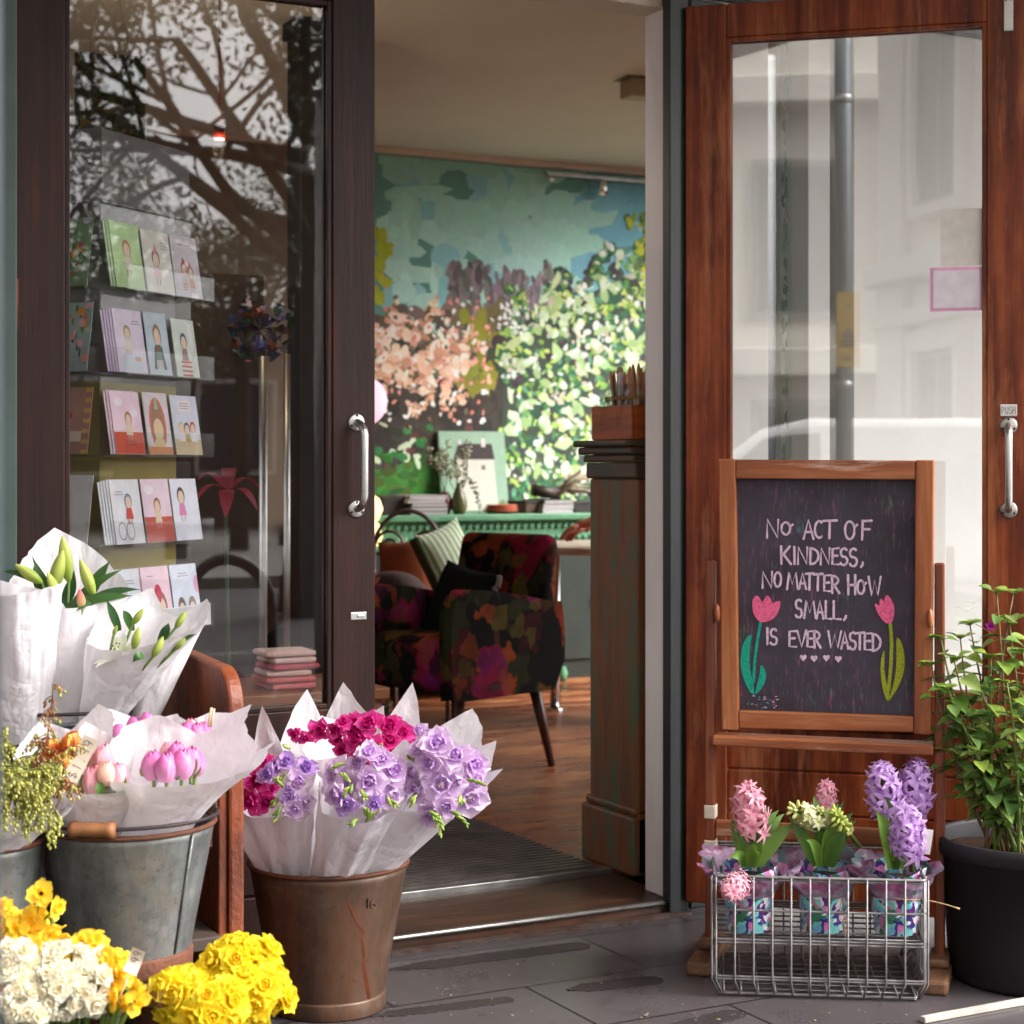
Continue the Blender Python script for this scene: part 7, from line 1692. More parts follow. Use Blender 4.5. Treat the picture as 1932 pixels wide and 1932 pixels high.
def bucket(label, p, rb, rt, h, body, rim, foot, handle=None, seam=None, grp='old metal flower buckets', grip=True):
    t = cthing('bucket', label, 'bucket', p, 0, grp)
    fh = .034 if foot else .0
    mb = MB(); k = 14
    mb.lathe([(rb + (rt - rb) * i / k , fh + (h - fh) * i / k) for i in range(k + 1)] + [(rt - .004, h - .001), (rt - .006, h - .02), (rb + (rt - rb) * .4 - .008, h * .45), (0, h * .45)], 64)
    if foot: mb.lathe([(rb - .004, .006), (rb - .001, fh)], 48)
    mb.build('body', body, t)
    mb = MB(); mb.tube([(rt * math.cos(q), rt * math.sin(q), h) for q in [2 * PI * i / 64 for i in range(64)]], .0045, 8, True); mb.build('rim', rim, t)
    if foot:
        mb = MB(); mb.lathe([(rb - .004, .0), (rb + .0015, .0), (rb + .003, .004), (rb + .004, fh - .004), (rb + .003, fh), (rb, fh + .001)], 64); mb.build('foot_ring', rim if foot is True else foot, t)
    if seam is not None:
        a = R(seam); mb = MB(); mb.tube([((rb + .0012) * math.sin(a), -(rb + .0012) * math.cos(a), fh + .004), ((rt + .0012) * math.sin(a), -(rt + .0012) * math.cos(a), h - .006)], .0028, 6); mb.build('seam', body, t)
    if handle:
        tilt, side = handle                      # bail laid over towards the viewer; lugs at both sides turned by 'side' degrees
        a = R(side)
        ux = Vector((math.cos(a), math.sin(a), 0)); uy = Vector((math.sin(a), -math.cos(a), 0))
        for s in (-1, 1):
            mb = MB(); c = ux * s * (rt + .003)
            n = ux * s; tx = uy
            vs = []
            for (x, z) in ((-.022, -.05), (.022, -.05), (.026, -.02), (.016, .012), (.008, .026), (-.008, .026), (-.016, .012), (-.026, -.02)): vs.append(c - n * (.0 if z > -.02 else .012) + tx * x + Vector((0, 0, h + z)))
            vs2 = [v + n * .003 for v in vs]; m_ = len(vs)
            mb.add(vs + vs2, [tuple(range(m_)), tuple(reversed(range(m_, 2 * m_)))] + [(i, (i + 1) % m_, m_ + (i + 1) % m_, m_ + i) for i in range(m_)]); mb.build('lug', rim, t, smooth=False)
        rr = rt + .006; pts = []
        for i in range(33):
            q = PI * i / 32; v = ux * math.cos(q) * rr + (uy * math.cos(R(tilt)) + Vector((0, 0, math.sin(R(tilt))))) * math.sin(q) * rr * 1.02; pts.append(v + Vector((0, 0, h + .012)))
        mb = MB(); mb.tube(pts, .0032, 8); b_ = mb.build('bail_handle', M['bail'], t)
        if grip:
            q0, q1 = grip if isinstance(grip, tuple) else (.40, .60)
            mb = MB(); g_ = [pts[int(32 * (q0 + (q1 - q0) * k / 8))] if False else None for k in range(9)]
            gp = []
            for k in range(9):
                f = 32 * (q0 + (q1 - q0) * k / 8); i0 = int(f); gp.append(pts[i0].lerp(pts[min(32, i0 + 1)], f - i0))
            a0, a1 = gp[0], gp[-1]; gp = [a0.lerp(a1, k / 8) + (gp[4] - a0.lerp(a1, .5)) * .8 for k in range(9)]
            mb.tube(gp, [.0125, .0145, .0115, .0125, .013, .0125, .0115, .0145, .0125], 14); mb.build('grip', M['grip'], b_)
    return t
# positions (to the right, away, up)
TB = C3(238, HY, 3.08); TBZ = .235
LB = C3(124, HY, 3.42); LBZ = .33
GB = C3(-62, HY, 2.98)
BB = C3(620, HY, 3.65)
FB = C3(105, HY, 2.70)
SB = C3(372, HY, 2.78)
b_tul = bucket('big galvanised bucket of tulips with wooden grip and rusty foot ring', (TB.x, TB.y, TBZ), .108, .148, .245, M['galv'], M['rust_d'], True, (2, 24), seam=58, grip=(.60, .76))
b_lil = bucket('dull dark zinc bucket of wrapped lilies behind the tulip bucket', (LB.x, LB.y, LBZ), .086, .114, .28, M['galv_d'], M['galv_d'], False, (4, 10), grip=False)
b_fol = bucket('streaky galvanised bucket of foliage cut by the picture edge', (GB.x, GB.y, TBZ), .095, .124, .235, M['galv'], M['rust_d'], True)
b_bro = bucket('tall rusty brown bucket of freesias on the tiles beside the doorway', (BB.x, BB.y, 0), .112, .158, .29, M['zinc_rust'], M['rust_d'], M['zinc_rust'])
b_fro = bucket('galvanised bucket of white and yellow narcissi at the front', (FB.x, FB.y, 0.0), .08, .100, .275, M['galv'], M['rust_d'], True)
b_sml = bucket('small rust brown bucket of double yellow daffodils with wooden grip', (SB.x, SB.y, 0.0), .075, .096, .275, M['rust_d'], M['rust_d'], True, (8, 28), grip=(.74, .92))
# rust run and stamped number on the brown bucket
def on_brown(x, y, off):
    """point on the bucket's side under picture point (x, y)"""
    lat0 = (x - CX) / FPX
    d = BB.y - .15
    for _ in range(12):
        p = Vector((lat0 * d, d, CH + (HY - y) / FPX * d)); z = p.z; r = .112 + (.158 - .112) * (z - .034) / (.29 - .034) + off
        dx = p.x - BB.x; dd = r * r - dx * dx; d = BB.y - math.sqrt(max(1e-6, dd))
    return Vector((p.x - BB.x, p.y - BB.y, p.z))
run = [(1290, 3340), (1300, 3362), (1320, 3410), (1345, 3450), (1338, 3475), (1345, 3530), (1343, 3560), (1350, 3620), (1357, 3670), (1362, 3690)]
mb = MB(); pts = [on_brown(x / 1.96, y / 1.96, .0012) for x, y in run]
mb.ribbon(pts, [.003, .003, .004, .005, .005, .006, .006, .010, .011, .009], (.2, -1, 0)); mb.build('rust_run', pmat('fresh_rust', [lin((96, 44, 22)), lin((126, 62, 32))], 40, rough=.8), b_bro, smooth=False)
mb = MB()
for ch, x0, x1 in (('1', 1352, 1366), ('6', 1368, 1390)):
    for s_ in GL[ch]: mb.tube([on_brown((x0 + (x1 - x0) * u) / 1.96, (3358 - 34 * v) / 1.96, .0008) for (u, v) in s_], .0014, 5)
mb.build('stamped_number', M['zinc_rust'], b_bro)
# the bench
M['bench'] = pmat('red_brown_old_wood', [(.28, lin((62, 24, 10))), (.5, lin((122, 56, 24))), (.72, lin((156, 86, 46)))], 4, (1.6, 1.6, 1.0), .5, bmp=.5, bscale=24, blotch=(5, .5, 1.2), wear=lin((66, 36, 24)), wear_scale=6, wear_at=(.55, .66))
pf_ = C3(447, 1300, 3.32); wf = world(pf_.x, pf_.y, 0)
bench = thing('flower_bench', 'old red brown timber bench with a rounded end panel holding flower buckets', 'bench', (wf.x, wf.y, 0))
BD = -.06 - wf.y; BH = CH + (HY - 1262) * 3.32 / FPX
mb = MB(); n = 10; prof = [(0, 0), (BD, 0), (BD, BH + .02)] + [(.075 - .0 - .075 * math.sin(PI / 2 * k / n), BH + .0 - .075 * (1 - math.cos(PI / 2 * k / n))) for k in range(n + 1)]
k = len(prof); th_ = .030
mb.add([(-th_ / 2, y, z) for y, z in prof] + [(th_ / 2, y, z) for y, z in prof], [tuple(reversed(range(k))), tuple(range(k, 2 * k))] + [(i, (i + 1) % k, k + (i + 1) % k, k + i) for i in range(k)])
mb.build('end_panel', M['bench'], bench, smooth=False, bevel=.006)
mb = MB(); mb.bx(-th_ / 2 - .017, -th_ / 2 - .0005, .008, .03, .0, BH - .14); mb.build('edge_batten', M['bench'], bench, smooth=False, bevel=.003)
sh_m = pmat('dark_old_shelf', [lin((44, 34, 30)), lin((70, 54, 46))], 5, (1, 5, 5), .7)
mb = MB(); mb.bx(-1.25, -th_ / 2 - .02, -.02, BD, TBZ - .025, TBZ - .001); mb.build('lower_shelf', sh_m, bench, smooth=False, bevel=.003)
lw = world(LB.x, LB.y, 0); 
mb = MB(); mb.bx(-1.25, -th_ / 2 - .001, BD - .34, BD, LBZ - .024, LBZ - .001); mb.build('upper_shelf', sh_m, bench, smooth=False, bevel=.003)
mb = MB(); mb.bx(-1.282, -1.251, -.02, BD, 0, BH); mb.build('end_panel', M['bench'], bench, smooth=False, bevel=.006)
mb = MB(); mb.bx(-1.25, -th_ / 2 - .001, BD - .02, BD - .001, .02, TBZ - .026); mb.build('back_board', sh_m, bench, smooth=False)

# ------------------------------------------------------------------ bouquets
def bouquet(label, cat, bpos, T_px, d, r0, r1, prof, seed, grp=None, name='bouquet', p=1.0, wob=.1, ell=(1, 1), pleat=0, hk=1.5):
    """bpos = foot of the paper (right, away, up); T_px = picture point of the middle of its mouth at distance d"""
    prof = [(a, 1 + (h - 1) * hk) for a, h in prof]; t = cthing(name, label, cat, bpos, 0, grp); B = Vector(bpos); T = C3(T_px[0], T_px[1], d) - B
    mb = MB(); paper(mb, T, r0, r1, prof, seed, p, wob, ell=ell, pleat=pleat)
    mb.build('paper_wrap', M['paper'], t)
    t['_b'] = tuple(B); return t
def L_(t, x, y, d): return C3(x, y, d) - Vector(t['_b'])
def stemto(mb, a, b_, r=.0022, col=(104, 140, 70)): mb.tube(bez(a, Vector(a).lerp(Vector(b_), .5) + Vector((0, 0, .01)), b_, 5), r, 6, col=lin(col))
WG = 'paper wrapped lily bouquets'
# lilies
def bud(L, r, c0, c1, cr):
    mb = MB(); c0, c1, cr = lin(c0), lin(c1), lin(cr)
    def fn(u, v):
        a = 2 * PI * u; rr = r * (math.sin(PI * min(1, .04 + .93 * v)) ** .75) * (1 + .10 * math.cos(3 * a)) * (1 - .25 * v)
        return (rr * math.cos(a), rr * math.sin(a), L * v)
    mb.grid(fn, 18, 12, True, lambda u, v: mixc(mixc(c0, c1, v), cr, max(0, math.cos(6 * PI * u)) ** 8 * .5)); return mb
BUD = protos('lily_bud', [bud(.098, .0165, (150, 176, 66), (206, 212, 116), (96, 124, 46)), bud(.088, .0145, (136, 164, 62), (196, 206, 104), (84, 112, 42))], M['petal_thick'])
BUDP = protos('lily_bud', [bud(.08, .016, (206, 200, 130), (216, 96, 106), (170, 120, 80))], M['petal_thick'])
def lily_open():
    c, d = lin((240, 240, 228)), lin((216, 222, 180)); mb = flower([(3, .075, .020, 52, .35, -.55, .005, 0, d, c, .05), (3, .072, .024, 46, .3, -.5, .005, .002, d, c, .08)], 3)
    for k in range(6):
        a = k * PI / 3; q = [Vector((.004 * math.cos(a), .004 * math.sin(a), 0)), Vector((.014 * math.cos(a), .014 * math.sin(a), .045))]; mb.tube(q, .0009, 5, col=lin((170, 190, 110))); mb.ball(q[1], .003, 6, 4, lin((90, 50, 30)), 0, (1, 1.8, .7))
    return mb
LOP = protos('lily_bloom', [lily_open()], M['petal_thick'])
def lily_fill(t, buds, leaves, d, opens=()):
    for (me, x0, y0, x1, y1, dd, sc) in buds:
        a, b_ = L_(t, x0, y0, d + dd), L_(t, x1, y1, d + dd - .01); k_ = (b_ - a).length / .095 * sc; kw_ = k_ * (1.2 if k_ < .7 else 1); place(me, 'lily_bud', t, a, b_ - a, (kw_, kw_, k_), x0)
        mb = MB(); stemto(mb, Vector((0, .012, .0)), a, .0026, (110, 140, 70)); mb.build('stem', M['green'], t)
    for (x0, y0, xm, ym, x1, y1, dd, w_) in leaves:
        mb = MB(); g_ = lin(random.Random(x1).choice([(50, 84, 44), (62, 98, 46), (44, 74, 42)])); leafblade(mb, bez(L_(t, x0, y0, d + dd), L_(t, xm, ym, d + dd - .02), L_(t, x1, y1, d + dd - .01), 10), w_, (.1, -1, .45), mul(g_, 1.25), .3, g_); mb.build('leaf', M['green'], t)
    for (x, y, dd, dr, sc) in opens: place(LOP[0], 'lily_bloom', t, L_(t, x, y, d + dd), dr, sc, 1.0)
lz = LBZ + .26
B1 = bouquet('large lily bouquet in green bud with a tall pointed back sheet', 'bouquet', (LB.x - .005, LB.y - .02, LBZ + .235), (130, 1140, 3.40), 3.40, .05, .118, [(-180, 1.36), (-150, 1.47), (-120, 1.30), (-85, 1.10), (-60, .98), (-20, 1.00), (20, 1.0), (60, 1.02), (90, 1.06), (120, 1.12), (150, 1.2)], 3, WG, ell=(.82, .8), wob=.09, hk=1.15)
lily_fill(B1, [(BUD[0], 80, 1100, 25, 1062, -.03, .9), (BUD[0], 98, 1120, 118, 1040, -.02, 1.0), (BUD[0], 130, 1098, 119, 1019, .0, 1.05), (BUD[0], 178, 1125, 152, 1058, -.03, 1.0), (BUD[1], 110, 1128, 88, 1076, -.06, 1.0), (BUDP[0], 155, 1150, 149, 1105, -.08, 1.0)],
  [(110, 1150, 85, 1110, 60, 1048, 0, .010), (130, 1150, 170, 1100, 232, 1074, .0, .009), (150, 1150, 200, 1110, 266, 1112, -.02, .009), (90, 1110, 40, 1075, 2, 1078, -.02, .007), (140, 1140, 190, 1125, 250, 1124, -.05, .010), (120, 1140, 135, 1120, 140, 1075, .03, .012), (160, 1140, 180, 1095, 208, 1058, .02, .012), (80, 1120, 70, 1090, 66, 1060, .03, .011), (125, 1150, 150, 1135, 175, 1140, -.07, .012)], 3.40)
B2 = bouquet('lily bouquet leaning towards the bench end with one open white bloom', 'bouquet', (LB.x + .06, LB.y - .035, LBZ + .25), (268, 1200, 3.30), 3.30, .035, .112, [(-180, 1.20), (-160, 1.44), (-125, 1.18), (-90, 1.0), (-60, .94), (-35, .90), (0, .90), (30, .98), (60, 1.06), (85, 1.13), (120, 1.10), (150, 1.12)], 8, WG, ell=(.85, .75), wob=.08, hk=1.0)
lily_fill(B2, [(BUD[1], 250, 1178, 272, 1146, -.03, 1.0), (BUD[1], 252, 1226, 263, 1180, -.06, 1.0), (BUD[1], 288, 1240, 309, 1198, -.06, 1.0), (BUD[1], 330, 1186, 352, 1150, .02, .95), (BUD[1], 330, 1226, 354, 1200, -.04, .9), (BUD[1], 214, 1200, 222, 1176, -.04, .9)],
  [(250, 1190, 240, 1160, 232, 1152, 0, .008), (270, 1240, 262, 1232, 250, 1250, -.09, .008), (320, 1230, 340, 1205, 372, 1196, -.02, .006), (225, 1190, 215, 1160, 200, 1130, .02, .008), (300, 1215, 315, 1190, 318, 1175, .0, .009)], 3.30, [(232, 1240, -.03, (-.4, -.5, .8), .6)])
# a third lily wrap, its plain side to the camera, and one stem behind
B3 = bouquet('plain closed side of a lily bouquet cut by the picture edge', 'bouquet', (LB.x - .075, LB.y - .07, LBZ + .245), (18, 1110, 3.22), 3.22, .055, .092, [(-180, 1.0), (-120, 1.06), (-60, 1.03), (0, .98), (50, 1.0), (90, 1.02), (140, .98)], 12, WG, ell=(.95, .8), wob=.13)
B4 = bouquet('narrow wrapped lily bud standing behind the leaning lily bouquet', 'bouquet', (LB.x + .115, LB.y + .02, LBZ + .2), (336, 1190, 3.46), 3.46, .02, .05, [(-180, 1.2), (-150, 1.1), (-60, .9), (0, .86), (60, .98), (120, 1.25), (150, 1.35)], 15, WG, ell=(.9, .7), wob=.08, hk=.7)
lily_fill(B4, [(BUD[1], 334, 1180, 354, 1150, -.03, .95)], [], 3.46)
# tulips
TG = 'paper wrapped tulip bunches in the big bucket'
def tulip_fill(t, heads, d, leaves=()):
    for (me, x, y, dd, sc, lean) in heads:
        top = L_(t, x, y - 34 * sc, d + dd); bot = L_(t, x - lean * 20, y + 30 * sc, d + dd); place(me, 'tulip_head', t, bot, top - bot, (top - bot).length / .060, x * .7)
        mb = MB(); stemto(mb, bot + (bot - top).normalized() * .018, bot, .0032, (140, 164, 96)); mb.build('stem', M['green'], t)
    for (x0, y0, x1, y1, dd, w_) in leaves:
        mb = MB(); a, b_ = L_(t, x0, y0, d + dd), L_(t, x1, y1, d + dd); leafblade(mb, bez(a, a.lerp(b_, .5) + Vector((.004, -.006, 0)), b_, 8), w_, (0, -1, .3), lin((124, 158, 84)), .5, lin((84, 124, 62))); mb.build('leaf', M['green'], t)
T1 = bouquet('bunch of pale pink and peach tulips with a price tag', 'bouquet', (TB.x - .045, TB.y - .055, TBZ + .205), (196, 1470, 2.97), 2.97, .045, .088, [(-180, 1.26), (-150, 1.44), (-120, 1.1), (-90, 1.02), (-50, .94), (-15, .93), (20, .93), (45, .97), (80, .98), (115, 1.05), (150, 1.20)], 21, TG, ell=(1, .8), wob=.07)
tulip_fill(T1, [(TUP[0], 176, 1473, -.03, .95, -.1), (TUC[0], 201, 1459, -.04, .78, .05), (TUP[1], 225, 1463, -.03, .8, .1), (TUP[1], 197, 1430, .0, .86, .15), (TUP[0], 182, 1441, .01, .75, -.1)], 2.97, [(160, 1490, 152, 1460, -.03, .008), (190, 1500, 186, 1472, -.05, .008), (220, 1500, 237, 1463, -.04, .009), (205, 1500, 212, 1475, -.02, .009), (150, 1500, 155, 1470, -.02, .007)])
T2 = bouquet('bunch of magenta pink tulips with wide papers in the big bucket', 'bouquet', (TB.x + .035, TB.y - .040, TBZ + .205), (330, 1450, 2.97), 2.97, .045, .112, [(-180, 1.20), (-152, 1.36), (-132, 1.28), (-100, 1.1), (-60, .96), (-30, .94), (0, .92), (40, .94), (70, 1.02), (98, 1.2), (120, 1.1), (150, 1.3)], 25, TG, ell=(1.05, .75), wob=.09)
tulip_fill(T2, [(TUM[0], 288, 1443, -.02, .95, -.1), (TUM[1], 314, 1448, -.04, .9, 0), (TUM[0], 345, 1440, -.03, .98, .1), (TUM[1], 364, 1434, .0, .82, .15), (TUM[1], 334, 1424, .02, .8, .05), (TUP[0], 318, 1420, .04, .7, 0), (TUM[0], 372, 1440, .03, .78, .2)], 2.97, [(270, 1465, 268, 1440, -.02, .006), (300, 1470, 300, 1448, -.04, .007), (331, 1470, 332, 1448, -.04, .007), (355, 1465, 372, 1430, -.02, .007), (366, 1462, 376, 1438, .0, .007)])
T3 = bouquet('bunch of pink tulips tucked behind the magenta ones beside the bench end', 'bouquet', (TB.x + .065, TB.y + .06, TBZ + .205), (372, 1405, 3.12), 3.12, .03, .06, [(-180, 1.2), (-140, 1.1), (-80, 1.0), (-30, .9), (0, .9), (40, .96), (80, 1.08), (110, 1.28), (150, 1.2)], 28, TG, ell=(1, .7), wob=.08)
tulip_fill(T3, [(TUM[1], 352, 1384, -.02, .7, -.1), (TUM[0], 372, 1385, -.02, .75, 0), (TUP[0], 362, 1376, .01, .7, .1), (TUM[0], 386, 1380, .0, .65, .1)], 3.12)
mb = MB()
for (x, y0, y1) in ((399, 1372, 1335), (404, 1372, 1337)): mb.tube([L_(T3, x - 6, y0, 3.1), L_(T3, x, y1, 3.1)], .0022, 6)
mb.build('cane', plain('split_cane', lin((214, 186, 150)), .7), T3)
T4 = bouquet('bunch of orange double tulips beside the pink tulips', 'bouquet', (TB.x - .095, TB.y - .01, TBZ + .205), (118, 1430, 3.02), 3.02, .035, .075, [(-180, 1.16), (-150, 1.24), (-110, 1.06), (-70, .96), (0, .76), (50, .9), (90, 1.05), (115, 1.24), (150, 1.36)], 31, TG, ell=(1, .75), wob=.1)
for (x, y, dd, sc, k) in ((138, 1405, -.02, 1.0, 0), (118, 1440, -.05, .85, 1), (100, 1405, .0, .7, 1), (92, 1425, .02, .8, 0), (122, 1416, .01, .8, 0)):
    c = L_(T4, x, y, 3.02 + dd); place(TOR[k], 'tulip_head', T4, c - Vector((0, 0, .018)), (.1 * (k - .5), -.35, 1), sc, x)
    mb = MB(); stemto(mb, c - Vector((0, 0, .10)), c - Vector((0, 0, .016)), .003); mb.build('stem', M['green'], T4)
mb = MB(); leafblade(mb, bez(L_(T4, 110, 1475, 2.97), L_(T4, 150, 1455, 2.95), L_(T4, 178, 1432, 2.94), 8), .004, (0, -1, .3), lin((150, 160, 90)), .3); mb.build('leaf', M['green'], T4)
T5 = bouquet('wrapped bunch with a glimpse of purple tulips at the back of the big bucket', 'bouquet', (TB.x + .0, TB.y + .07, TBZ + .205), (258, 1420, 3.15), 3.15, .035, .075, [(-180, 1.2), (-140, 1.32), (-100, 1.1), (-50, 1.0), (0, .95), (50, 1.0), (100, 1.15), (140, 1.28)], 36, TG, ell=(1, .7), wob=.09)
tulip_fill(T5, [(TUM[0], 224, 1382, .0, .6, 0), (TUM[1], 276, 1362, .03, .6, 0), (TUM[1], 252, 1370, .03, .6, 0)], 3.15)
# price tags on sticks
M['tagcard'] = pmat('price_tag_card', [lin((228, 210, 190)), lin((238, 222, 204))], 12, rough=.7)
def price_tag(label, p, x0, y0, x1, y1, d, wd, text, curve=0.0):
    """card strip from picture point 0 (bottom) to 1 (top)"""
    a, b_ = C3(x0, y0, d), C3(x1, y1, d); t = cthing('price_tag', label, 'price tag', a, 0, 'price tags among the flowers'); ax = (b_ - a); L = ax.length; ax.normalize(); sd = Vector((ax.z, 0, -ax.x)); 
    mb = MB(); n = 6
    fr = lambda u, v: ax * L * v + sd * wd * (u - .5) + Vector((0, curve * math.sin(PI * v), 0))
    mb.grid(lambda u, v: fr(u, v), 2, n); mb.grid(lambda u, v: fr(1 - u, v) + Vector((0, .0008, 0)), 2, n); mb.build('card', M['tagcard'], t, smooth=False)
    mb = MB(); k = len(text)
    for i, ch in enumerate(text):
        for s_ in GL[ch]: mb.ribbon([fr(.5 - (vv - .5) * .55, .1 + (i + .15 + .7 * uu) * .86 / k) - Vector((0, .0012, 0)) for uu, vv in s_], .0011, (0, -1, 0), lin((60, 50, 54)))
    mb.build('handwriting', M['paint'], t, smooth=False)
    mb = MB(); mb.tube([(0, .002, 0), -ax * .05 + Vector((0, .004, 0))], .0018, 6); mb.build('peg', plain('tag_peg', lin((206, 170, 130)), .7), t)
price_tag('cream price tag in front of the pale pink tulips', None, 128, 1478, 172, 1392, 2.93, .026, '$1.99', .004)
# foliage bunch at the left edge
F1 = bouquet('bunch of drooping green and red flower sprays at the picture edge', 'bouquet', (GB.x + .01, GB.y - .03, TBZ + .19), (-10, 1540, 2.90), 2.90, .05, .105, [(-180, 1.1), (-120, 1.0), (-60, .8), (0, .72), (40, .84), (70, 1.06), (100, 1.14), (140, 1.1)], 41, 'foliage bunches', ell=(1, .8), wob=.12)
rnd = random.Random(17)
def spray(t, a, m, b_, red, n=34, side=.03, dens=1):
    mb = MB(); pts = bez(a, m, b_, 14); mb.tube(pts, [.0018 * (1 - .6 * k / 14) for k in range(15)], 5, col=lin((150, 70, 60) if red else (128, 120, 66)))
    for k in range(3, 15):
        for s in range(2):
            p = pts[k]; d = Vector((rnd.uniform(-1, 1), rnd.uniform(-.6, .6), rnd.uniform(-.7, .35))).normalized() * side * (1 - .55 * k / 14) * rnd.uniform(.6, 1.3); e2 = p + d + Vector((0, 0, -.25 * side)); q = bez(p, p + d * .6, e2, 5); mb.tube(q, .0008, 4, col=lin((150, 80, 64) if red else (130, 130, 70)), caps=False)
            for j in range(1, 6):
                c = lin(rnd.choice([(190, 188, 92), (166, 168, 74), (208, 204, 122)]) if not red or rnd.random() < .55 else rnd.choice([(176, 110, 70), (160, 130, 70)]))
                mb.ball(q[j] + Vector((rnd.uniform(-.003, .003), rnd.uniform(-.003, .003), -.005)), rnd.uniform(.0019, .0030), 5, 4, c, 0, (.85, .85, 1.25))
    mb.build('flower_spray', M['leaf_a'], t)
A_ = lambda x, y, dd=0: L_(F1, x, y, 2.90 + dd)
for (x0, y0, xm, ym, x1, y1, dd, red) in ((40, 1500, 95, 1440, 100, 1292, .0, 1), (40, 1500, 90, 1420, 140, 1405, -.01, 1), (40, 1500, 80, 1430, 72, 1385, .02, 1), (10, 1510, 10, 1440, 14, 1370, 0, 0), (20, 1510, 60, 1470, 118, 1468, -.02, 1), (10, 1500, 70, 1430, 118, 1440, -.03, 0), (20, 1490, 80, 1480, 105, 1530, -.04, 0), (10, 1480, 50, 1490, 40, 1560, -.06, 0), (0, 1480, 40, 1470, 72, 1548, -.05, 0), (-10, 1480, 20, 1430, 60, 1425, -.02, 0), (0, 1460, 10, 1440, 20, 1520, -.06, 0), (10, 1470, 60, 1450, 95, 1480, -.05, 0), (-20, 1470, 0, 1400, 10, 1395, 0, 0), (0, 1490, 40, 1440, 60, 1500, -.07, 0), (-10, 1500, 10, 1450, 30, 1450, -.05, 0), (30, 1490, 100, 1460, 140, 1480, -.01, 1), (20, 1500, 90, 1500, 100, 1570, -.06, 0), (-10, 1470, 10, 1480, 8, 1545, -.07, 0), (0, 1450, 30, 1430, 40, 1480, -.04, 0), (20, 1480, 50, 1445, 85, 1452, -.04, 0)):
    spray(F1, A_(x0, y0, dd), A_(xm, ym, dd), A_(x1, y1, dd - .01), red, side=.034)
mb = MB()
for i in range(9):
    x, y = rnd.uniform(10, 110), rnd.uniform(1420, 1500); leafblade(mb, bez(A_(40, 1500), A_((40 + x) / 2, y + 10), A_(x, y - 20), 6), .007, (0, -1, .4), lin(rnd.choice([(110, 130, 60), (84, 104, 50)])), .3)
mb.build('leaf', M['green'], F1)
# freesias
FG = 'paper wrapped freesia bunches in the brown bucket'
def freesia(t, d, blooms_, buds_, scl=1.0):
    rr = random.Random(len(blooms_))
    for (pal, x, y, dd, dr, sc) in blooms_:
        c = L_(t, x, y, d + dd); place(rr.choice(pal), 'bloom', t, c, dr, sc * scl, rr.uniform(0, 6))
    for (x, y, ax, ay, dd, n) in buds_:
        mb = MB(); a, b_ = L_(t, x, y, d + dd), L_(t, ax, ay, d + dd - .005); mb.tube([a, a.lerp(b_, .5), b_], .0011, 5, col=lin((120, 146, 70)))
        for k in range(n):
            f = (k + .5) / n; p = a.lerp(b_, f); s_ = (1 - .55 * f); dv = (b_ - a).normalized() + Vector((rr.uniform(-.7, .7), rr.uniform(-.4, .1), rr.uniform(.1, .6))); q = dv.normalized().to_track_quat('Z', 'Y').to_matrix()
            mb.ball(p + dv.normalized() * .007 * s_, .0042 * s_ + .001, 7, 5, lin(rr.choice([(150, 172, 76), (176, 190, 96), (120, 150, 64)])), 0, (.75, .75, 2.1), q)
        mb.build('bud_spike', M['green'], t)
def fan(seed, pal, cx, cy, sx_, sy_, n, sc=1.0):
    r_ = random.Random(seed); out = []; pts = []
    tries = 0
    while len(out) < n and tries < 4000:
        tries += 1
        a = r_.uniform(0, 6.3); q = math.sqrt(r_.random()); x, y = cx + sx_ * q * math.cos(a), cy + sy_ * q * math.sin(a)
        if any((x - u) ** 2 + (y - v) ** 2 < (19 * sc) ** 2 for u, v in pts): continue
        pts.append((x, y)); out.append((pal, x, y, -.03 + .05 * (abs(x - cx) / sx_) ** 2 + r_.uniform(-.01, .012), ((x - cx) / sx_ * .6 + r_.uniform(-.25, .25), -.9, .15 - (y - cy) / sy_ * .5 + r_.uniform(-.2, .25)), sc * r_.uniform(.78, 1.15)))
    return out
bz_ = .255
E1 = bouquet('freesia bunch of magenta and lilac blooms with a tall white peak beside the bench end', 'bouquet', (BB.x - .075, BB.y - .04, bz_), (508, 1490, 3.52), 3.52, .045, .098, [(-180, 1.52), (-168, 1.28), (-150, 1.06), (-120, 1.04), (-80, 1.0), (-50, .92), (-15, .85), (20, .86), (48, .92), (70, 1.16), (95, 1.02), (125, 1.14), (150, 1.16), (165, 1.22), (172, 1.36)], 51, FG, ell=(1, .8), wob=.13, pleat=9)
freesia(E1, 3.50, fan(1, MAG, 484, 1475, 26, 52, 8, 1.2) + [(LILD, 508, 1462, -.05, (-.3, -.8, .3), 1.1), (LILD, 540, 1440, -.04, (.1, -.8, .5), 1.0), (LIL, 560, 1474, -.05, (.4, -.9, .1), 1.25), (LILD, 545, 1500, -.06, (0, -1, 0), .95), (LIL, 564, 1516, -.06, (.3, -.9, -.1), 1.2), (LILD, 524, 1448, -.03, (-.3, -.7, .6), 1.0), (LIL, 556, 1528, -.07, (0, -.9, .1), 1.0), (LILD, 575, 1450, -.02, (.4, -.7, .5), 1.1)],
  [(540, 1490, 520, 1470, -.06, 6), (560, 1500, 574, 1480, -.05, 6), (525, 1505, 515, 1520, -.06, 5), (530, 1520, 520, 1550, -.09, 4), (520, 1480, 535, 1466, -.06, 6), (572, 1500, 578, 1520, -.05, 5), (548, 1412, 540, 1408, .0, 3)])
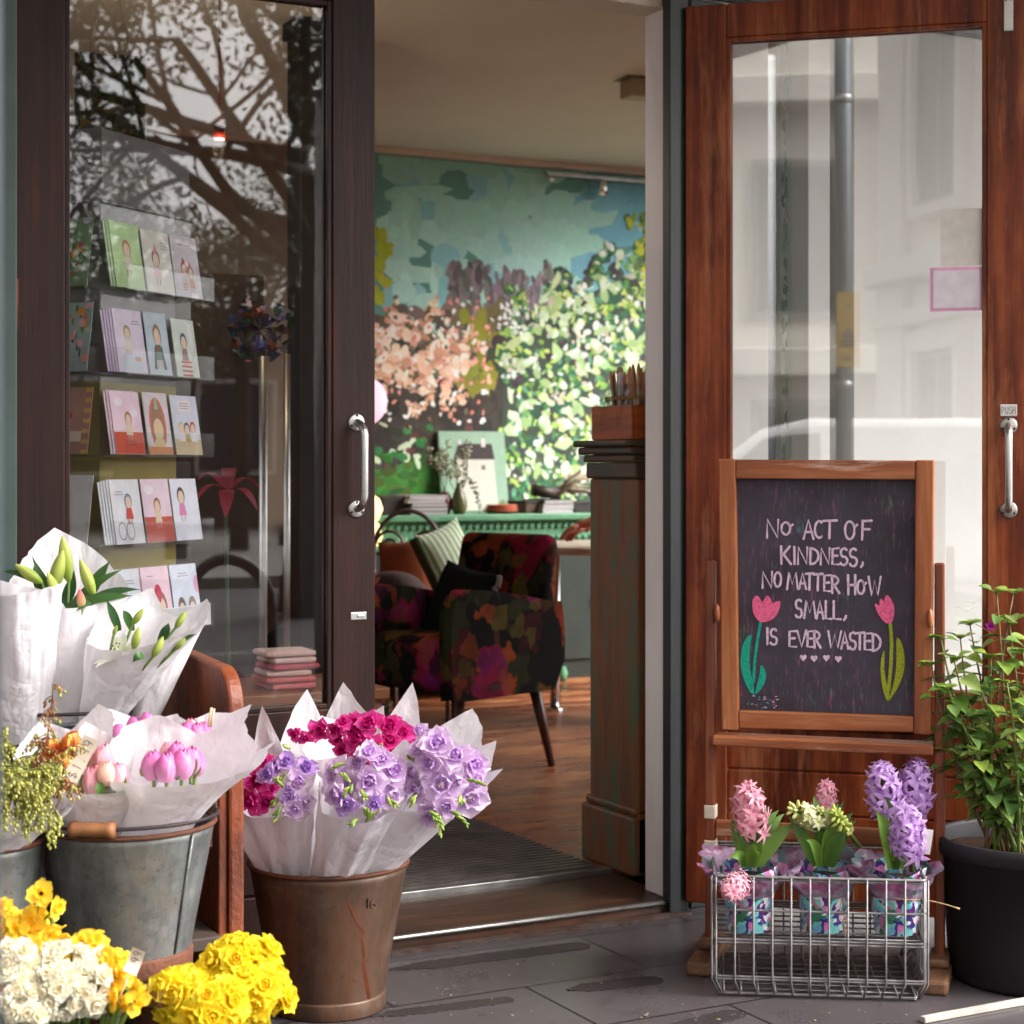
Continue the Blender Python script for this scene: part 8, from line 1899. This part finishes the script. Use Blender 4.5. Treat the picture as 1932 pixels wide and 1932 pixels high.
E2 = bouquet('freesia bunch of lilac blooms at the front middle of the brown bucket', 'bouquet', (BB.x + .015, BB.y - .085, bz_), (690, 1500, 3.44), 3.44, .05, .094, [(-180, 1.14), (-140, 1.2), (-110, 1.02), (-85, 1.12), (-65, .9), (-30, .88), (0, .84), (25, .87), (55, .92), (80, 1.0), (105, 1.1), (140, 1.26), (160, 1.34)], 55, FG, ell=(.9, .8), wob=.13, pleat=9)
freesia(E2, 3.42, fan(2, LIL, 690, 1470, 52, 54, 10, 1.42) + [(LILD, 655, 1516, -.06, (-.3, -.9, 0), 1.1), (LILD, 705, 1516, -.07, (.1, -1, 0), 1.0), (LIL, 640, 1500, -.05, (-.6, -.8, 0), 1.3)],
  [(660, 1475, 645, 1462, -.06, 7), (680, 1490, 690, 1510, -.07, 7), (700, 1545, 690, 1528, -.08, 7), (690, 1550, 715, 1530, -.08, 7), (650, 1440, 630, 1450, -.03, 5), (730, 1505, 748, 1520, -.06, 5), (665, 1480, 650, 1500, -.07, 6), (675, 1545, 660, 1556, -.08, 4)])
E3 = bouquet('freesia bunch of pale lilac blooms nearest the doorway', 'bouquet', (BB.x + .068, BB.y - .04, bz_), (822, 1480, 3.48), 3.48, .045, .108, [(-180, 1.12), (-150, 1.20), (-125, 1.04), (-95, 1.08), (-60, .9), (-30, .88), (0, .87), (35, .90), (65, 1.0), (95, 1.1), (120, 1.06), (150, 1.24)], 59, FG, ell=(.92, .75), wob=.1)
freesia(E3, 3.46, fan(3, LIL, 838, 1470, 62, 68, 15, 1.48), [(830, 1540, 832, 1575, -.08, 8), (850, 1530, 882, 1556, -.06, 8), (810, 1530, 826, 1548, -.08, 6), (880, 1470, 914, 1482, -.03, 7), (785, 1500, 778, 1520, -.06, 5), (790, 1440, 770, 1428, .0, 5), (868, 1500, 872, 1512, -.05, 4)])
E4 = bouquet('freesia bunch of bright magenta blooms behind the lilac bunches', 'bouquet', (BB.x + .02, BB.y + .035, bz_), (700, 1415, 3.62), 3.62, .05, .115, [(-180, 1.20), (-160, 1.1), (-130, 1.16), (-100, 1.02), (-60, .92), (0, .82), (40, .9), (80, 1.0), (120, 1.06), (145, 1.1), (165, 1.32), (175, 1.1)], 63, FG, ell=(1.15, .7), wob=.08)
freesia(E4, 3.58, fan(4, MAG, 706, 1398, 66, 32, 12, 1.3) + fan(7, MAG, 640, 1374, 34, 10, 4, .95) + fan(8, MAG, 572, 1382, 22, 6, 3, .9), [(690, 1425, 680, 1412, -.05, 6), (705, 1425, 720, 1408, -.05, 7), (755, 1430, 790, 1440, -.02, 5)])
E5 = bouquet('wide empty sided white paper bunch at the back of the brown bucket', 'bouquet', (BB.x - .04, BB.y + .06, bz_), (600, 1410, 3.70), 3.70, .05, .105, [(-180, 1.1), (-165, 1.28), (-130, 1.0), (-60, .98), (0, .96), (60, 1.0), (120, 1.12), (150, 1.22), (165, 1.32)], 67, FG, ell=(1.05, .7), wob=.07)
E6 = bouquet('pale lilac freesia stem with pointed papers behind the others', 'bouquet', (BB.x + .085, BB.y + .05, bz_), (800, 1425, 3.66), 3.66, .04, .085, [(-180, 1.12), (-150, 1.06), (-120, 1.12), (-60, .95), (0, .9), (60, .98), (110, 1.06), (150, 1.24), (165, 1.18)], 71, FG, ell=(1.2, .7), wob=.07)
freesia(E6, 3.62, [(LIL, 792, 1384, 0, (-.2, -.7, .6), 1.05), (LIL, 808, 1388, -.01, (.2, -.8, .5), 1.1), (LILD, 820, 1396, 0, (.5, -.7, .4), 1.0), (LIL, 780, 1380, .0, (-.6, -.6, .5), .9)], [(805, 1420, 812, 1400, 0, 5)])
# narcissi
def cluster(name, label, pal, bpos, blobs, d, grp, sc=1.0, seed=1, stemcol=(110, 140, 60)):
    t = cthing(name, label, 'flowers', bpos, 0, grp); t['_b'] = tuple(bpos); r_ = random.Random(seed)
    for (cx, cy, r, n, dd) in blobs:                 # each blob a dome of blooms, r in picture pixels
        pts = []; tries = 0
        while len(pts) < n and tries < 3000:
            tries += 1
            v = Vector((r_.gauss(0, 1), r_.gauss(0, 1) - .7, r_.gauss(0, 1) + .25)).normalized()
            if any((v - w_).length < 1.55 / math.sqrt(n) * .95 for w_ in pts): continue
            pts.append(v)
        for v in pts:
            k = r / FPX * d; c = L_(t, cx, cy, d + dd) + Vector((v.x * k, v.y * k * .8, v.z * k)) * r_.uniform(.9, 1.05) + Vector((v.x, v.y * .6, v.z)) * k * r_.uniform(-.22, .16); place(r_.choice(pal), 'bloom', t, c, v + Vector((r_.uniform(-.3, .3), -.25, r_.uniform(-.2, .3))), sc * r_.uniform(.85, 1.12), r_.uniform(0, 6))
        mb = MB(); c = L_(t, cx, cy, d + dd)
        for j in range(7): stemto(mb, Vector((c.x * .45 + r_.uniform(-.012, .012), c.y * .5 + r_.uniform(-.012, .012), -.10)), c + Vector((r_.uniform(-.02, .02), r_.uniform(-.01, .02), r_.uniform(-.02, .005))), .0026, stemcol)
        mb.build('stems', M['green'], t)
    return t
NG = 'narcissus bunches in the front bucket'
nb = (FB.x, FB.y, .24)
cluster('narcissus_bunch', 'tall cluster of small yellow narcissi at the picture edge', DAF, nb, [(55, 1775, 52, 26, .0), (110, 1800, 38, 14, -.02), (80, 1825, 40, 12, -.05), (8, 1745, 30, 9, .03)], 2.66, NG, 1.15, 2)
s1 = cluster('narcissus_bunch', 'stray yellow narcissus stalk rising in front of the tulip bucket', DAF, nb, [(76, 1725, 8, 1, .0)], 2.66, NG, 1.2, 5)
for (x, y, dr, sc) in ((78, 1686, (.1, -.9, .3), 1.25), (104, 1712, (.9, -.4, 0), 1.1), (62, 1735, (-.3, -.9, .1), 1.2)):
    place(DAF[0], 'bloom', s1, L_(s1, x, y, 2.64), dr, sc, x); mb = MB(); stemto(mb, L_(s1, 60, 1772, 2.67), L_(s1, x, y + 4, 2.645), .0018); mb.build('stem', M['green'], s1)
cluster('narcissus_bunch', 'white double narcissi beneath the tall yellow cluster at the picture edge', WDF, nb, [(28, 1830, 46, 26, -.04), (20, 1880, 46, 24, -.06), (45, 1905, 30, 10, -.08)], 2.62, NG, 1.1, 7)
cluster('narcissus_bunch', 'round white double narcissi in the middle of the front bucket', WDF, nb, [(120, 1838, 52, 32, -.02), (160, 1862, 46, 24, -.03), (108, 1876, 44, 20, -.05), (175, 1835, 34, 12, 0)], 2.62, NG, 1.12, 9)
cluster('narcissus_bunch', 'loose yellow narcissi spilling over the bucket rim beside the price tag', DAF, nb, [(165, 1800, 30, 11, .02), (205, 1832, 38, 17, .0), (228, 1858, 34, 13, -.01)], 2.62, NG, 1.15, 11)
s2 = cluster('narcissus_bunch', 'single yellow narcissus hanging outside the front bucket', DAF, nb, [(222, 1880, 6, 1, -.02)], 2.60, NG, 1.15, 12)
place(DAF[1], 'bloom', s2, L_(s2, 256, 1889, 2.58), (.5, -.8, -.1), 1.25, 1)
mb = MB(); stemto(mb, L_(s2, 230, 1866, 2.60), L_(s2, 254, 1887, 2.585), .0018); mb.build('stem', M['green'], s2)
cluster('narcissus_bunch', 'back row of creamy narcissi behind the tall yellow cluster', WDF, nb, [(20, 1795, 26, 9, .06), (75, 1790, 20, 6, .07)], 2.66, NG, 1.1, 14)
mb = MB(); rnd = random.Random(9)
s3 = (SB.x, SB.y, .24)
DG = 'double daffodil bunches in the small bucket'
cluster('daffodil_bunch', 'double yellow daffodils drooping over the wooden bucket grip', DDF, s3, [(348, 1882, 44, 15, -.03), (402, 1852, 40, 10, .0), (392, 1905, 52, 15, -.07), (322, 1890, 28, 4, -.03)], 2.74, DG, 1.05, 21)
cluster('daffodil_bunch', 'larger double yellow daffodil ball leaning towards the brown bucket', DDF, s3, [(466, 1852, 58, 22, .0), (464, 1816, 36, 10, .02), (486, 1880, 48, 12, -.03), (440, 1818, 40, 9, -.02), (450, 1885, 40, 9, -.05)], 2.76, DG, 1.05, 23)
price_tag('small white price tag among the yellow narcissi', None, 244, 1836, 262, 1792, 2.58, .020, '.99', .006)

# fallen petals, grit and leaf bits on the tiles
mb = MB(); rnd = random.Random(303)
for i in range(190):
    x, y = rnd.choice([(rnd.uniform(740, 1900), rnd.uniform(1775, 1930)), (rnd.gauss(800, 90), rnd.uniform(1830, 1930)), (rnd.gauss(1500, 160), rnd.uniform(1890, 1930))]); p = PZ(x, min(1960, y), .0022)
    if p.y > -.07: continue
    s_ = rnd.choice([.0012, .0016, .002, .0028, .005 if rnd.random() < .25 else .0015]); n = 6; a0 = rnd.uniform(0, 6)
    mb.add([(p.x + math.cos(a0 + k * PI / 3) * s_ * rnd.uniform(.6, 1.2), p.y + math.sin(a0 + k * PI / 3) * s_ * rnd.uniform(.6, 1.2), .0022 + rnd.uniform(0, .0012)) for k in range(n)], [tuple(range(n))], lin(rnd.choice([(150, 140, 132), (120, 112, 104), (176, 168, 160), (96, 110, 60), (206, 196, 120), (200, 180, 200), (90, 76, 66)])))
o = mb.build('litter', M['petal'], None, smooth=False); tag(o, None, None, kind='stuff')
